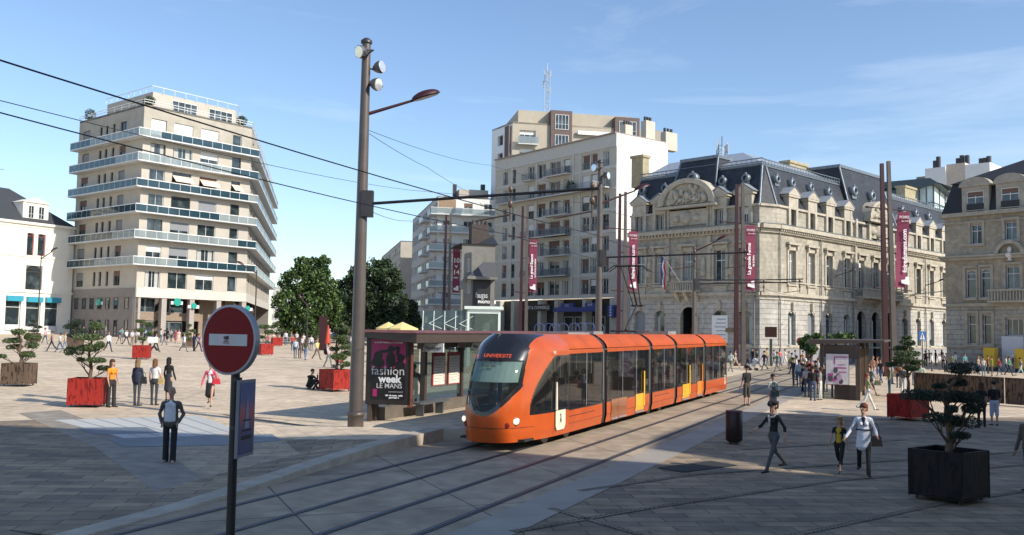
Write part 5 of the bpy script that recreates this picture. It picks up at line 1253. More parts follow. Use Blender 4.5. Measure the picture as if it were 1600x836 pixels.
# driver seen through the glass
mb=MB(); mb.ball((1.7,-.15,1.55),(.11,.1,.14),0,10,7); mb.ball((1.85,-.15,1.1),(.16,.25,.34),1,10,7); mb.box((2.1,-.15,1.1),(.12,.5,.9),1); mb.box((1.1,0,.95),(.6,1.5,.3),1); mb.pieces('driver_seat_and_desk',[mat('skin',(.42,.24,.16),.6),tdark],tram)
# roof kit + pantograph on the fourth section
for a,b,h_ in ((joints[0]+.6,joints[0]+1.6,.1),(joints[2]+1.0,joints[2]+2.4,.14),(CABL+1.5,CABL+3.5,.06)):
    mb=MB(); mb.box(((a+b)/2,0,ZT+h_/2),(b-a,1.1,h_)); mb.build('roof_equipment',mat('roof_grey',(.25,.25,.25),.6,var=.15),tram)
px_=joints[1]+1.0; d=MB(); zr_=ZT
for y_ in(-.5,.5): d.tube((px_-.9,y_,zr_+.12),(px_+.9,y_,zr_+.12),.03,m=0,n=6)
for x in (-.9,0,.9): d.tube((px_+x,-.5,zr_+.12),(px_+x,.5,zr_+.12),.03,m=0,n=6)
k1=Vector((px_+1.0,0,zr_+1.15)); k2=Vector((px_-.2,0,5.70)); 
d.tube((px_-.5,0,zr_+.15),k1,.06,.05,0,8); d.tube(k1,k2,.04,.03,0,6); d.tube(k1+Vector((.05,-.25,0)),k1+Vector((.05,.25,0)),.04,m=0,n=6)
for y_ in (-.3,.3): d.tube(k1+Vector((0,y_*.5,0)),k2+Vector((0,y_,0)),.022,m=0,n=5)
for x in (-.2,.2):
    d.tube(k2+Vector((x,-.55,.06)),k2+Vector((x,.55,.06)),.03,m=0,n=6)
    for s_ in (-1,1): d.tube(k2+Vector((x,s_*.55,.06)),k2+Vector((x,s_*.85,-.15)),.02,m=0,n=5)
d.build('pantograph',mat('pantograph_metal',(.06,.055,.055),.5,.5),tram)
# number plates
Mn=Matrix(((1,0,0,X(868)-.1),(0,0,-1,-W_-.01),(0,1,0,2.58),(0,0,0,1)))
text('fleet_number','1023',.10,Mn,white,tram,world=False)
# seams, skirt joints and roof cover lines
seam=mat('panel_seam',(.09,.02,.01),.6)
for mi,(x0,x1) in enumerate(mods):
    n=max(2,round((x1-x0)/1.55)); d=MB()
    for k in range(1,n):
        x=x0+(x1-x0)*k/n
        for z0_,z1_ in ((.30,WB-.02),): d.add([(x-.008,-half(z0_)-.004,z0_),(x+.008,-half(z0_)-.004,z0_),(x+.008,-half(z1_)-.004,z1_),(x-.008,-half(z1_)-.004,z1_)],[(0,1,2,3)],0)
        zz_=[2.7,2.8,2.9,2.98,3.04]
        for a_,b_ in zip(zz_[:-1],zz_[1:]): d.add([(x-.008,-half(a_)-.006,a_),(x+.008,-half(a_)-.006,a_),(x+.008,-half(b_)-.006,b_),(x-.008,-half(b_)-.006,b_)],[(0,1,2,3)],0)
    d.add([(x0+.02,-half(.5)-.003,.5),(x1-.02,-half(.5)-.003,.5),(x1-.02,-half(.512)-.003,.512),(x0+.02,-half(.512)-.003,.512)],[(0,1,2,3)],0)
    tag(d.build('panel_seams',seam,tram),kind='stuff') if False else d.build('panel_seams',seam,tram)
    d=MB(); side_panel(d,x0+.02,x1-.02,WB-.035,WB+.005,-1,.006,0); d.build('window_rubber',tblack,tram)
# ================================================================ poles, arms, lamps, wires
def red_lamp(parent,base,tip,mh=redm,R=.42):
    """arm plus oval head"""
    mb=MB(); mb.tube(base,tip,.055,.04); mb.build('lamp_arm',mh,parent)
    d=(tip-base).normalized(); R3=Matrix((d,Vector((-d.y,d.x,0)).normalized(),d.cross(Vector((-d.y,d.x,0)).normalized()))).transposed()
    mb=MB(); c=tip+d*R*1.0; n,k=14,6; vs=[];fs=[]
    for j in range(k+1):
        t=PI/2*j/k
        for i in range(n): a=2*PI*i/n; vs.append(c+R3@Vector((R*1.15*math.cos(a)*math.cos(t),R*.62*math.sin(a)*math.cos(t),.20*math.sin(t))))
    for j in range(k):
        for i in range(n): fs.append((j*n+i,j*n+(i+1)%n,(j+1)*n+(i+1)%n,(j+1)*n+i))
    mb.add(vs,fs,0,True); h=mb.build('lamp_head',mh,parent)
    mb=MB(); mb.add([c+R3@Vector((R*1.0*math.cos(2*PI*i/n),R*.52*math.sin(2*PI*i/n),-.03)) for i in range(n)],[tuple(range(n))],0); mb.add([c+R3@Vector((R*1.15*math.cos(2*PI*i/n),R*.62*math.sin(2*PI*i/n),-.0)) for i in range(n)],[tuple(range(n))],1); mb.build('lamp_glass',[mat('lamp_diffuser',(.5,.5,.48),.3),mh],h)
def flood(parent,c,dirv):
    d=Vector(dirv).normalized(); R3=d.to_track_quat('Z','Y').to_matrix(); mb=MB()
    mb.lathe(c,[(.08,-.24),(.16,-.12),(.205,.0),(.205,.08)],0,8,R3,False); f=mb.build('floodlight',mat('floodlight_housing',(.14,.14,.15),.4,.5),parent)
    mb=MB(); mb.lathe(c,[(.19,.081),(.17,.09)],0,16,R3); mb.build('floodlight_glass',mat('floodlight_glass',(.75,.78,.78),.12,.6),f)
    mb=MB(); h=Vector((0,0,c.z)); mb.path([c+R3@Vector((.3,0,0)),c+R3@Vector((.3,0,-.25)),Vector((0,0,c.z))],.025); mb.build('floodlight_yoke',dgrey,f)
def mastpole(bx,by,h,r0,r1,label,arm=True,lean=0.0,name='tram_mast',group='tall masts carrying the tram wires',lamp=None,floods=(),armlen=7.6,armz=6.75):
    e=empty(name,(bx,by,gh(bx,by)),0,label,'mast',group)
    mb=MB(); mb.lathe((0,0,0),[(r0*1.12,0),(r0*1.12,.35),(r0*1.25,.36),(r0*1.25,.46),(r0,.47)],0,20)
    mb.build('base_collar',brownm,e); mb=MB(); mb.tube((0,0,.4),(lean*h,0,h),r0,r1,0,20); mb.build('pole',brownm,e); mb=MB(); mb.lathe((lean*h,0,h),[(r1*1.35,0),(r1*1.35,.08),(r1*.6,.16)],0,20); mb.build('pole_cap',dgrey,e)
    if arm:
        d=Vector((math.cos(TA),-math.sin(TA),0)); a=Vector((lean*armz,0,armz)); mb=MB(); mb.tube(a,a+d*armlen+Vector((0,0,.12)),.048,.040); mb.build('bracket_arm',black,e)
        mb=MB(); mb.box(a+d*.2,(.35,.25,.8)); mb.build('arm_bracket',dgrey,e)
        for q in (4.96,7.4):
            c=a+d*q; mb=MB(); mb.tube(c+Vector((0,0,.12)),c+Vector((0,0,-.65)),.03); mb.ball(c+Vector((0,0,.22)),(.07,.07,.1)); mb.ball(c+Vector((0,0,-.2)),(.08,.08,.12)); mb.tube(c+Vector((0,0,-.5)),c+Vector((0,0,-.65))-d*1.1,.025); mb.build('insulator',mat('insulator',(.12,.08,.06),.3),e)
    if lamp: red_lamp(e,Vector(lamp[0]),Vector(lamp[1]))
    for c,dv in floods: flood(e,Vector(c),dv)
    return e
# the nearest mast
B0=hit(555,674,.0)
big=mastpole(-4.61,27.9,11.75,.215,.13,'tallest brown mast in front of the bus shelter, carrying three floodlights and a lamp',lean=0.0,lamp=((.12,0,9.55),(1.45,.35,10.08)),floods=(((-.12,-.28,11.4),(-.6,-.7,-.2)),((.45,-.05,11.0),(.8,-.4,.1)),((.36,-.1,10.45),(.9,-.5,-.2))))
mastpole(*trk(45.2,-15.2)[:2],11.7,.19,.12,'tall brown mast rising behind the tram roof, red lamp arm to its right',lamp=((.1,0,9.6),(1.9,.5,10.35)),floods=(((-.3,-.2,11.4),(-.7,-.6,0)),((.35,-.2,11.0),(.8,-.5,0)),((-.25,-.2,10.6),(-.6,-.6,-.2))))
g3=gp(1084,67); mastpole(g3.x,g3.y,9.2,.14,.10,'slimmer mast in front of the stone building entrance with one lamp arm',lamp=((.05,0,9.0),(1.6,-.3,9.75)),armz=6.6)
# cables
def wire(name,pts,r,label,group=None):
    mb=MB(); P=[]
    for a,b in zip(pts[:-1],pts[1:]):
        a,b=Vector(a),Vector(b); n=10; L_=(b-a).length
        for i in range(n): q=i/n; P.append(a.lerp(b,q)-Vector((0,0,L_*.006*4*q*(1-q))))
    P.append(Vector(pts[-1])); mb.path(P,r,0,5); o=mb.build(name,black); tag(o,label,'cable',group)
def tw(t,S,h): return [trk(s,t,h(s) if callable(h) else h) for s in S]
wire('contact_wire',tw(-10.54,[-4,7,23.2,44.5,66,100],5.85),.010,'black overhead wire running low above the tram roof, ending over the tram')
wire('contact_wire',tw(-7.95,[-4,2,23.2,44.5,66,100],5.8),.010,'black overhead wire over the empty track beside the tram, highest at the left edge')
wire('feeder_cable',[at(0,157,16),at(640,297,45),at(935,318,48)],.009,'thin feeder cable crossing the sky between the two heavier wires')
tm=Vector((-4.61+.25,27.9,0))
wire('span_wire',[at(577,204,27.9),at(765,258,60),at(930,300,47.4)],.009,'thin upper wire from the nearest mast to the mast behind the tram','thin stay wires')
wire('span_wire',[at(577,209,27.9),at(668,262,36),at(760,312,55)],.009,'thin lower wire falling steeply to the right from the nearest mast','thin stay wires')
wire('span_wire',[at(579,330,27.9),at(640,345,45),at(700,360,70)],.009,'thin wire leaving the bracket arm of the nearest mast downwards','thin stay wires')
wire('span_wire',[at(750,318,30),at(860,372,50),at(960,395,60)],.009,'thin wire dropping past the cream apartment house facade','thin stay wires')
wire('span_wire',[at(938,327,47),at(1060,352,55),at(1084,372,66)],.009,'thin wire from the mast behind the tram to the slim mast','thin stay wires')
for x0,y0,x1,y1,Y0,Y1,lab in ((1084,437,1255,436,67,66,'black bracket pole in front of the stone building at first floor height'),(1360,466,1480,454,80,84,'dark span bar in front of the right end of the stone building')):
    wire('span_bar',[at(x0,y0,Y0),at(x1,y1,Y1)],.045,lab)
# ---------------------------------------------------------------- twin red / brown blades with banners
ban=mat('burgundy_banner',(.21,.035,.075),.8,var=.08,scale=1.5); wt2=mat('banner_white',(.78,.76,.76),.7,var=0)
def twin(px,Y,label,bl,txt,txt2=None,split=.0,bx=1.35,big=False):
    b=gp(px,Y); e=empty('banner_pole',b,0,label,'pole','pairs of dark red and grey poles with banners')
    H=17.3
    mb=MB(); mb.hexa([Vector(p) for p in ((-.62,-.2,0),(-.22,-.2,0),(-.22,.2,0),(-.62,.2,0),(-.48-split,-.13,H-.2),(-.22-split,-.13,H-.2),(-.22-split,.13,H-.2),(-.48-split,.13,H-.2))]); mb.build('red_blade',redm,e)
    mb=MB(); mb.hexa([Vector(p) for p in ((.05,-.2,0),(.48,-.2,0),(.48,.2,0),(.05,.2,0),(.08-split*1.1,-.13,H),(.34-split*1.1,-.13,H),(.34-split*1.1,.13,H),(.08-split*1.1,.13,H))]); mb.build('grey_blade',brownm,e)
    for z_ in (5,11): mb=MB(); mb.box((-.1,0,z_),(.4,.1,.1)); mb.build('tie',redm,e)
    zt_,zb_=13.2,7.1; 
    for z_ in (zt_+.2,zb_-.15):
        mb=MB(); mb.tube((-1.7 if z_>10 else -1.2,-.1,z_+.12),(bx+.6,.0,z_-.12),.05); mb.build('banner_arm',redm,e)
    mb=MB(); mb.ball((-1.8,-.1,zt_+.33),(.22,.14,.09)); mb.build('lamp_head',redm,e)
    bn=empty('banner',b+Vector((bx,0,0)),0,bl,'banner','burgundy fair banners'); n=10; w_=.46
    mb=MB()
    for i in range(n):
        z0_,z1_=zb_+(zt_-zb_)*i/n,zb_+(zt_-zb_)*(i+1)/n; f_=lambda z_: (.10*math.sin(z_*.9+px) if big else .03*math.sin(z_+px)); tw_=lambda z_: (.35*(1-(z_-zb_)/(zt_-zb_)) if big else 0)
        mb.add([(-w_-tw_(z0_),f_(z0_),z0_),(w_-tw_(z0_),-f_(z0_),z0_),(w_-tw_(z1_),-f_(z1_),z1_),(-w_-tw_(z1_),f_(z1_),z1_)],[(0,1,2,3)],0,True)
    mb.build('banner_cloth',ban,bn)
    M0=Matrix(((1,0,0,0),(0,0,-1,-.13),(0,1,0,0),(0,0,0,1)))
    T=lambda x,z_,rot=0: Matrix.Translation((x,0,0))@Matrix.Translation((0,0,z_))@M0@Matrix.Rotation(rot,4,'Z')
    text('banner_heading','FOIRE',.30,T(0,zt_-.45),wt2,bn,False); text('banner_heading','du mans',.20,T(.1,zt_-.75),wt2,bn,False)
    if txt=='10': 
        text('banner_text','10',.85,T(0,zt_-2.0),wt2,bn,False,bold=.02); text('banner_text','v',.7,T(0,zt_-2.7),wt2,bn,False,sx=1.3,bold=.02); text('banner_text','14',.85,T(0,zt_-3.5),wt2,bn,False,bold=.02); text('banner_text','sept.',.35,T(0,zt_-4.15),wt2,bn,False,bold=.01)
    else:
        text('banner_text',txt,.50 if not txt2 else .44,T(0 if not txt2 else -.16,(zt_+zb_)/2-.1,PI/2),wt2,bn,False,bold=.015)
        if txt2: text('banner_text',txt2,.26,T(.24,(zt_+zb_)/2-.3,PI/2),wt2,bn,False,bold=.008)
    mb=MB(); z_=zb_+.55; mb.add([(-.30,-.14,z_-.2),(.1,-.14,z_-.3),(.35,-.14,z_-.35),(.30,-.14,z_+.35),(.02,-.14,z_+.3),(.0,-.14,z_+.1),(-.32,-.14,z_+.05)],[tuple(range(7))],0); mb.build('banner_logo',wt2,bn)
twin(1157,86.4,'pair of tall poles beside the rear of the tram, burgundy banner on its right','burgundy banner reading la grande ferme right of the poles beside the tram rear','La grande Ferme','de la foire',bx=.95)
twin(1392,73.6,'tallest looking pair of leaning poles in front of the arched entrance','twisted burgundy banner reading foiredumans.com near the right','foiredumans.com',split=.22,bx=1.15,big=True)
twin(972,94.6,'pair of poles at the left corner of the stone building','burgundy banner reading foiredumans.com by the left corner of the stone building','foiredumans.com',bx=1.05)
twin(818,107,'pair of poles in front of the cream apartment house','burgundy banner reading le grand espace in front of the cream apartment house','Le grand Espace','commerce et habitat',bx=.95)
twin(697,118,'pair of poles beyond the glass pavilion','burgundy banner reading 10 v 14 sept in front of the white balconied block','10',bx=1.1)
# ---------------------------------------------------------------- small lamp posts
def lamppost(px,Y,h,dx,label):
    b=gp(px,Y); e=empty('street_lamp',b,0,label,'street lamp','slim dark lamp posts with one curved arm'); mb=MB(); mb.tube((0,0,0),(0,0,h),.07,.05); mb.build('pole',dgrey,e); red_lamp(e,Vector((0,0,h-.3)),Vector((dx,-.1,h+.35)),dgrey if px<100 else redm,.35); return e
lamppost(57,88,8.6,1.0,'slim lamp post in front of the white shop building'); lamppost(397,84,7.6,-1.2,'slim lamp post rising behind the no entry sign'); lamppost(479,96,4.9,-.6,'slim lamp post among the crowd in front of the trees')
for px,py,Y,lab in ((1306,431,100,'arm lamp projecting from the stone building left of the entrance pavilion'),(1446,446,112,'arm lamp projecting from the stone building near its right end')):
    p=at(px,py,Y); e=empty('wall_lamp',p,0,lab,'street lamp','lamps fixed to the stone building'); red_lamp(e,Vector((0,0,0)),Vector((1.5,-.3,.5)),dgrey,.3)
    mb=MB(); mb.tube((0,0,0),P1.P(P1.U(px,430),0,p.z)-p,.04); mb.build('bracket',dgrey,e)
# ---------------------------------------------------------------- near no entry sign with advert plate
sy=9.4; sp=at(368,531,sy); sb=Vector((sp.x+.03,sy,ground(sp.x,sy)))
e=empty('no_entry_sign',sb,0,'large round no entry sign, nearest thing at lower left, small cgt sticker on its bar','road sign')
mb=MB(); zt_=sp.z-sb.z; mb.tube((0,0,0),(-.02,0,zt_+.30),.045,m=0,n=14); mb.build('post',black,e)
yaw=rad(-26); R3=Matrix.Rotation(yaw,3,'Z')@Matrix.Rotation(PI/2,3,'X')
c=Vector((-.05,-.09,zt_)); sred=mat('sign_red',(.20,.008,.010),.55,var=.1,scale=2,spec=.2)
mb=MB(); mb.lathe(c,[(.345,-.03),(.352,-.03),(.352,.035),(.33,.038)],0,40,R3,False); mb.build('sign_rim',mat('sign_rim_grey',(.33,.34,.38),.4,.3),e)
mb=MB(); mb.lathe(c,[(.330,.036),(.328,.040)],0,40,R3,False); dk=mb.build('sign_face',sred,e)
n3=R3@Vector((0,0,1)); rx=R3@Vector((1,0,0)); ry=Vector((0,0,1))
def plate(mb,cx,cz,w_,h_,off,m=0): 
    o=c+n3*off+rx*cx+ry*cz; mb.quad(o-rx*w_/2-ry*h_/2,o+rx*w_/2-ry*h_/2,o+rx*w_/2+ry*h_/2,o-rx*w_/2+ry*h_/2,m)
mb=MB(); plate(mb,0,.0,.50,.115,.043); bar=mb.build('sign_bar',mat('sign_white',(.50,.52,.53),.4,var=.08),e)
mb=MB(); plate(mb,-.03,.0,.20,.115,.045); mb.build('sticker',mat('sticker_pink_white',(.58,.50,.53),.5,var=.1,scale=8),bar)
MS_=Matrix(((rx.x,0,n3.x,0),(rx.y,0,n3.y,0),(0,1,0,0),(0,0,0,1)))
def ST(cx,cz,off): o=c+n3*off+rx*cx+ry*cz; M=MS_.copy(); M[0][3],M[1][3],M[2][3]=o; return M
text('sticker_text','cgt',.055,ST(-.02,.025,.047),tdark,bar,False,bold=.003,ext=.001); text('sticker_text','energie',.022,ST(-.02,-.012,.047),tdark,bar,False,ext=.001)
text('sticker_text','section le mans',.014,ST(-.02,-.032,.047),tdark,bar,False,ext=.001)
for z_ in (zt_-.42,zt_-.9): mb=MB(); mb.lathe((0,0,z_),[(.052,0),(.052,.04)],0,14); mb.build('clamp',dgrey,e)
a=at(383,653,9.3)-sb; pe=empty('poster_plate',sb+Vector((a.x,a.y,0)),0,'narrow blue and pink picture plate fixed edge on to the sign post','plate'); yw=rad(80); hz=a.z
R2=Matrix.Rotation(yw,3,'Z'); mb=MB(); mb.box((0,0,hz),(.36,.03,.76),0,M=R2); mb.build('plate_body',mat('plate_grey',(.18,.19,.24),.4),pe)
ml=bpy.data.materials.new('dusk_picture'); ml.use_nodes=True; N=ml.node_tree.nodes; L=ml.node_tree.links; g=N.new('ShaderNodeNewGeometry'); sx_=N.new('ShaderNodeSeparateXYZ'); mr=N.new('ShaderNodeMapRange'); L.new(g.outputs['Position'],sx_.inputs[0]); L.new(sx_.outputs[2],mr.inputs[0]); mr.inputs['From Min'].default_value=sb.z+hz-.35; mr.inputs['From Max'].default_value=sb.z+hz+.35; rp=N.new('ShaderNodeValToRGB'); L.new(mr.outputs[0],rp.inputs[0])
rp.color_ramp.elements[0].color=(.05,.07,.17,1); rp.color_ramp.elements[1].color=(.05,.10,.26,1); 
for p_,c_ in ((.35,(.10,.08,.18,1)),(.55,(.42,.10,.12,1)),(.62,(.38,.12,.18,1)),(.75,(.10,.12,.28,1))): x=rp.color_ramp.elements.new(p_); x.color=c_
L.new(rp.outputs[0],N['Principled BSDF'].inputs['Base Color'])
n2=R2@Vector((0,-1,0)); x2=R2@Vector((1,0,0)); o=Vector((0,0,hz))+n2*.018
mb=MB(); mb.quad(o-x2*.155-ry*.35,o+x2*.155-ry*.35,o+x2*.155+ry*.35,o-x2*.155+ry*.35); mb.build('picture',ml,pe)
mb=MB(); o2=o+n2*.003; mb.add([o2+x2*-.05+ry*-.10,o2+x2*.05+ry*-.10,o2+ry*.26],[(0,1,2)],0); mb.build('picture_tower',mat('pale_tower',(.25,.28,.40),.5),pe)
mb=MB(); 
for q,w_ in ((-.02,.07),(-.12,.10),(-.18,.11),(-.2,.11)): mb.quad(o2-x2*w_+ry*(q-.008),o2+x2*w_+ry*(q-.008),o2+x2*w_+ry*(q+.008),o2-x2*w_+ry*(q+.008))
mb.build('picture_lines',tdark,pe)
# ---------------------------------------------------------------- planters and cloud pruned pines
def corten(nm,c1,c2):
    m=bpy.data.materials.new(nm); m.use_nodes=True; N=m.node_tree.nodes; L=m.node_tree.links; b=N['Principled BSDF']; b.inputs['Roughness'].default_value=.6; b.inputs['Specular IOR Level'].default_value=.2
    tc=N.new('ShaderNodeTexCoord'); mp=N.new('ShaderNodeMapping'); mp.inputs['Scale'].default_value=(9,9,2.0); L.new(tc.outputs['Object'],mp.inputs[0])
    v=N.new('ShaderNodeTexNoise'); v.inputs['Scale'].default_value=1.3; v.inputs['Detail'].default_value=2; v.inputs['Distortion'].default_value=.6; L.new(mp.outputs[0],v.inputs['Vector'])
    rp=N.new('ShaderNodeValToRGB'); rp.color_ramp.elements[0].position=.43; rp.color_ramp.elements[1].position=.47; rp.color_ramp.elements[0].color=(*c2,1); rp.color_ramp.elements[1].color=(*c1,1); L.new(v.outputs['Fac'],rp.inputs[0]); L.new(rp.outputs[0],b.inputs['Base Color'])
    bp=N.new('ShaderNodeBump'); bp.inputs['Distance'].default_value=.03; L.new(rp.outputs[0],bp.inputs['Height']); L.new(bp.outputs[0],b.inputs['Normal']); return m
cr=corten('red_pierced_steel',(.33,.028,.02),(.17,.014,.012)); cb=corten('brown_pierced_steel',(.13,.088,.062),(.04,.03,.022)); ck=corten('black_pierced_steel',(.018,.012,.013),(.006,.005,.006)); soil=mat('soil',(.05,.035,.025),.95,var=.3,scale=8,bump=.5)
def planter(m,s=1.1,h=.98):
    e=empty('planter',(0,0,0)); t=.03
    for k in range(4):
        mb=MB(); a=PI/2*k; R=Matrix.Rotation(a,3,'Z'); mb.box(R@Vector((0,-s/2+t/2,.10+(h-.10)/2)),(s-2*t-.004,t,h-.13),0,M=R); mb.build('side_panel',m,e)
    mb=MB()
    for x in(-1,1):
        for y_ in(-1,1): mb.box((x*(s/2-t/2),y_*(s/2-t/2),.06+(h-.06)/2),(t+.01,t+.01,h-.06),0)
    for k in range(4):
        R=Matrix.Rotation(PI/2*k,3,'Z'); mb.box(R@Vector((0,-s/2+.025,h)),(s,.05,.03),0,M=R); mb.box(R@Vector((0,-s/2+.02,.09)),(s,.04,.03),0,M=R)
    mb.build('frame',m,e)
    for x in(-1,1):
        for y_ in(-1,1): mb=MB(); mb.tube((x*(s/2-.12),y_*(s/2-.12),0),(x*(s/2-.12),y_*(s/2-.12),.1),.03); mb.build('foot',dgrey,e)
    mb=MB(); mb.box((0,0,h-.16),(s-2*t,s-2*t,.04)); mb.build('soil',soil,e)
    return e
protos={}
def place_planter(kind,px,py,rz,label,s=1.1,Y=None):
    b=hit(px,py) if Y is None else gp(px,Y); b.z=gh(b.x,b.y)+.02
    key=(kind,s); m={'r':cr,'b':cb,'k':ck}[kind]
    if key not in protos: protos[key]=planter(m,s,.98 if s==1.1 else 1.0); e=protos[key]
    else: e=copy_tree(protos[key])
    e.location=b; e.rotation_euler=(0,0,rz); tag(e,label,'planter','square steel planters with clipped pines'); return b
bark=mat('pine_bark',(.14,.09,.06),.9,var=.25,scale=12,bump=.5); needle=mat('pine_needles',(.075,.11,.035),.6,var=.45,scale=7); needle_d=mat('dark_pine_needles',(.030,.045,.028),.65,var=.4,scale=7)
rg=np.random.default_rng(5)
def leafmesh(name,centers,normals,size,mats,parent,asp=.35):
    n=len(centers); t=rg.normal(size=(n,3)); t-= (t*normals).sum(1)[:,None]*normals; t/=np.linalg.norm(t,axis=1)[:,None]+1e-9; b=np.cross(normals,t); s_=size*rg.uniform(.6,1.3,n)[:,None]
    v=np.stack([centers-t*s_,centers-b*s_*asp,centers+t*s_,centers+b*s_*asp],1).reshape(-1,3)
    me=bpy.data.meshes.new(name); me.vertices.add(4*n); me.vertices.foreach_set('co',v.ravel()); me.loops.add(4*n); me.loops.foreach_set('vertex_index',np.arange(4*n)); me.polygons.add(n); me.polygons.foreach_set('loop_start',np.arange(0,4*n,4)); me.polygons.foreach_set('loop_total',np.full(n,4))
    for m in mats: me.materials.append(m)
    if len(mats)>1: me.polygons.foreach_set('material_index',rg.integers(0,len(mats),n))
    me.update(calc_edges=True); me.validate(); return link(name,me,parent)
def unit(n): v=rg.normal(size=(n,3)); return v/np.linalg.norm(v,axis=1)[:,None]
def pine(base,pads,label,m,dens=420,ns=.055,trunk_r=.06):
    e=empty('clipped_pine',base,0,label,'pine tree','clipped pines in planters')
    zt_=max(p[2] for p in pads); tr=MB(); rr=random.Random(len(pads)*7+int(base.x))
    sp=[Vector((0,0,-.08)),Vector((.05,.03,zt_*.25)),Vector((-.04,-.02,zt_*.5)),Vector((.03,.02,zt_*.78))]; top=max(pads,key=lambda p:p[2]); sp.append(Vector((top[0],top[1],top[2]-.03)))
    R_=[trunk_r*1.35,trunk_r,trunk_r*.8,trunk_r*.55,trunk_r*.3]
    for i in range(4): tr.tube(sp[i],sp[i+1],R_[i],R_[i+1],0,8)
    for x,y_,z_,hw,hh in pads:
        q=max(.08,min(.8,(z_-.35-abs(x)*.45)/zt_)); k=min(3,int(q*4)); f_=q*4-k; a=sp[k].lerp(sp[k+1],f_) if k<4 else sp[4]
        mid=a.lerp(Vector((x,y_,z_)),.55)+Vector((0,0,-.10+.05*rr.random())); tr.tube(a,mid,trunk_r*.5,trunk_r*.36,0,6); tr.tube(mid,Vector((x,y_,z_-hh*.5)),trunk_r*.36,trunk_r*.2,0,6)
        for s_ in (-.5,.5): tr.tube(mid,Vector((x+s_*hw,y_+s_*hw*.5,z_-hh*.3)),trunk_r*.24,trunk_r*.12,0,5)
    tr.build('trunk',bark,e)
    for x,y_,z_,hw,hh in pads:
        n=int(dens*max(.5,(hw/.35)**1.6)); sub=max(4,int(hw*14)); cs=unit(sub)*np.array([hw*.62,hw*.5,hh*.35]); cs[:,2]=np.abs(cs[:,2])*.6
        pick=rg.integers(0,sub,n); u_=unit(n); rr_=rg.uniform(.55,1.0,n)[:,None]**.5; c=cs[pick]+u_*rr_*np.array([hw*.48,hw*.48,hh*.72]); c[:,2]=np.maximum(c[:,2],-hh*.55*rg.uniform(.5,1,n))
        nr=unit(n)+u_*.3; nr/=np.linalg.norm(nr,axis=1)[:,None]
        leafmesh('foliage_pad',c+np.array([x,y_,z_]),nr,ns,[m],e,.30)
    return e
def padspx(base,ppm,bx,by,L_,seed=1):
    rr=random.Random(seed); return [((px-bx)/ppm,rr.uniform(-.3,.3)*1.0,(by-py)/ppm+.14,hw/ppm*1.08,hh/ppm*1.15) for px,py,hw,hh in L_]
def soiltop(b,h=.84): return Vector((b.x,b.y,b.z+h))
# foreground black planter + dark pine
b=place_planter('k',1483,781,rad(38),'large black planter in the shade, nearest on the right',1.13)
pine(soiltop(b),padspx(b,75,1487,706,[(1505,580,26,11),(1500,602,18,8),(1444,622,28,11),(1502,626,34,12),(1526,643,19,9),(1459,655,19,10),(1480,641,13,7),(1514,664,30,12),(1500,682,14,7),(1470,607,11,5),(1535,628,12,6)],3),'spreading dark clipped pine in the nearest planter on the right',needle_d,1250,.036,.07)
b=place_planter('r',137,635,rad(8),'bright red planter between the brown planter and the woman in orange')
pine(soiltop(b),padspx(b,44,138,594,[(146,513,16,8),(139,530,21,7),(115,553,15,9),(158,543,14,7),(141,548,19,7),(143,566,18,5),(157,579,13,5),(120,566,8,4)],4),'green clipped pine with layered pads in the left red planter',needle,700,.05)
b=place_planter('b',29,603,rad(5),'brown pierced planter near the left edge')
pine(soiltop(b),padspx(b,36,30,571,[(23,522,15,6),(15,536,15,5),(45,530,14,6),(18,546,13,5),(48,543,13,7),(36,557,13,5),(9,560,8,4),(45,559,8,4)],5),'green clipped pine in the brown planter near the left edge',needle,600,.055)
b=place_planter('r',221,561,rad(10),'small looking red planter far behind the three women')
pine(soiltop(b),padspx(b,21,221,545,[(215,508,7,3),(228,513,8,4),(217,522,9,4),(230,527,8,3),(222,535,9,3)],6),'thin clipped pine in the far red planter behind the three women',needle,420,.07)
b=place_planter('r',524,611,rad(48),'red planter with the two seated people leaning on it')
pine(soiltop(b),padspx(b,33,524,579,[(533,511,8,4),(532,517,12,4),(534,523,14,4),(533,530,13,5),(533,537,12,4),(538,545,10,5),(529,560,14,6),(540,555,10,5),(538,571,9,5),(520,548,8,4)],7),'tall conical clipped pine just left of the nearest mast',needle,600,.06)
b=place_planter('r',1419,656,rad(30),'red planter half in shade at the right, before the pierced steel wall',1.1)
pine(soiltop(b),padspx(b,39,1419,617,[(1414,538,14,5),(1421,547,17,5),(1407,555,17,5),(1430,555,14,5),(1412,564,18,6),(1432,568,15,5),(1404,572,12,5),(1422,577,17,5),(1421,530,8,3)],8),'broad layered pine in the red planter at the right',needle,600,.055)
for k,px,py,lab,kk,pd in ((0,117,546,'brown planter behind the layered pine at the left',  'b',[(118,505,12,6),(110,512,12,5),(124,518,11,5),(113,526,10,4)]),(1,52,535,'brown planter in front of the white shop building','b',[(52,497,6,3),(46,505,8,3),(57,508,8,3),(52,515,9,3)]),(2,294,543,'brown planter before the bank columns, behind the striped shirt man','b',[(294,505,6,3),(298,514,8,3),(290,520,8,3),(296,528,8,3)]),
    (3,432,541,'small red planter beside the crowd under the trees','r',[(430,498,8,4),(424,504,8,4),(436,510,8,4),(430,516,8,3)]),(4,414,555,'red planter just right of the no entry sign','r',[(412,512,9,4),(420,520,8,4),(408,528,8,3)])):
    b=place_planter(kk,px,py,rad(5+k*7),lab); pine(soiltop(b),padspx(b,max(17,(b.y and 1440/b.y)),px,py-17,pd,10+k),['bushy dark pine','sparse dark pine','thin upright pine','rounded green pine','open green pine'][k]+' in the '+lab,needle_d if k in (0,1) else needle,380,.075)
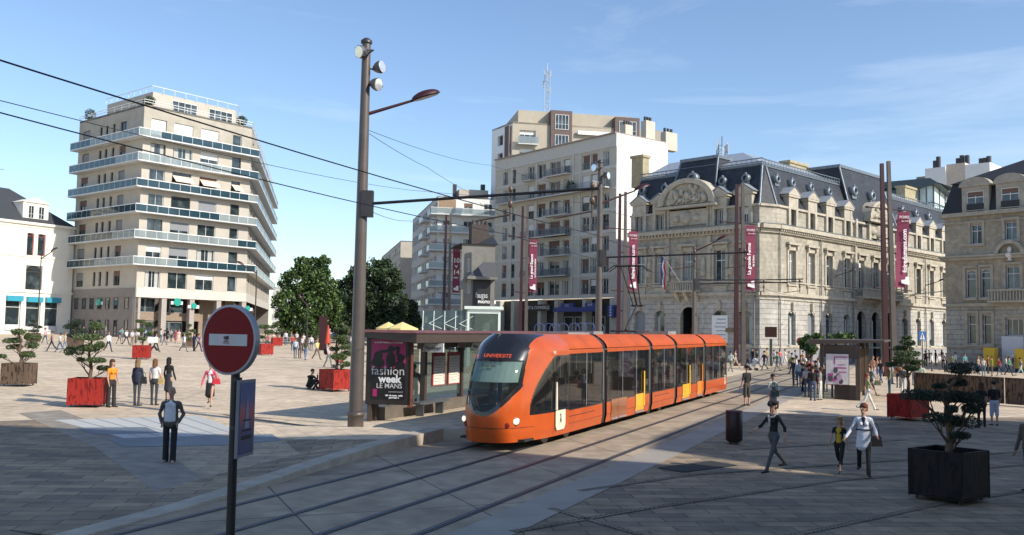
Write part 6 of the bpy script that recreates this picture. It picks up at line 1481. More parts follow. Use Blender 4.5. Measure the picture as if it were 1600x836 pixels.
# long pierced steel planter wall on the right
wa_=Vector((22.0,48.8,0)); wb_=Vector((25.3,45.2,0)); wd_=(wb_-wa_); wb_=wa_+wd_*4.5; wa_=wa_-wd_*.15
e=empty('planter_wall',(wa_.x,wa_.y,ground(wa_.x,wa_.y)),0,'long waist high wall of pierced rusty steel at the right','wall'); D=wb_-wa_; n=5
for k in range(n):
    a=D*(k/n); b=D*((k+.985)/n); nn=Vector((D.y,-D.x,0)).normalized()*.05; zf=lambda v: ground(wa_.x+v.x,wa_.y+v.y)-ground(wa_.x,wa_.y)
    mb=MB(); P=[a-nn,b-nn,b+nn,a+nn]; mb.hexa([Vector((p.x,p.y,zf(p)+.08)) for p in P]+[Vector((p.x,p.y,zf(p)+1.32)) for p in P]); mb.build('steel_panel',cb,e)
    mb=MB(); P=[a-nn*1.6,b-nn*1.6,b+nn*1.6,a+nn*1.6]; mb.hexa([Vector((p.x,p.y,zf(p)+1.325)) for p in P]+[Vector((p.x,p.y,zf(p)+1.38)) for p in P]); mb.build('top_rail',redm if k%2 else cb,e)
# ---------------------------------------------------------------- big trees
leafA=mat('linden_leaf',(.085,.145,.030),.55,var=.35,scale=1.2); leafB=mat('linden_leaf_deep',(.030,.060,.018),.6,var=.35,scale=1.2); trunkm=mat('tree_bark',(.10,.085,.07),.9,var=.2,scale=6)
def tree(px,Y,blobs,label,n=9000,mats=(leafA,leafB),size=.30,th=3.0):
    """blobs: (px,py,rx_px,ry_px)"""
    b=gp(px,Y); e=empty('broadleaf_tree',b,0,label,'tree','broadleaf trees'); mb=MB(); cs=[]
    for qx,qy,rx_,ry_ in blobs:
        c=at(qx,qy,Y)-b; k=Y/1440; cs.append((c.x,rg.uniform(-1.5,1.5),c.z,rx_*k,ry_*k))
    top=max(c[2] for c in cs); mb.tube((0,0,-.2),(0,0,top*.6),.28,.14,0,10)
    for c in cs: mb.tube((0,0,th*.7+rg.uniform(0,1)),(c[0],c[1],c[2]),.12,.03,0,6)
    mb.build('trunk',trunkm,e)
    A=sum(c[3]*c[4] for c in cs); C=[];Nn=[]
    for x,y_,z_,rx_,rz_ in cs:
        m=int(n*rx_*rz_/A); ry=(rx_+rz_)/2; sub=int(26+m/60); sc=unit(sub)*np.array([rx_,ry,rz_])*rg.uniform(.55,1,sub)[:,None]; p=rg.integers(0,sub,m); u_=unit(m)
        cr_=(rx_+rz_)/2*.30; c=sc[p]+u_*(rg.uniform(.3,1,m)[:,None])*cr_; C.append(c+np.array([x,y_,z_])); nn=unit(m)+np.array([0,0,.5])+u_*.5; Nn.append(nn/np.linalg.norm(nn,axis=1)[:,None])
    C=np.concatenate(C);Nn=np.concatenate(Nn); leafmesh('crown',C,Nn,size,list(mats),e,.6); return e
tree(487,118,[(487,420,22,22),(465,440,26,24),(505,445,24,24),(455,475,24,26),(490,475,28,30),(515,480,18,26),(475,505,36,22),(505,412,10,14),(445,500,14,18),(472,412,12,10)],'tall green broadleaf tree left of the nearest mast',26000,size=.20)
tree(585,126,[(585,425,26,22),(562,440,22,24),(610,440,22,24),(575,475,34,30),(612,478,24,28),(550,480,18,30),(590,505,44,18),(600,415,12,12)],'dark broadleaf tree between the nearest mast and the white block',22000,(leafB,mat('deep_leaf',(.022,.042,.016),.6,var=.3,scale=1)),.21)
tree(648,140,[(638,490,16,24),(648,508,14,14),(628,505,18,20)],'low dark tree at the foot of the white balconied block',11000,(leafB,MATS['deep_leaf']),.22)
tree(540,138,[(540,470,24,34),(530,500,26,22),(556,440,16,18)],'dark tree filling the gap behind the nearest mast',11000,(leafB,MATS['deep_leaf']),.22)
tree(1262,62,[(1262,535,11,11),(1254,543,8,8),(1272,528,9,7),(1268,546,9,7)],'small leafy tree behind the waiting crowd, beside the far no entry sign',1800,(leafB,leafA),.14,1.0)
tree(1318,70,[(1312,526,16,5),(1335,525,10,4),(1300,528,9,4)],'low leafy tree showing over the roof of the right shelter',1500,(leafB,leafA),.14,1.0)
# roof garden plants on the balconied block
for px,py,off,lab in ((234,150,-1.0,'dark shrub on the roof terrace corner of the balconied block'),(378,181,-.6,'leafy shrub at the right end of the roof terrace'),(141,178,-.5,'small conifer at the left end of the roof terrace')):
    F_=A2 if px==141 else A1; u_,z_=F_.uz(px,py,off); b=F_.P(u_,off,ztop if px!=234 else ztop); e=empty('roof_shrub',b,0,lab,'shrub'); c=unit(500)*rg.uniform(.3,1,500)[:,None]**.5*np.array([.9,.7,.75 if px!=141 else 1.0])+np.array([0,0,.8]); leafmesh('foliage',c,unit(500),.12,[leafB],e,.5); mb=MB(); mb.lathe((0,0,0),[(.3,0),(.38,.4)],0,12); mb.build('pot',dgrey,e)
e=empty('balcony_plant',MF.P(MF.U(898,300),.7,zsh+5*fhM+.26),0,'bushy green plant on the long upper balcony of the cream house','plant'); c=unit(500)*rg.uniform(.3,1,500)[:,None]**.5*np.array([.75,.5,.8])+np.array([0,0,.8]); leafmesh('foliage',c,unit(500),.11,[leafB],e,.5); mb=MB(); mb.box((0,0,.1),(.9,.35,.2)); mb.build('pot',dgrey,e)
# ================================================================ shelters
def sheltersT(s,t,h=0): p=trk(s,t); p.z=gh(p.x,p.y)+h; return p
shb=mat('shelter_brown',(.085,.062,.05),.45,.2,var=.12); rbt=mat('red_brown_roof_top',(.16,.06,.05),.6,var=.2)
o0=sheltersT(25.9,-16.4); D=Vector((math.sin(TA),math.cos(TA),0)); T_=Vector((math.cos(TA),-math.sin(TA),0)); LZ=16.0
zr=lambda s: (sheltersT(25.9+min(s,13),-16.4)-o0).z
def loc(s,t,h): return D*s+T_*t+Vector((0,0,(GX*(D.x*s+T_.x*t)+GY*(D.y*s+T_.y*t))+h))
e=empty('tram_shelter',o0,0,'long brown tram shelter behind the front of the tram, with timetables and benches','shelter')
def lbox(mb,s0,s1,t0,t1,h0,h1,m=0): mb.hexa([loc(s0,t0,h0),loc(s1,t0,h0),loc(s1,t1,h0),loc(s0,t1,h0),loc(s0,t0,h1),loc(s1,t0,h1),loc(s1,t1,h1),loc(s0,t1,h1)],m)
mb=MB(); mb.hexa([loc(-.6,-.6,2.75),loc(LZ,-.6,2.75),loc(LZ,1.9,2.60),loc(-.6,1.9,2.60),loc(-.6,-.6,2.88),loc(LZ,-.6,2.88),loc(LZ,1.9,2.90),loc(-.6,1.9,2.90)],0); mb.build('roof',shb,e)
mb=MB(); mb.hexa([loc(-.65,-.65,2.885),loc(LZ,-.65,2.885),loc(LZ,1.95,2.905),loc(-.65,1.95,2.905),loc(-.5,-.4,2.96),loc(LZ,-.4,2.96),loc(LZ,1.7,2.98),loc(-.5,1.7,2.98)],0); mb.build('roof_top',rbt,e)
for s in (0,3.2,6.1,9,12,15): mb=MB(); lbox(mb,s,s+.16,-.1,.1,-.1,2.75); mb.build('post',shb,e); 
for s in (2.6,5.6,8.6,11.6):
    mb=MB(); mb.hexa([loc(s,.1,2.3),loc(s+.08,.1,2.3),loc(s+.08,1.7,2.42),loc(s,1.7,2.42),loc(s,.1,2.7),loc(s+.08,.1,2.7),loc(s+.08,1.7,2.6),loc(s,1.7,2.6)]); mb.build('roof_rib',shb,e)
for s in (.3,3.5,6.4,9.3,12.3): mb=MB(); lbox(mb,s,s+2.6,-.02,.02,.55,2.3); mb.build('glass_pane',tglass,e)
mb=MB(); lbox(mb,.2,LZ,-.16,.16,-.05,.42); mb.build('stone_base',mat('shelter_stone_base',(.13,.11,.09),.85,var=.2,scale=3),e)
for s in (3.75,4.95): 
    mb=MB(); lbox(mb,s,s+.95,.06,.12,.95,2.15); p_=mb.build('timetable_case',mat('timetable_red',(.45,.05,.05),.5),e)
    mb=MB(); lbox(mb,s+.05,s+.90,.122,.130,.98,2.02); mb.build('timetable_sheet',mat('timetable_paper',(.72,.70,.62),.6,var=0),p_)
    mb=MB()
    for k in range(9): lbox(mb,s+.1,s+.78-.1*(k%3),.132,.136,1.9-.1*k,1.915-.1*k)
    for k in range(8): lbox(mb,s+.80,s+.86,.132,.136,1.88-.11*k,1.91-.11*k,1)
    mb.build('timetable_print',[mat('grey_print',(.35,.33,.32),.7),MATS['timetable_red']],p_)
for s in (1.6,7.4): mb=MB(); lbox(mb,s,s+2.1,.45,.85,.46,.52); lbox(mb,s+.3,s+.36,.5,.8,0,.46); lbox(mb,s+1.7,s+1.76,.5,.8,0,.46); mb.build('bench',mat('bench_grey',(.12,.13,.14),.5,.3),e)
for s in (1.0,4.6):
    mb=MB(); mb.hexa([loc(s,1.2,2.28),loc(s+.05,1.2,2.28),loc(s+.05,2.0,2.28),loc(s,2.0,2.28),loc(s,1.3,2.55),loc(s+.05,1.3,2.55),loc(s+.05,2.0,2.58),loc(s,2.0,2.58)]); st=mb.build('stop_name_board',white,e)
    MM=Matrix.Identity(4); nz_=-D
    for i in range(3): MM[i][0]=T_[i]; MM[i][1]=(0,0,1)[i]; MM[i][2]=nz_[i]; MM[i][3]=(loc(s,1.62,2.42)-D*.01)[i]
    text('stop_name','République',.14,MM,tdark,st,False)
# the lit poster case, across the end
pc=empty('poster_case',gp(609,30.1)+Vector((0,0,.22)),0,'black framed poster case reading fashion week le mans beside the nearest mast','poster case')
yw_=-rad(10)
Rz=Matrix.Rotation(yw_,3,'Z')
mb=MB(); mb.box((.0,0,1.55),(1.50,.20,2.25),0,M=Rz); mb.build('case',mat('case_dark_brown',(.028,.02,.018),.35),pc)
mb=MB(); mb.box(Rz@Vector((-.62,0,.25)),(.14,.14,.9),0,M=Rz); mb.build('leg',shb,pc); mb=MB(); mb.box(Rz@Vector((.72,.02,1.5)),(.10,.24,2.3),0,M=Rz); mb.build('side_frame',mat('rust_side',(.17,.05,.03),.5),pc)
mg=mat('magenta_poster',(.38,.02,.13),.35,var=.05); def_bk=mat('poster_black',(.012,.010,.012),.3)
def pz(x,z_,off): return Rz@Vector((x,-.10-off,z_))
mb=MB(); mb.quad(pz(-.58,.58,.004),pz(.58,.58,.004),pz(.58,2.52,.004),pz(-.58,2.52,.004)); po=mb.build('poster',def_bk,pc)
mb=MB(); mb.quad(pz(-.58,1.60,.007),pz(.58,1.60,.007),pz(.58,2.52,.007),pz(-.58,2.52,.007)); mb.build('poster_pink_field',mg,po)
mb=MB()
def blob(cx,cz,rx_,rz_,n=16,a0=0): mb.add([pz(cx+rx_*math.cos(2*PI*i/n),cz+rz_*math.sin(2*PI*i/n),.010+a0) for i in range(n)],[tuple(range(n))],0)
for i_,(cx,cz,rx_,rz_) in enumerate(((-.34,2.0,.15,.14),(.08,2.22,.11,.12),(.42,1.93,.13,.13),(-.32,1.76,.20,.16),(.08,1.85,.16,.28),(.40,1.68,.18,.16))): blob(cx,cz,rx_,rz_,16,i_*.0006)
for i_,(a,b) in enumerate((((.0,2.15),(-.30,2.12)),((.14,2.2),(.34,2.28)),((.34,2.28),(.30,2.0)),((-.4,2.05),(-.55,1.7)))):
    ax,az_=a;bx,bz=b; L_=math.hypot(bx-ax,bz-az_); nx,nz2=-(bz-az_)/L_*.05,(bx-ax)/L_*.05; mb.add([pz(ax+nx,az_+nz2,.0145+i_*.0006),pz(bx+nx,bz+nz2,.0145+i_*.0006),pz(bx-nx,bz-nz2,.0145+i_*.0006),pz(ax-nx,az_-nz2,.0145+i_*.0006)],[(0,1,2,3)],0)
tag(mb.build('poster_figures',def_bk,po),None)
MP=Matrix.Identity(4); ax_=Rz@Vector((1,0,0)); nn_=Rz@Vector((0,-1,0))
def PM(x,z_): 
    M=Matrix.Identity(4); o=pz(x,z_,.018)
    for i in range(3): M[i][0]=ax_[i]; M[i][1]=(0,0,1)[i]; M[i][2]=nn_[i]; M[i][3]=o[i]
    return M
lg=mat('poster_grey_text',(.55,.55,.55),.5,var=0)
for s_,sz,x,z_,m_,b_ in (('fashion',.40,0,1.50,lg,0),('week',.34,.06,1.24,wtxt,.012),('LE MANS',.22,.05,1.02,lg,.002),('du 25 SEPTEMBRE au 4 OCTOBRE',.066,0,2.42,wtxt,.002),('www.fashionweek.fr',.06,.28,.84,lg,0),('ville du mans  radio',.075,.22,.72,wtxt,.004),('partenaires',.075,.22,.65,wtxt,.004)): text('poster_text',s_,sz,PM(x,z_),m_,po,False,ext=.001,bold=b_)
mb=MB(); mb.quad(pz(-.50,.68,.008),pz(-.36,.68,.008),pz(-.36,.92,.008),pz(-.50,.92,.008)); mb.build('poster_logo',mg,po)
# right shelter
o1=sheltersT(49.6,-4.7); 
def loc1(s,t,h): return D*s+T_*t+Vector((0,0,(GX*(D.x*s+T_.x*t)+GY*(D.y*s+T_.y*t))+h))
def lb1(mb,s0,s1,t0,t1,h0,h1,m=0): mb.hexa([loc1(s0,t0,h0),loc1(s1,t0,h0),loc1(s1,t1,h0),loc1(s0,t1,h0),loc1(s0,t0,h1),loc1(s1,t0,h1),loc1(s1,t1,h1),loc1(s0,t1,h1)],m)
e=empty('tram_shelter',o1,0,'brown tram shelter at the right with a crowd waiting at its left side','shelter')
mb=MB(); mb.hexa([loc1(-.3,-.6,2.72),loc1(9,-.6,2.72),loc1(9,3.0,2.95),loc1(-.3,3.0,2.95),loc1(-.3,-.6,2.98),loc1(9,-.6,2.98),loc1(9,3.0,3.05),loc1(-.3,3.0,3.05)]); mb.build('roof',shb,e)
for s,t in ((0,0),(0,1.75),(4.3,1.75),(8.4,1.75),(8.4,0)): mb=MB(); lb1(mb,s,s+.16,t-.08,t+.08,0,2.85); mb.build('post',shb,e)
mb=MB(); lb1(mb,.01,.10,.1,1.65,2.1,2.75); mb.build('fascia',shb,e); mb=MB(); lb1(mb,.01,.10,.6,1.65,0,.75); mb.build('base_panel',mat('dark_base',(.04,.03,.025),.6),e)
for k in range(16): mb=MB(); lb1(mb,.3+k*.5,.38+k*.5,1.70,1.80,.35,2.55); mb.build('wall_slat',mat('slat_brown',(.14,.09,.06),.5,var=.2),e)
for s in (.2,2.3,4.5,6.6): mb=MB(); lb1(mb,s,s+1.9,1.74,1.76,.3,2.5); mb.build('glass_pane',tglass,e)
mb=MB(); lb1(mb,.2,8.4,1.62,1.72,.35,.5); mb.build('rail',shb,e)
p2=empty('poster_case',loc1(-.12,.0,0)+o1,0,'pink and white picture poster on the end of the right shelter','poster case')
wp=mat('poster_white',(.66,.64,.66),.4,var=.12,scale=5); pk=mat('poster_pink',(.42,.08,.30),.4,var=.2,scale=6)
lq=lambda t,h,off: T_*t-D*off+Vector((0,0,h))
mb=MB(); mb.quad(lq(.22,.75,.0),lq(1.30,.75,0),lq(1.30,2.28,0),lq(.22,2.28,0)); mb.hexa([lq(.20,.72,-.01),lq(1.32,.72,-.01),lq(1.32,.72,-.1),lq(.20,.72,-.1),lq(.20,2.3,-.01),lq(1.32,2.3,-.01),lq(1.32,2.3,-.1),lq(.20,2.3,-.1)],1); pp=mb.build('poster',[wp,shb],p2)
rr=random.Random(9); mb=MB()
for k,(a,b,c,d) in enumerate(((.60,1.55,1.20,1.62),(.60,1.75,.66,2.15),(.60,2.10,1.25,2.16),(.82,1.35,1.20,1.40),(.78,1.72,1.15,1.76),(.3,.98,.55,1.3),(.42,.9,.8,1.05))): mb.quad(lq(a,b,.006+k*.001),lq(c,b,.006+k*.001),lq(c,d,.006+k*.001),lq(a,d,.006+k*.001),0)
for k in range(9):
    a=rr.uniform(.35,1.0); b=rr.uniform(.85,1.5); s_=rr.uniform(.06,.16); mb.add([lq(a+s_*math.cos(i),b+s_*1.3*math.sin(i),.016+k*.001) for i in range(6)],[tuple(range(6))],1+k%2)
mb.build('poster_picture',[pk,mat('poster_charcoal',(.08,.07,.09),.5),mat('poster_lilac',(.5,.35,.5),.5)],pp)
mb=MB(); mb.hexa([lq(1.62,-.0,.0),lq(1.70,0,.0),lq(1.70,0,-.08),lq(1.62,0,-.08),lq(1.62,2.2,.0),lq(1.70,2.2,.0),lq(1.70,2.2,-.08),lq(1.62,2.2,-.08)]); mb.build('post',shb,p2)
# ---------------------------------------------------------------- litter bin
b=hit(1147,694); e=empty('litter_bin',b,0,'dark cylindrical litter bin standing alone on the paving','litter bin'); bm_=mat('bin_dark',(.028,.018,.020),.4,.3,var=.2,scale=20,stretch=(6,6,.3))
mb=MB(); mb.lathe((0,0,0),[(.15,0),(.15,.08)],0,20); mb.build('foot',dgrey,e); mb=MB(); mb.lathe((0,0,0),[(.20,.081),(.245,.14),(.245,.93),(.235,.95)],0,28); mb.build('drum',bm_,e)
mb=MB(); mb.lathe((0,0,0),[(.25,.951),(.25,.985),(.19,.99)],0,28); mb.build('rim',mat('bin_rim_red',(.12,.025,.025),.4,.2),e)
# ---------------------------------------------------------------- screen sign, far no entry, pedestrian sign
b=gp(1204.5,89); e=empty('information_screen',b,0,'black screen on a single post before the corner of the stone building','screen'); mb=MB(); mb.box((0,0,1.3),(.22,.16,2.6)); mb.build('post',mat('dark_green_post',(.02,.035,.035),.5),e); mb=MB(); mb.box((0,0,3.25),(1.1,.22,1.0)); mb.build('screen_case',black,e); mb=MB(); mb.quad(Vector((-.48,-.115,2.8)),Vector((.48,-.115,2.8)),Vector((.48,-.115,3.7)),Vector((-.48,-.115,3.7))); mb.build('screen',mat('led_off_screen',(.03,.012,.010),.3),e)
b=gp(1250,78); e=empty('no_entry_sign',b,0,'small no entry sign on a thin post before the stone building','road sign'); mb=MB(); mb.tube((0,0,0),(0,0,2.7),.04); mb.build('post',black,e); R9=Matrix.Rotation(PI/2,3,'X'); mb=MB(); mb.lathe((0,-.06,2.55),[(.32,-.02),(.32,.02)],0,24,R9); mb.build('sign_face',mat('bright_sign_red',(.45,.02,.03),.4),e); mb=MB(); mb.box((0,-.09,2.55),(.46,.01,.10)); mb.build('sign_bar',white,e)
b=gp(1441,76); e=empty('crossing_sign',b,0,'square blue pedestrian crossing sign before the right end of the stone building','road sign'); mb=MB(); mb.tube((0,0,0),(0,0,3.2),.04); mb.build('post',dgrey,e); mb=MB(); mb.box((0,-.05,3.3),(.56,.03,.75)); f_=mb.build('sign_face',mat('sign_blue',(.04,.14,.40),.4),e)
mb=MB(); mb.add([(-.2,-.07,3.02),(.2,-.07,3.02),(0,-.07,3.6)],[(0,1,2)],0); mb.build('white_triangle',white,f_); mb=MB(); mb.ball((.01,-.085,3.42),(.035,.01,.035)); mb.box((0,-.08,3.29),(.06,.01,.18)); mb.box((-.04,-.08,3.14),(.03,.01,.14)); mb.box((.04,-.08,3.14),(.03,.01,.14)); mb.build('walking_figure',black,f_)
# yellow mail boxes
ym=mat('post_yellow',(.60,.40,.02),.45,var=.06)
for px,lab in ((1557,'yellow mail box standing left of the pale hoarding'),(1606,'yellow mail box cut by the right edge of the picture')):
    b=RF.P(RF.U(px,560),1.3,0); b.z=ground(b.x,b.y); e=empty('mail_box',b,-rad(39.5)+PI,lab,'mail box','yellow mail boxes'); e.rotation_euler=(0,0,math.atan2(-RF.u.y,-RF.u.x))
    mb=MB(); mb.box((0,0,.2),(1.1,.7,.4)); mb.build('plinth',dgrey,e); mb=MB(); mb.box((0,0,1.35),(1.05,.85,1.9)); mb.lathe((0,.42,2.5),[(.65,0),(.65,.85)],0,20,Matrix.Rotation(PI/2,3,'X')) if False else None; bo=mb.build('box_body',ym,e)
    mb=MB(); mb.box((0,-.44,2.1),(.9,.03,.12)); mb.build('slot',black,bo); mb=MB(); mb.box((0,-.44,1.3),(.9,.02,.9)); mb.build('door_panel',ym,bo); mb=MB(); mb.hexa([Vector(p) for p in ((-.3,-.46,1.2),(.25,-.46,1.35),(.25,-.455,1.35),(-.3,-.455,1.2),(-.1,-.46,1.4),(.35,-.46,1.5),(.35,-.455,1.5),(-.1,-.455,1.4))]); mb.build('emblem',mat('emblem_blue',(.05,.07,.2),.5),bo)
# blue hoop bicycle racks behind the tram
bh=mat('blue_hoop',(.07,.10,.28),.4,.2)
for k,px in enumerate((843,857,867,880,897,908,921,935)):
    b=gp(px,66+.0*k); b=gp(px,96-k*.8); e=MB(); pts=[Vector((math.cos(PI*i/10)*.5,0,1.6+math.sin(PI*i/10)*.5)) for i in range(11)]; 
    b=at(px,512,95-k); zz0=ground(b.x,b.y); e.path([Vector((.5,0,zz0-b.z))]+[Vector((.52*math.cos(PI*i/10),0,.55*math.sin(PI*i/10)-.1)) for i in range(11)]+[Vector((-.5,0,zz0-b.z))],.03,0,6)
    o=e.build('hoop_stand',bh); o.location=b; tag(o,'tall blue hoop stand showing over the tram roof','hoop stand','blue hoop stands before the shops')
# glass pavilion of the car park stairs
gb=gp(754,70); e=empty('glass_pavilion',gb,0,'white framed glass lift box with a sloping glass canopy on its left, behind the shelter','pavilion'); u_=70/1440; zt_=at(754,481,70).z-gb.z; zb_=at(754,521,70).z-gb.z
gw=mat('pale_green_white_frame',(.66,.74,.70),.45,var=.04)
X0,X1=(731-754)*u_,(779-754)*u_
mb=MB()
for x in (X0,X1):
    for y_ in (0,2.4): mb.box((x,y_,zt_/2-.1),(.16,.16,zt_-.2),0)
mb.box(((X0+X1)/2,1.2,zt_),(X1-X0+.6,2.9,.22),0)
for y_ in (0,2.4): mb.box(((X0+X1)/2,y_,zb_),(X1-X0-.16,.16,.3),0); mb.box(((X0+X1)/2,y_,zt_-.28),(X1-X0-.16,.14,.3),0)
mb.build('frame',gw,e)
mb=MB(); mb.box(((X0+X1)/2,-.02,(zt_+zb_)/2),(X1-X0-.18,.03,zt_-zb_-.5),0); mb.box(((X0+X1)/2,2.42,(zt_+zb_)/2),(X1-X0-.18,.03,zt_-zb_-.5),0); mb.pieces('glass_wall',tglass,e)
mb=MB(); mb.box((0,1.3,zb_+.7),(.9,.8,1.2),0); mb.box((-.6,1.0,zb_+.45),(.3,.5,.7),0); mb.box((.1,1.2,zb_+1.0),(1.2,.3,.12),0); mb.build('lift_machinery',mat('green_grey_machine',(.16,.24,.21),.5,var=.3,scale=4),e)
XL=(660-754)*u_; zA=at(700,486,70).z-gb.z; zB=at(700,513,70).z-gb.z
mb=MB(); mb.hexa([Vector((XL,0,zB)),Vector((X0-.15,0,zB)),Vector((X0-.15,2.4,zB)),Vector((XL,2.4,zB)),Vector((XL,.2,zA)),Vector((X0-.15,.2,zA+.1)),Vector((X0-.15,2.2,zA+.1)),Vector((XL,2.2,zA))]); mb.build('glass_canopy',tglass,e)
for k in range(3):
    x=XL+.5+k*1.15; mb=MB(); mb.tube((x,-.3,zB+.35),(x+1.0,-.05,zB+.95),.018); mb.tube((x,-.3,zB+.35),(x+1.0,-.3,zB-.05),.022); mb.build('strut',gw,e)
mb=MB()
for k in range(5): x=XL+(X0-.15-XL)*k/4; mb.tube((x,0,zB),(x,.2,zA),.03); mb.tube((x,0,0),(x,0,zB),.05)
mb.build('canopy_frame',gw,e)
# cafe parasols
def parasol(px,py,Y,r,m,label,closed=False):
    t=at(px,py,Y); g_=ground(t.x,t.y); e=empty('parasol',(t.x,t.y,g_),0,label,'parasol'); h=t.z-g_; mb=MB(); mb.tube((0,0,0),(0,0,h),.04); mb.build('pole',alu,e); mb=MB(); n=8
    if closed: mb.tube((0,0,h-1.9),(0,0,h),.3,.05,0,8)
    else: mb.add([(r*math.cos(2*PI*i/n),r*math.sin(2*PI*i/n),h-.62) for i in range(n)]+[(0,0,h)],[(i,(i+1)%n,n) for i in range(n)],0); 
    if not closed: mb.add([(r*math.cos(2*PI*i/n)*(1.0),r*math.sin(2*PI*i/n),h-.62-.18*(j)) for j in (0,1) for i in range(n)],[(i,(i+1)%n,n+(i+1)%n,n+i) for i in range(n)],0)
    mb.build('canopy',m,e)
yl=mat('yellow_canvas',(.74,.58,.24),.8,var=.05); rd=mat('red_canvas',(.5,.06,.03),.8)
parasol(607,503,92,1.25,yl,'left one of the two open yellow parasols'); parasol(629,503,88,1.5,yl,'right one of the two open yellow parasols, slightly larger'); parasol(513,508,93,.5,rd,'closed red parasol among the far crowd',True)
mb=MB(); b=gp(504,97); mb.box((0,0,1.8),(.8,.35,3.6)); o=mb.build('dark_red_pillar',redm); o.location=b; tag(o,'dark red pillar sign standing in front of the trees','pillar')
# notice totem of blue letters near R / low pushchair
def pushchair(px,py,m,label,rz):
    b=hit(px,py); b.z=gh(b.x,b.y); e=empty('pushchair',b,rz,label,'pushchair')
    for x in(-.25,.3):
        for y_ in(-.22,.22): mb=MB(); mb.lathe((x,y_,.12),[(.12,-.02),(.12,.02)],0,14,Matrix.Rotation(PI/2,3,'X')); mb.build('wheel',black,e)
    mb=MB()
    for y_ in (-.22,.22): mb.path([Vector((.3,y_,.12)),Vector((-.15,y_,.6)),Vector((-.45,y_,1.0))],.015); mb.path([Vector((-.25,y_,.12)),Vector((.1,y_,.55))],.015)
    mb.tube((-.45,-.22,1.0),(-.45,.22,1.0),.02); mb.build('frame',alu,e)
    mb=MB(); mb.hexa([Vector(p) for p in ((.32,-.2,.38),(.32,.2,.38),(-.1,.2,.35),(-.1,-.2,.35),(.32,-.2,.48),(.32,.2,.48),(-.3,.2,.85),(-.3,-.2,.85))]); mb.build('seat',m,e); mb=MB(); mb.ball((-.15,0,.85),(.25,.22,.18)); mb.build('hood',m,e)
pushchair(527,575,mat('red_pushchair',(.45,.05,.03),.7),'red pushchair beside the tall conical pine',.3); pushchair(1177,579,mat('white_pushchair',(.6,.6,.58),.7),'white pushchair behind the tram beside the paired poles',PI)
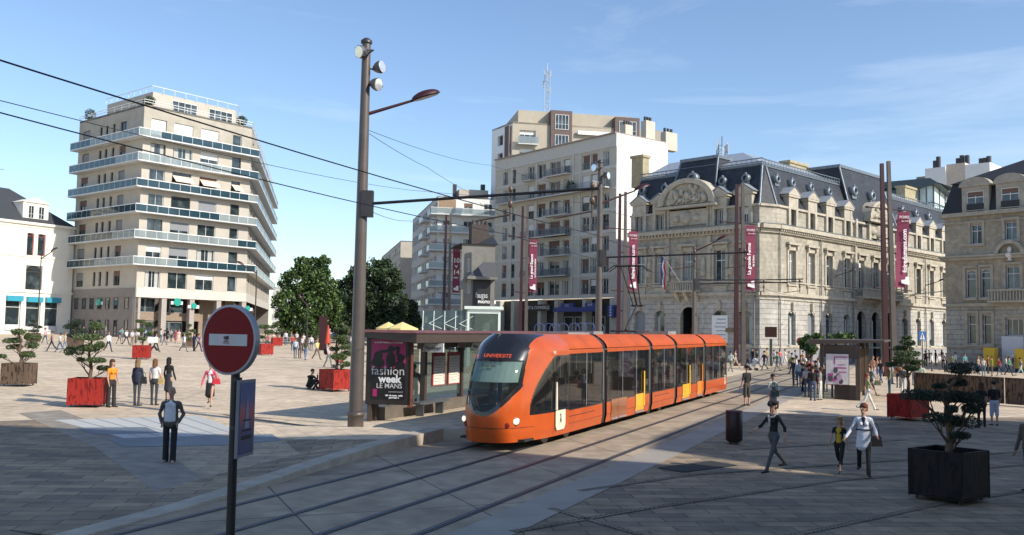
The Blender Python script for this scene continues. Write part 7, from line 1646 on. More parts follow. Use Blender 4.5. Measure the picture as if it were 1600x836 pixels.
# ================================================================ people: each one a single remeshed body with its own pose and clothes
SK=[mat('skin_light',(.46,.27,.19),.55,var=.06,scale=20),mat('skin_brown',(.36,.21,.145),.5,var=.06,scale=20)]
def cloth(c,nm=None):
    return mat(nm or 'cloth_%02x%02x%02x'%tuple(int(k*255) for k in c),c,.85,var=.16,scale=9,bump=.25,bscale=18)
def person(px,py,H,label,top,bot,hair=(.03,.02,.015),pose='stand',face=0,skin=0,sleeve='short',botk='trousers',hairk='short',shoes=(.02,.02,.02),fem=False,phase=0.0,vox=.03,Y=None,near=False,arms=None,inner=None,lean=0.0,group=None,headturn=0.0,extra=None,base=None):
    """face: heading in degrees, 0 = towards the camera, 90 = to the picture right, 180 = away"""
    b=Vector(base) if base is not None else (hit(px,py) if Y is None else gp(px,Y)); b.z=gh(b.x,b.y)+.012
    s=H/1.75; parts=[]     # (p0,p1,r0,r1,flat,slot)
    def cap(p0,p1,r0,r1,slot,fx=1.0,fy=1.0): parts.append((Vector(p0),Vector(p1),r0,r1,fx,fy,slot))
    sw=math.radians(23)*(1 if pose=='walk' else .10)*math.cos(phase) if pose in('walk','stand') else 0
    hip=.92; fwd=Vector((0,-1,0)); sh=.185 if not fem else .165; hw=.095 if not fem else .10
    if pose=='sit': hip=.16
    lv=Vector((0,-math.sin(lean),math.cos(lean)))
    P=Vector((0,0,hip)); chest=P+lv*.40; neck=P+lv*.545; head=P+lv*.72
    limbs={}
    for sd in (-1,1):
        h=P+Vector((sd*hw,0,-.02)); a=sw*sd
        if pose=='sit': k=h+Vector((sd*.05,-.40,.28)); an=k+Vector((sd*.03,-.32,-.36)); toe=an+Vector((0,-.16,.0))
        elif pose=='sitflat': k=h+Vector((sd*.05,-.42,.04)); an=k+Vector((sd*.02,-.40,-.08)); toe=an+Vector((0,-.05,.15))
        else:
            kb=max(0,-a)*1.1 if pose=='walk' else 0
            k=h+Vector((0,-math.sin(a)*.43,-math.cos(a)*.43)); an=k+Vector((0,-math.sin(a-kb)*.42,-math.cos(a-kb)*.42)); 
            if pose=='walk': an.z=max(an.z,.075)
            toe=an+Vector((sd*.03,-.17,-.045 if a>=0 or pose!='walk' else -.05))
        limbs[sd]=(h,k,an,toe)
    # clothes of the legs
    for sd in (-1,1):
        h,k,an,toe=limbs[sd]; fl={'trousers':(.082,.062,.058,.056),'jeans':(.080,.056,.050,.048),'wide':(.09,.075,.075,.078),'shorts':(.09,.082,.05,.036),'capri':(.085,.068,.055,.036),'skirt':(.078,.052,.048,.034),'legging':(.075,.05,.045,.036)}[botk]
        if botk in('trousers','jeans','wide','legging'): cap(h,k,fl[0],fl[1],2); cap(k,an,fl[2],fl[3],2)
        elif botk=='shorts': cap(h,k+Vector((0,0,-.05)),fl[0],fl[1],2); cap(k,an,fl[2],fl[3],0)
        elif botk=='capri': cap(h,k,fl[0],fl[1],2); m_=k.lerp(an,.45); cap(k,m_,fl[2]+.005,.062,2); cap(m_,an,.045,.034,0)
        else: cap(h,k,.078,.050,0); cap(k,an,.047,.032,0)
        cap(an+Vector((0,.03,-.035)),toe,.042,.034,3,1,.8)
    if botk=='skirt':
        m_=(limbs[1][1]+limbs[-1][1])/2; cap(P+Vector((0,0,.06)),m_+Vector((0,0,.02)),.135,.17,2,1.15,.85)
    cap(P+Vector((0,0,.03)),P+Vector((0,0,-.03)),.115,.115,2,1.28,.85)
    w1,w2=(.118,.135) if not fem else (.098,.118)
    cap(P+lv*.12,P+lv*.25,.118 if not fem else .10,w1,1,1.25,.85); cap(P+lv*.24,chest,w1,w2,1,1.30,.82)
    cap(chest+Vector((-sh+.05,0,.045)),chest+Vector((sh-.05,0,.045)),.075,.075,1,1,1)
    if fem: 
        for sd in(-1,1): cap(chest+Vector((sd*.06,-.075,-.05)),chest+Vector((sd*.065,-.10,-.06)),.055,.045,1)
    if inner is not None and extra=='coat':
        cap(chest+Vector((0,-.10,-.06)),chest+Vector((0,-.075,.07)),.022,.045,5,1,.6)
    elif inner is not None and extra=='jacket':
        cap(P+lv*.07+Vector((0,-.088,0)),chest+Vector((0,-.09,.02)),.074,.066,5,1.9,.75); cap(chest+Vector((0,-.09,.02)),chest+Vector((0,-.075,.09)),.045,.035,5,1.1,.7)
    elif inner is not None: cap(P+lv*.08+Vector((0,-.085,0)),chest+Vector((0,-.088,.05)),.065,.06,5,1.25,.7)
    if extra=='coat': cap(P+lv*.2,P+Vector((0,0,-.16)),.125,.165,1,1.2,.9)
    if extra=='jacket': cap(P+lv*.25,P+Vector((0,0,.02)),.14,.15,1,1.28,.92)
    cap(chest+lv*.1,neck+lv*.07,.055,.05,0)
    ht=Matrix.Rotation(math.radians(headturn),3,'Z'); hd=head
    cap(hd+Vector((0,.012,.035)),hd+Vector((0,.005,-.02)),.094,.082,0,.90,1.05); cap(hd+ht@Vector((0,-.03,-.06)),hd+ht@Vector((0,-.05,-.085)),.055,.04,0,1,.9)
    if near:
        cap(hd+ht@Vector((0,-.095,.0)),hd+ht@Vector((0,-.118,-.03)),.012,.017,0)
        for sd in(-1,1): cap(hd+ht@Vector((sd*.086,.01,.01)),hd+ht@Vector((sd*.09,.012,-.03)),.018,.014,0,.6,1)
    # arms
    hands={}
    for sd in (-1,1):
        S_=chest+Vector((sd*sh,0,.045)); am=(arms or {}).get(sd)
        if am: el=S_+Vector(am[0]); wr=el+Vector(am[1])
        else:
            a=-sw*sd*.9+.06; el=S_+Vector((sd*.05,-math.sin(a)*.27,-math.cos(a)*.27)); wr=el+Vector((sd*.015,-math.sin(a+.35)*.25,-math.cos(a+.35)*.25))
        cap(S_,el,.052 if not fem else .044,.042 if not fem else .036,0 if sleeve=='none' else 1)
        cap(S_,S_.lerp(el,.35),.062 if not fem else .052,.055 if not fem else .046,0 if sleeve=='none' else 1)
        if sleeve=='short': cap(S_.lerp(el,.6),el,.040,.038,0)
        cap(el,wr,.040 if sleeve!='long' else .047,.029 if sleeve!='long' else .04,1 if sleeve=='long' else 0)
        if sleeve=='three': cap(el,el.lerp(wr,.35),.045,.042,1)
        d=(wr-el).normalized(); hands[sd]=(wr,d)
        if not near: cap(wr+d*.02,wr+d*.12,.03,.024,0,1,.6)
        else: cap(wr,wr+d*.07,.026,.032,0,1,.55)
    # build + remesh
    mb=MB(); cen=[]
    for p0,p1,r0,r1,fx,fy,slot in parts:
        d=(p1-p0); L_=d.length; d=d.normalized() if L_>1e-6 else Vector((0,0,1)); 
        X_=Vector((1,0,0)); X_=(X_-d*X_.dot(d)); X_=X_.normalized() if X_.length>.2 else Vector((0,1,0)); Yv=d.cross(X_)
        n=12; rings=[]
        for t in (-80,-50,-20): rings.append((p0+d*r0*math.sin(math.radians(t))*1.0,r0*math.cos(math.radians(t))))
        for t in (20,50,80): rings.append((p1+d*r1*math.sin(math.radians(t)),r1*math.cos(math.radians(t))))
        vs=[c+X_*math.cos(2*PI*i/n)*r_*fx+Yv*math.sin(2*PI*i/n)*r_*fy for c,r_ in rings for i in range(n)]; k=len(rings)
        mb.add(vs,[(j*n+i,j*n+(i+1)%n,(j+1)*n+(i+1)%n,(j+1)*n+i) for j in range(k-1) for i in range(n)]+[tuple(range(n-1,-1,-1)),tuple(range((k-1)*n,k*n))],0)
    me=bpy.data.meshes.new('body'); me.from_pydata([tuple(v) for v in mb.v],[],mb.f); ob=bpy.data.objects.new('person',me); COL.objects.link(ob)
    md=ob.modifiers.new('r','REMESH'); md.mode='VOXEL'; md.voxel_size=vox; sm=ob.modifiers.new('s','SMOOTH'); sm.factor=.5; sm.iterations=2 if near else 1
    dg=bpy.context.evaluated_depsgraph_get(); m2=bpy.data.meshes.new_from_object(ob.evaluated_get(dg)); ob.modifiers.clear(); old=ob.data; 
    nf=len(m2.polygons); cc=np.empty(nf*3); m2.polygons.foreach_get('center',cc); cc=cc.reshape(-1,3); best=np.full(nf,9.0); idx=np.zeros(nf,int)
    for p0,p1,r0,r1,fx,fy,slot in parts:
        a=np.array(p0);b2=np.array(p1); ab=b2-a; l2=max(1e-9,(ab*ab).sum()); t=np.clip(((cc-a)@ab)/l2,0,1); q=cc-(a+t[:,None]*ab); q=q/np.array([fx if abs(ab[2])>abs(ab[0]) else 1,fy if abs(ab[2])>abs(ab[1])*1.0 else 1,1]); dd=np.linalg.norm(q,axis=1)-(r0+(r1-r0)*t)-(.006 if slot==5 else 0)
        w=dd<best; best=np.where(w,dd,best); idx=np.where(w,slot,idx)
    verts=None
    if near:   # hands: palm and five separate fingers
        hm=MB()
        for sd,(wr,d) in hands.items():
            side=Vector((0,-1,0)); side=(side-d*side.dot(d)).normalized(); pn=d.cross(side)*sd
            hm.ball(wr+d*.055,(.001,.001,.001),0,4,2)
            c0=wr+d*.05
            def seg_(a,b_,r0,r1): hm.tube(a,b_,r0,r1,0,6); hm.ball(b_,r1,0,6,4)
            for k,(o_,L_) in enumerate(((-.027,.062),(-.009,.074),(.010,.07),(.028,.055))):
                r_=c0+side*o_+d*.035; m_=r_+d*L_*.5+pn*-.006; e_=m_+d*L_*.4+pn*-.022; seg_(r_,m_,.0105,.0095); seg_(m_,e_,.0095,.0075)
            th=wr+d*.03+side*.03; t1=th+side*.03+d*.025; t2=t1+d*.03+side*.004; seg_(th,t1,.013,.011); seg_(t1,t2,.011,.009)
        hv=hm
    bmv=[tuple(v.co) for v in m2.vertices]; bf=[tuple(p.vertices) for p in m2.polygons]; bi=list(idx)
    if near:
        o_=len(bmv); bmv+=[tuple(v) for v in hv.v]; bf+=[tuple(o_+i for i in f_) for f_ in hv.f]; bi+=[0]*len(hv.f)
        # face details
        fm=MB()
        for sd in(-1,1): fm.ball(hd+ht@Vector((sd*.032,-.088,.012)),(.011,.007,.008),0,8,5)
        fm.tube(hd+ht@Vector((-.02,-.097,-.062)),hd+ht@Vector((.02,-.097,-.062)),.006,m=0,n=6)
        for sd in(-1,1): fm.tube(hd+ht@Vector((sd*.018,-.094,.034)),hd+ht@Vector((sd*.045,-.086,.036)),.005,m=0,n=5)
        o_=len(bmv); bmv+=[tuple(v) for v in fm.v]; bf+=[tuple(o_+i for i in f_) for f_ in fm.f]; bi+=[4]*len(fm.f)
    new=bpy.data.meshes.new('person_body'); new.from_pydata([tuple(c*s for c in v) for v in bmv],[],bf)
    mats=[SK[skin],cloth(top),cloth(bot),cloth(shoes),cloth(hair),cloth(inner) if inner is not None else cloth(top)]
    for m_ in mats: new.materials.append(m_)
    new.polygons.foreach_set('material_index',[int(i) for i in bi]); new.polygons.foreach_set('use_smooth',[True]*len(bf)); new.update()
    ob.data=new; bpy.data.meshes.remove(old); bpy.data.meshes.remove(m2)
    # hair as a child
    if hairk!='bald':
        hb=MB(); c=hd*s
        hb.ball(c+ht@Vector((0,.022,.045))*s,(.098*s,.108*s,.088*s),0,14,8)
        if hairk in('long','hat_long'):
            hb.tube(c+ht@Vector((0,.055,.03))*s,c+ht@Vector((0,.085,-.20))*s,.085*s,.07*s,0,12)
            for sd in(-1,1): hb.tube(c+ht@Vector((sd*.07,.02,.02))*s,c+ht@Vector((sd*.085,.03,-.16))*s,.035*s,.025*s,0,8)
        elif hairk=='bob':
            hb.tube(c+ht@Vector((0,.045,.02))*s,c+ht@Vector((0,.05,-.075))*s,.092*s,.08*s,0,12)
        elif hairk=='cap':
            hb.tube(c+ht@Vector((0,-.05,.06))*s,c+ht@Vector((0,-.16,.045))*s,.06*s,.05*s,0,8)
        o=hb.build('hair',cloth(hair),ob)
    if extra=='coat':
        bm_=MB(); bm_.path([Vector((.170*math.cos(2*PI*i/16),.128*math.sin(2*PI*i/16),P.z+.205+.0*i))*s for i in range(17)],.016*s,0,6); bm_.build('belt',cloth(BK),ob)
    ob.location=b; ob.rotation_euler=(0,0,math.radians(face)); tag(ob,label,'person',group); return ob,s,hands,b
def carried(kind,pt,size,m,label,rz=0.0,strap=None):
    e=empty(kind,pt,rz,label,'bag'); w,d,h=size; mb=MB(); n=12
    mb.hexa([Vector(p) for p in ((-w/2,-d/2,0),(w/2,-d/2,0),(w/2,d/2,0),(-w/2,d/2,0),(-w*.38,-d*.3,h),(w*.38,-d*.3,h),(w*.38,d*.3,h),(-w*.38,d*.3,h))]); mb.build('bag_body',m,e)
    mb=MB(); H_=strap or .18; mb.path([Vector((w*.3*math.cos(PI*i/8),0,h+H_*math.sin(PI*i/8))) for i in range(9)],.009); mb.build('bag_strap',m,e); return e
BK=(.014,.014,.016); DB=(.022,.03,.055); WH=(.62,.62,.62); GR=(.12,.12,.12); JE=(.06,.085,.15); BG=(.42,.36,.27); RDc=(.4,.03,.03); KH=(.10,.10,.06); BL=(.03,.05,.16)
BR=(.06,.03,.015); BD=(.22,.14,.06); BLK=(.012,.010,.010); RH=(.13,.035,.02)
A_out={1:((.10,-.05,-.24),(.12,-.12,-.19)),-1:((-.06,.02,-.26),(-.04,-.05,-.24))}
# --- near figures
person(264,722,1.68,'bald man in dark open jacket and white shirt standing alone, hands in pockets',(.085,.078,.075),BK,hair=GR,hairk='bald',skin=1,sleeve='long',botk='wide',inner=(.55,.57,.62),extra='jacket',near=True,vox=.016,face=4,shoes=(.35,.3,.22),arms={1:((.095,.05,-.25),(-.075,-.10,-.17)),-1:((-.095,.05,-.25),(.075,-.10,-.17))})
person(1209,741,1.70,'woman in black top, dark beret and pale scarf striding to the left',BK,(.075,.08,.085),hair=BLK,hairk='bob',pose='walk',phase=.15,face=-62,sleeve='three',botk='jeans',fem=True,near=True,vox=.015,arms={1:((.10,.10,-.24),(.05,-.03,-.24)),-1:((-.06,-.18,-.22),(-.03,-.22,-.12))})
person(1312,740,1.34,'fair haired girl in black t-shirt with yellow print and cropped trousers',BK,BK,hair=BD,hairk='long',pose='walk',phase=0.2,face=-35,botk='capri',fem=True,near=True,vox=.015,headturn=-20,inner=(.55,.36,.02))
wc=person(1350,745,1.70,'woman in belted white coat and black trousers holding a hand bag',(.66,.66,.72),BK,hair=RH,hairk='bob',pose='walk',phase=.5,face=-20,sleeve='long',botk='trousers',fem=True,near=True,vox=.015,extra='coat',headturn=-30,inner=BK,arms={1:((.10,-.02,-.24),(.02,-.16,-.10)),-1:((-.12,-.04,-.24),(-.12,-.12,-.18))})
person(1612,768,1.78,'person in brown jacket and dark trousers cut by the right edge',(.10,.08,.06),DB,hair=BR,face=-60,sleeve='long',extra='jacket',near=True,vox=.018)
person(1167,634,1.78,'young man in black t-shirt and long dark shorts beside the tracks',BK,(.055,.05,.04),hair=BLK,botk='shorts',face=-150,near=True,vox=.018)
person(1208,650,1.64,'dark haired woman in pale cardigan, short skirt and black leggings facing the camera',(.50,.50,.46),(.30,.30,.29),hair=BLK,hairk='bob',sleeve='long',botk='skirt',fem=True,face=10,vox=.018,near=True,inner=(.10,.14,.14),arms={1:((.08,-.06,-.24),(-.12,-.16,-.02)),-1:((-.08,-.06,-.24),(.12,-.16,-.06))})
# three women and their neighbour
person(213,634,1.68,'blonde woman in dark blue jacket and grey jeans seen from behind, leftmost of the three',DB,(.055,.06,.075),hair=BD,hairk='long',sleeve='long',face=170,fem=True,vox=.02,botk='jeans',extra='jacket')
person(240,633,1.68,'brown haired woman in white top and dark jeans seen from behind, middle of the three',(.68,.66,.64),(.04,.045,.055),hair=(.15,.07,.03),hairk='long',face=175,fem=True,vox=.02,botk='jeans')
person(262,626,1.66,'black haired woman in black top and mini skirt, rightmost of the three',BK,(.03,.03,.04),hair=BLK,hairk='long',sleeve='long',face=165,fem=True,vox=.02,botk='skirt')
person(173,636,1.68,'long haired woman in orange top leaning on the bright red planter',(.65,.25,.02),(.025,.022,.022),hair=BR,hairk='long',face=60,fem=True,vox=.02,botk='wide')
person(327,637,1.64,'blonde woman in pink cardigan and black skirt walking towards the camera',(.62,.09,.16),BK,hair=(.5,.42,.28),hairk='bob',pose='walk',phase=.3,sleeve='long',face=8,fem=True,vox=.02,botk='skirt',inner=WH,arms={1:((.08,-.10,-.22),(-.04,-.12,.20)),-1:((-.10,.04,-.25),(-.05,-.05,-.23))})
# seated pair
person(482,607,1.70,'person in black sitting on the paving, hand raised to the mouth',BK,BK,hair=BR,pose='sit',face=60,sleeve='long',vox=.02,lean=.35,arms={1:((.05,-.20,-.16),(-.05,-.06,.22)),-1:((-.05,-.2,-.18),(.1,-.2,.05))})
person(507,609,1.68,'person in black sitting against the red planter with head down',BK,BK,hair=BLK,pose='sit',face=-50,sleeve='long',vox=.02,lean=.15)
# stop and right hand groups
person(647,628,1.72,'person in light blue and black jacket waiting inside the left shelter',(.10,.22,.30),(.16,.05,.03),hair=BR,face=150,vox=.022,inner=(.15,.3,.4),sleeve='long',base=trk(28.4,-17.3))
person(673,618,1.70,'person in rust trousers standing behind the timetables',(.12,.07,.05),(.22,.05,.03),hair=BLK,face=160,vox=.025,base=trk(30.6,-17.6))
Q=[
(1270,626,1.72,'person in dark hooded vest, pale rucksack and blue jeans, nearest of the waiting crowd',BK,JE,BLK,'stand',160,'long','jeans','short',0,(.45,.5,.5)),
(1282,625,1.66,'person in striped black and white top and white trousers beside the poster',(.22,.22,.22),(.60,.66,.62),BR,'stand',-120,'short','jeans','bob',1,WH),
(1303,621,1.74,'person in black trousers hidden by the poster case of the right shelter',BK,DB,BLK,'stand',20,'long','trousers','short',0,None),
(1248,605,1.70,'person in light blue shirt and blue jeans in the waiting crowd',(.42,.50,.58),(.07,.11,.19),BR,'stand',-160,'long','jeans','short',0,None),
(1240,602,1.76,'dark dressed man at the left end of the waiting crowd',BK,BK,BLK,'stand',100,'long','trousers','short',0,None),
(1258,602,1.72,'woman in white hat band and black clothes behind the waiting crowd',(.03,.03,.035),BK,WH,'stand',-120,'long','trousers','bob',1,None),
(1274,606,1.68,'person in yellow top deep in the waiting crowd',(.60,.56,.10),DB,BR,'stand',-90,'short','jeans','short',1,None),
(1284,602,1.74,'person in pale pink top at the back of the waiting crowd',(.62,.42,.42),DB,(.25,.1,.06),'stand',100,'short','jeans','short',1,None),
(1275,616,1.60,'young person in red and maroon clothes between the jeans and the white trousers',(.25,.06,.08),(.28,.04,.08),BR,'stand',20,'long','legging','bob',1,None),
(1237,585,1.72,'man in lime green t-shirt walking left behind the waiting crowd',(.24,.32,.06),DB,BLK,'walk',-80,'short','trousers','short',0,None),
(1356,643,1.68,'person in olive top and white trousers walking behind the woman in the white coat',(.25,.26,.13),(.62,.66,.62),(.22,.08,.04),'walk',80,'short','trousers','bob',1,None),
(1362,620,1.70,'person in grey blue shirt just behind the olive topped walker',(.22,.28,.32),GR,(.25,.08,.03),'walk',90,'short','jeans','short',0,None),
(1390,619,1.78,'man in khaki jacket and teal trousers left of the broad layered pine',(.16,.17,.09),(.03,.10,.12),BR,'stand',-100,'short','wide','short',0,None),
(1411,619,1.74,'man in checked shirt and white trousers behind the red planter',(.15,.16,.18),(.60,.60,.62),GR,'stand',120,'short','trousers','short',0,WH),
(1439,612,1.76,'person in white cap and pale green shirt behind the red planter',(.55,.64,.50),(.10,.14,.16),WH,'stand',140,'short','jeans','cap',0,None),
(1534,667,1.70,'long haired woman in black with her back to us, near the pierced steel wall',BK,BK,BR,'stand',170,'short','trousers','long',1,None),
(1554,665,1.72,'person in black top and pale blue knee length shorts seen from behind',BK,(.42,.48,.60),BLK,'stand',175,'short','shorts','short',0,None),
(1356,597,1.66,'person in orange vest top right of the right shelter',(.58,.20,.08),(.08,.10,.2),(.3,.12,.04),'stand',60,'none','jeans','long',1,None),
(1364,590,1.66,'girl in orange striped top behind the orange vest',(.62,.30,.16),(.2,.2,.22),(.35,.15,.05),'stand',-60,'short','jeans','bob',1,None),
(1371,592,1.68,'girl in coral top and denim shorts rightmost of the orange group',(.60,.24,.14),(.09,.13,.24),(.2,.08,.04),'stand',-100,'none','shorts','short',1,None),
(1142,583,1.74,'man in white shirt and khaki trousers just behind the tram rear',(.62,.66,.58),(.17,.18,.14),BLK,'walk',130,'short','trousers','short',0,None),
(1149,575,1.66,'girl with bare legs walking behind the man at the tram rear',(.40,.30,.24),BG,BLK,'walk',60,'short','shorts','bob',1,None),
(1183,576,1.72,'man in dark top pushing the white pushchair',(.05,.05,.05),JE,BLK,'walk',-90,'short','jeans','short',0,None),
(1176,572,1.74,'person in black behind the white pushchair',BK,BK,BLK,'stand',-60,'long','trousers','short',0,None),
(1194,580,1.72,'thin person in black t-shirt and dark jeans crossing the tracks',(.03,.02,.025),(.03,.035,.045),BLK,'walk',-70,'short','trousers','short',0,None),
(1219,572,1.66,'woman in coral top and blue jeans beneath the corner of the stone building',(.62,.16,.15),(.06,.10,.2),(.2,.08,.05),'stand',20,'short','jeans','bob',1,None),
(1227,572,1.68,'woman in cream top and white shorts beside the coral top',(.60,.52,.42),(.66,.62,.54),(.15,.06,.03),'walk',60,'short','shorts','bob',1,None),
(80,550,1.72,'man in red and tan t-shirt with shoulder bag before the white shop building',(.35,.16,.12),DB,BR,'walk',-70,'short','trousers','short',0,None),
(93,551,1.64,'woman in white top and jeans left of the beige shirt',WH,JE,BR,'walk',-80,'short','jeans','bob',1,None),
(101,551,1.72,'person in beige shirt and blue trousers left of the brown planter',BG,(.2,.24,.3),(.2,.1,.05),'walk',-80,'short','trousers','short',0,None),
(169,551,1.76,'man in white shirt with open arms walking left in the open square',(.66,.68,.76),DB,(.2,.1,.06),'walk',60,'long','trousers','short',0,None),
(197,540,1.74,'man in white t-shirt beside the dark wall of the balconied block',WH,DB,BLK,'walk',70,'short','trousers','short',0,None),
(206,541,1.74,'man in white and black shirt and khaki trousers',(.45,.45,.46),(.15,.12,.07),(.12,.05,.03),'stand',60,'short','trousers','short',0,None),
(216,537,1.68,'person in white top leaning behind the far red planter',WH,(.05,.09,.1),(.25,.12,.04),'walk',80,'short','jeans','short',0,None),
(243,551,1.70,'person in cream top and black trousers carrying a white board',(.58,.60,.48),BK,BR,'walk',70,'long','trousers','short',0,None),
(234,548,1.70,'crouching person in black beside the person with the board',BK,BK,BLK,'sit',90,'long','trousers','short',0,None),
(251,535,1.66,'woman with dark hair in white vest, close to the grey columns',WH,(.12,.15,.2),BLK,'stand',160,'none','jeans','bob',1,None),
(261,535,1.72,'person in long black dress coat near the columns',BK,BK,BLK,'stand',150,'long','skirt','long',1,None),
(274,536,1.66,'woman in red top in front of the bank entrance',(.45,.06,.08),(.35,.08,.08),BR,'stand',-20,'short','skirt','bob',1,None),
(279,537,1.68,'woman in pale pink top in front of the bank entrance',(.62,.42,.42),(.62,.50,.45),(.25,.1,.05),'stand',30,'short','capri','bob',1,None),
(287,551,1.76,'man in navy and white striped polo shirt and grey jeans',(.12,.14,.24),(.11,.13,.17),GR,'walk',60,'short','jeans','short',0,WH),
(303,549,1.74,'man in navy suit among the group left of the no entry sign',(.02,.03,.07),(.02,.025,.05),BLK,'stand',150,'long','trousers','short',0,None),
(310,550,1.70,'person in purple top and dark trousers next to the navy suit',(.09,.05,.16),(.02,.02,.04),BR,'walk',70,'short','trousers','bob',1,None),
(317,549,1.66,'woman in bright pink dress beside the no entry sign',(.60,.16,.26),(.60,.16,.26),(.2,.08,.04),'stand',60,'none','skirt','bob',1,None),
(418,545,1.62,'child in red top and dark jeans walking right of the no entry sign',(.28,.06,.10),DB,BR,'walk',60,'short','jeans','short',0,None),
(427,541,1.66,'woman in pale pink dress beside the small red planter',(.62,.46,.42),(.62,.50,.44),BR,'stand',20,'none','skirt','bob',1,None),
(434,534,1.70,'man in white shirt behind the small red planter',WH,GR,BLK,'stand',100,'short','trousers','short',0,None),
(446,539,1.76,'broad man in white shirt and blue jeans under the trees',(.66,.66,.68),(.05,.09,.18),BR,'stand',170,'long','jeans','short',0,None),
(455,539,1.66,'woman in beige clothes beside the broad man in white',BG,(.5,.42,.32),(.25,.12,.06),'stand',150,'short','trousers','bob',1,None),
(463,541,1.80,'tall man in white top behind the pair in jeans',(.66,.64,.66),DB,BR,'stand',160,'short','trousers','short',0,None),
(461,560,1.70,'person in pale blue shirt and blue jeans, left of the two walking nearer',(.50,.56,.64),(.05,.09,.15),(.14,.06,.03),'stand',170,'long','jeans','short',0,None),
(468,560,1.68,'person in brown beside the pale blue shirt',(.12,.08,.06),(.12,.07,.06),BR,'stand',165,'long','trousers','long',1,None),
(477,564,1.70,'person in dark green jacket and bright jeans, nearest of the central walkers',(.06,.07,.05),(.10,.17,.30),BR,'walk',175,'long','jeans','long',1,None),
(474,543,1.66,'woman in white and red top behind the green jacket',(.60,.5,.5),GR,BR,'stand',20,'short','jeans','bob',1,None),
(486,548,1.68,'woman in long white shirt and jeans',(.68,.66,.66),JE,BR,'stand',10,'long','jeans','bob',1,None),
(495,563,1.74,'man in yellow t-shirt and brown trousers walking right',(.56,.50,.18),(.13,.09,.06),(.22,.12,.06),'walk',60,'short','trousers','short',0,None),
(513,575,1.72,'person with black rucksack and grey green trousers leaning over the red pushchair',(.52,.40,.40),(.12,.16,.15),BR,'walk',60,'short','trousers','short',0,None),
(507,540,1.60,'small figure in white shirt at the cafe tables',(.62,.6,.58),GR,BR,'stand',40,'short','trousers','short',0,None),
(577,590,1.66,'person in pale blue between the nearest mast and the poster case',(.40,.47,.52),(.12,.14,.18),BR,'stand',150,'long','jeans','short',0,None),
(1456,580,1.76,'man in white shirt sitting on the steel wall, left one',(.62,.68,.66),(.07,.07,.1),BR,'stand',60,'long','jeans','short',0,None),
(1468,578,1.60,'child in white beside the left man in white shirt',WH,GR,BLK,'stand',30,'short','jeans','short',0,None),
(1479,578,1.68,'person in tan top beyond the steel wall',(.36,.25,.17),DB,(.2,.1,.05),'stand',80,'short','jeans','short',0,None),
(1493,577,1.76,'man in white shirt with outstretched arm beyond the steel wall',(.64,.70,.70),DB,BLK,'stand',-80,'long','jeans','short',0,None),
(1503,576,1.66,'person in maroon top beyond the steel wall',(.30,.10,.12),GR,BR,'stand',20,'short','jeans','bob',1,None),
(1512,576,1.70,'person in grey t-shirt beyond the steel wall',(.28,.30,.34),DB,BLK,'stand',-30,'short','jeans','short',0,None),
(1446,572,1.70,'dark clothed person behind the left man in white shirt',(.04,.04,.05),BK,BLK,'stand',0,'long','trousers','short',0,None),
(1462,570,1.74,'dark clothed person under the left windows of the grey building',BK,DB,BLK,'stand',90,'long','trousers','short',0,None),
(1472,568,1.70,'long haired person in black under the grey building',(.03,.025,.02),BK,BR,'stand',10,'long','trousers','long',1,None),
(1529,585,1.66,'woman in tan vest left of the white vest',(.45,.32,.22),JE,(.25,.12,.06),'stand',40,'none','jeans','bob',1,None),
(1537,588,1.66,'woman in white vest top and blue jeans in front of the mail box',(.66,.62,.56),(.12,.18,.26),BR,'stand',-30,'none','jeans','bob',1,None),
(1544,584,1.70,'person in red and black top between the white vest and the green shirt',(.18,.04,.04),DB,BLK,'stand',60,'short','trousers','short',0,None),
(1550,588,1.74,'man in yellow green t-shirt standing before the mail box',(.28,.32,.05),(.10,.11,.07),BR,'stand',-100,'short','trousers','short',0,None),
(1577,588,1.74,'man in bright green t-shirt walking left of the motorcycle riders',(.14,.42,.18),BK,BLK,'walk',70,'short','trousers','short',0,None),
(1588,570,1.76,'man in navy standing in front of the pale hoarding',(.03,.035,.09),DB,BLK,'stand',80,'short','trousers','short',0,None),
(1595,590,1.72,'person in black and white jacket and pale trousers at the right edge',(.15,.15,.17),(.45,.55,.52),BLK,'walk',70,'long','jeans','short',0,WH),
(1385,572,1.64,'person in orange top under the pine beside the leaning poles',(.55,.18,.08),DB,BR,'stand',0,'short','trousers','bob',1,None),
(1397,586,1.68,'woman in red and tan top behind the broad layered pine',(.40,.10,.07),GR,BLK,'stand',30,'short','trousers','bob',1,None),
(532,541,1.66,'woman in tan beneath the closed red parasol',(.45,.30,.18),GR,BR,'stand',-20,'short','skirt','bob',1,None),
(548,548,1.70,'person in white right behind the tall conical pine',WH,GR,BR,'stand',90,'short','trousers','short',0,None),
(357,548,1.70,'person in white beyond the no entry sign',WH,JE,BR,'stand',90,'short','trousers','short',0,None),
(344,545,1.70,'man in blue beyond the left rim of the no entry sign',BL,JE,BR,'stand',90,'short','trousers','short',0,None),
(147,532,1.66,'woman in white blouse behind the layered pine, near the dark wall',WH,GR,BR,'stand',-60,'short','trousers','bob',1,None),
(164,527,1.70,'person in grey by the cash machine of the balconied block',(.30,.28,.28),GR,BR,'stand',150,'short','trousers','short',0,None),
]
def q_(px,py,lab,top,bot,pose='stand',face=0,fem=0,hair=BR,botk='jeans'): return (px,py,1.68+.06*((px*7)%3-1),lab,top,bot,hair,pose,face,'short',botk,'bob' if fem else 'short',fem,None)
TL=(.10,.28,.30); PU=(.22,.10,.26); OL=(.2,.2,.1); PK=(.6,.35,.38); NV=(.025,.035,.08); MU=(.45,.38,.1)
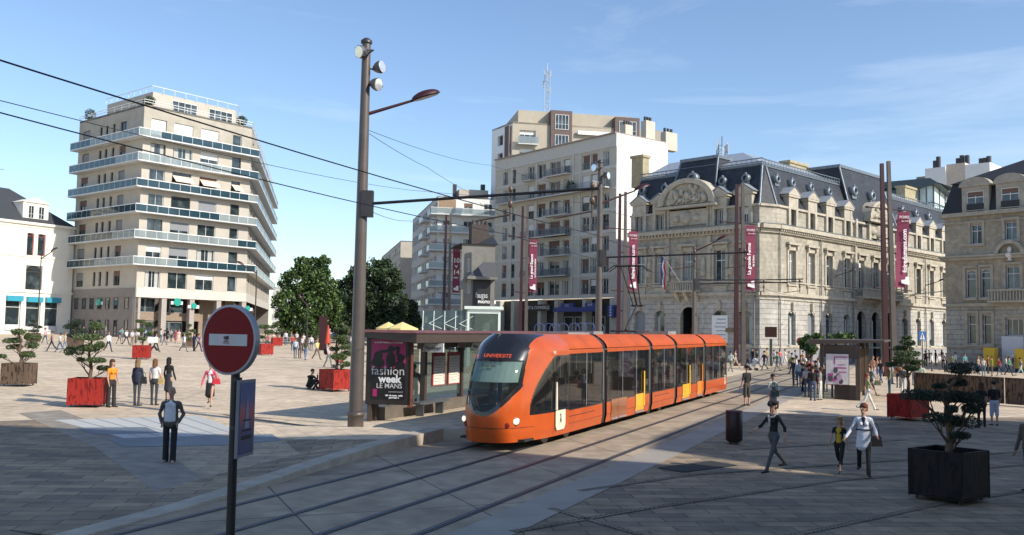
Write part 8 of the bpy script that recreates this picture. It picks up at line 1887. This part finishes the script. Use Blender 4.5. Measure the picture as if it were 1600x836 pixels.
Q+=[q_(186,538,'person in navy between the dark wall and the man in the white t-shirt',NV,GR,'walk',80),q_(226,533,'person in pale blue behind the far red planter pine',(.4,.5,.6),DB,'stand',150),
q_(190,533,'woman in teal top close to the dark wall',TL,GR,'stand',40,1),q_(238,534,'person in olive top beside the first grey column',OL,JE,'stand',100),q_(267,534,'man in grey by the second grey column',(.25,.25,.26),DB,'stand',60),
q_(298,537,'woman in mustard top behind the striped polo shirt',MU,GR,'walk',-60,1),q_(326,541,'person in white hidden by the left rim of the sign',WH,DB,'stand',30),q_(336,539,'woman in violet top behind the sign rim',PU,DB,'walk',60,1),
q_(130,531,'man in dark green by the brown planter',(.05,.1,.05),GR,'stand',-60),q_(70,538,'woman in pink before the shop doorway',PK,JE,'walk',60,1),q_(28,541,'man in blue shirt before the leftmost shop window',(.12,.2,.4),GR,'walk',80),
q_(440,535,'person in black between the broad man and the small red planter',BK,BK,'stand',20),q_(451,533,'woman in teal under the trees',TL,DB,'stand',150,1),q_(467,534,'man in dark blue far back under the trees',NV,DB,'stand',90),q_(482,536,'person in orange top far back under the trees',(.55,.22,.06),GR,'stand',10,1),
q_(492,537,'person in grey behind the yellow t-shirt',(.3,.3,.3),BK,'stand',50),q_(500,534,'woman in red near the dark red pillar',(.5,.06,.05),DB,'stand',-50,1),q_(521,536,'man in blue next to the closed red parasol',(.1,.18,.38),GR,'stand',0),q_(541,539,'person in khaki behind the conical pine',OL,GR,'stand',60),
q_(594,552,'person in dark blue seen over the shelter bench',NV,DB,'walk',60),q_(690,556,'person in white seen between the timetables',WH,GR,'walk',-60),q_(702,552,'person in blue seen right of the timetables',(.1,.18,.38),DB,'stand',90),q_(722,556,'person in black seen just left of the tram',BK,BK,'stand',20),
q_(1244,594,'woman in white blouse in the middle of the waiting crowd',WH,DB,'stand',-100,1),q_(1264,599,'man in red checked shirt in the waiting crowd',(.35,.08,.07),DB,'stand',160),q_(1252,590,'person in brown at the back of the waiting crowd',(.14,.08,.05),BK,'stand',60),q_(1268,590,'woman in lilac top at the back of the waiting crowd',(.42,.35,.5),DB,'stand',140,1),
q_(1290,612,'person in grey hood right behind the striped top',(.2,.2,.21),JE,'stand',-150),q_(1160,571,'woman in black dress behind the paired poles',BK,BK,'walk',60,1),q_(1209,573,'man in white under the information screen',WH,GR,'walk',-70),
q_(1380,578,'man in white left of the leaning poles',WH,JE,'walk',70),q_(1402,574,'person in blue right of the leaning poles',(.1,.18,.38),GR,'stand',40),q_(1425,572,'woman in coral by the blue crossing sign',(.6,.22,.16),DB,'stand',10,1),
q_(1452,568,'man in teal under the crossing sign',TL,GR,'stand',90),q_(1485,569,'person in orange under the paired ground floor windows',(.55,.22,.06),DB,'stand',50),q_(1497,568,'person in violet under the paired ground floor windows',PU,DB,'stand',-40,1),q_(1519,572,'woman in white dress beyond the steel wall',WH,WH,'stand',0,1,BLK,'skirt'),
q_(1525,575,'man in navy beyond the steel wall, left of the tan vest',NV,DB,'stand',90),q_(1569,577,'woman in black beside the mail box',BK,JE,'stand',-90,1),q_(1583,582,'person in white helmet near the pale hoarding',(.05,.05,.06),GR,'stand',80,0,WH),q_(1168,577,'man in brown behind the white pushchair pusher',(.16,.1,.07),DB,'walk',60),q_(1214,583,'woman in green walking below the information screen',(.1,.25,.12),GR,'walk',-70,1),
q_(1233,577,'man in grey just left of the lime green shirt',(.22,.22,.24),DB,'stand',40),q_(1243,575,'woman in blue under the small far sign',(.12,.22,.42),GR,'stand',60,1),q_(1255,576,'man in orange under the small leafy tree',(.55,.24,.08),DB,'walk',70),
q_(1278,596,'man in white at the inner end of the waiting crowd',WH,JE,'stand',-90),q_(1266,612,'woman in black vest and white skirt in the waiting crowd',BK,WH,'stand',100,1,BR,'skirt'),q_(1254,612,'man in dark blue at the near left of the waiting crowd',NV,BK,'stand',70),q_(1261,620,'boy in pale grey hood in the waiting crowd',(.45,.45,.46),JE,'stand',-170),
q_(1348,584,'person in navy between the shelter and the orange group',NV,DB,'stand',120),q_(1376,600,'woman in black right of the denim shorts',BK,JE,'walk',-60,1),q_(1394,600,'man in blue check behind the khaki jacket',(.15,.25,.4),GR,'stand',60),q_(1404,606,'woman in rust behind the checked shirt',(.35,.12,.06),DB,'stand',-40,1),
q_(1428,602,'man in dark t-shirt left of the white cap',(.04,.04,.05),JE,'stand',30),q_(1449,577,'woman in black leaning at the left end of the steel wall',BK,GR,'stand',70,1),q_(1474,576,'child in light pink by the tan top',(.6,.42,.42),DB,'stand',0,1),q_(1488,580,'man in olive behind the outstretched arm',OL,JE,'stand',140),
q_(1508,580,'person in teal just beyond the steel wall',TL,DB,'stand',10),q_(1533,580,'man in grey behind the white vest',(.3,.3,.3),GR,'stand',-70),q_(1561,588,'woman in red right of the yellow green t-shirt',(.5,.06,.05),JE,'walk',-80,1),q_(1572,583,'man in cream before the pale hoarding',(.55,.5,.4),DB,'walk',60),
q_(1199,571,'woman in mustard beneath the screen post',MU,GR,'stand',50,1),q_(212,541,'woman in grey skirt by the white and black shirt',(.5,.5,.5),GR,'stand',-30,1,BR,'skirt'),q_(256,540,'man in black t-shirt before the columns',BK,JE,'walk',-60),q_(332,548,'child in yellow under the sign rim',(.55,.5,.1),JE,'stand',40),
q_(457,548,'girl in red behind the pale blue shirt',(.5,.06,.05),DB,'stand',10,1),q_(471,551,'man in white behind the green jacket',WH,BK,'stand',160),q_(1434,590,'person in dark clothes between the two right hand pines',(.03,.03,.03),BK,'stand',30)]
for i,q in enumerate(Q):
    px,py,H,lab,top,bot,hair,pose,face,sleeve,botk,hk,fem,inn_=q
    Yd=hit(px,py).y; person(px,py,H*.97,lab,top,bot,hair,pose,face,0,sleeve,botk,hk,fem=bool(fem),phase=(i*1.3)%1.0,vox=.022 if Yd<50 else .034,inner=inn_,group='people walking and waiting on the square')
# bags
b=hit(1350,745); carried('hand_bag',b+Vector((.27,-.02,.72)),(.30,.14,.24),mat('brown_leather',(.10,.07,.055),.5,var=.2,scale=8),'grey brown shoulder bag hanging by the woman in the white coat',0,.30)
b=hit(327,637); carried('hand_bag',b+Vector((.24,-.05,.86)),(.28,.12,.20),mat('red_leather',(.60,.03,.04),.4),'bright red handbag on the arm of the woman in pink',0,.10)
b=hit(213,634); carried('shoulder_bag',b+Vector((.24,-.02,.80)),(.20,.14,.26),mat('dark_leather',(.02,.018,.018),.5),'dark shoulder bag of the leftmost of the three women',0,.16)
b=hit(240,633); carried('shoulder_bag',b+Vector((.24,0,.78)),(.20,.12,.22),mat('straw_bag',(.45,.32,.13),.8,var=.2,scale=12),'straw coloured bag of the middle of the three women',0,.16)
b=hit(1208,650); carried('shoulder_bag',b+Vector((0,-.22,.78)),(.34,.14,.26),mat('dark_green_bag',(.05,.08,.075),.6),'dark green bag held in front of the woman in the pale cardigan',0,.3)
b=hit(1362,620); carried('hand_bag',b+Vector((.30,-.05,.62)),(.34,.14,.26),mat('olive_bag',(.06,.07,.03),.6),'olive bag carried beside the grey blue shirt',0,.2)
# scarf and hat of the striding woman
b=hit(1209,741); b.z=gh(b.x,b.y)
e=empty('scarf',b,math.radians(-62),'pale scarf around the neck of the woman striding left','scarf'); mb=MB(); s_=1.70/1.75
mb.path([Vector((.10*math.cos(2*PI*i/12),-.03+.10*math.sin(2*PI*i/12),(1.42-.05*math.cos(2*PI*i/12+1.5))*s_)) for i in range(13)],.028,0,7); mb.tube((.0,-.14,1.38*s_),(.02,-.15,1.16*s_),.03,.02); mb.build('scarf_loop',cloth((.45,.42,.38)),e)
e=empty('beret',b,math.radians(-62),'black beret worn by the woman striding left','hat'); mb=MB(); mb.lathe((0,.0,1.72*s_),[(.10,-.03),(.128,.0),(.12,.035),(.06,.055),(.01,.06)],0,18); mb.tube((0,-.06,1.70*s_),(0,-.15,1.685*s_),.07,.055,0,8); mb.build('felt',cloth(BLK),e)
# rucksack, white board
b=hit(513,575); e=empty('rucksack',b+Vector((-.22,.10,.95)),.2,'black rucksack on the back of the person by the red pushchair','rucksack'); mb=MB(); mb.ball((0,0,.18),(.16,.14,.25),0,12,8); mb.build('bag_body',cloth(BK),e)
b=hit(240,551); e=empty('white_board',b+Vector((0,-.3,.85)),0,'plain white board carried by the person in the cream top','board'); mb=MB(); mb.box((0,0,.25),(.85,.03,.5)); mb.build('board_sheet',white,e)
# passengers inside the tram
pi=0
for px,sd_,c in ((876,-.6,(.30,.28,.24)),(889,-.1,(.40,.12,.10)),(905,-.65,(.36,.07,.05)),(921,-.55,(.5,.5,.5)),(962,-.4,(.12,.12,.14)),(985,-.55,(.3,.22,.2)),(1028,-.6,(.55,.6,.6)),(1036,-.5,(.2,.25,.3)),(1070,-.45,(.5,.42,.42)),(1083,-.5,(.15,.12,.10)),(1112,-.5,(.10,.32,.26)),(1124,-.4,(.12,.12,.16))):
    s_=s_px(px,-9.8); p=trk(s_,-10.54-sd_*1.0,0); pi+=1
    o,_,_,_=person(0,0,1.62,'passenger %s seen through the tram windows'%['in beige behind the first side pane','in dull red standing mid first section','in bright red seated by the first bellows','in pale grey next to the first bellows','in black at the brown reflecting doors','in pinkish brown left of the first yellow door','in white in the short middle section','in blue grey in the short middle section','in pale pink above the second yellow door','in dark brown left of the amber door','in green in the last section','in dark blue at the very rear'][pi-1],c,DB,BR,'stand',(pi*67)%360,0,'short','jeans','short',vox=.035,base=p,group='passengers in the tram')
    o.location.z+=.32
print('people', len([o for o in bpy.data.objects if o.name.startswith('person')]))
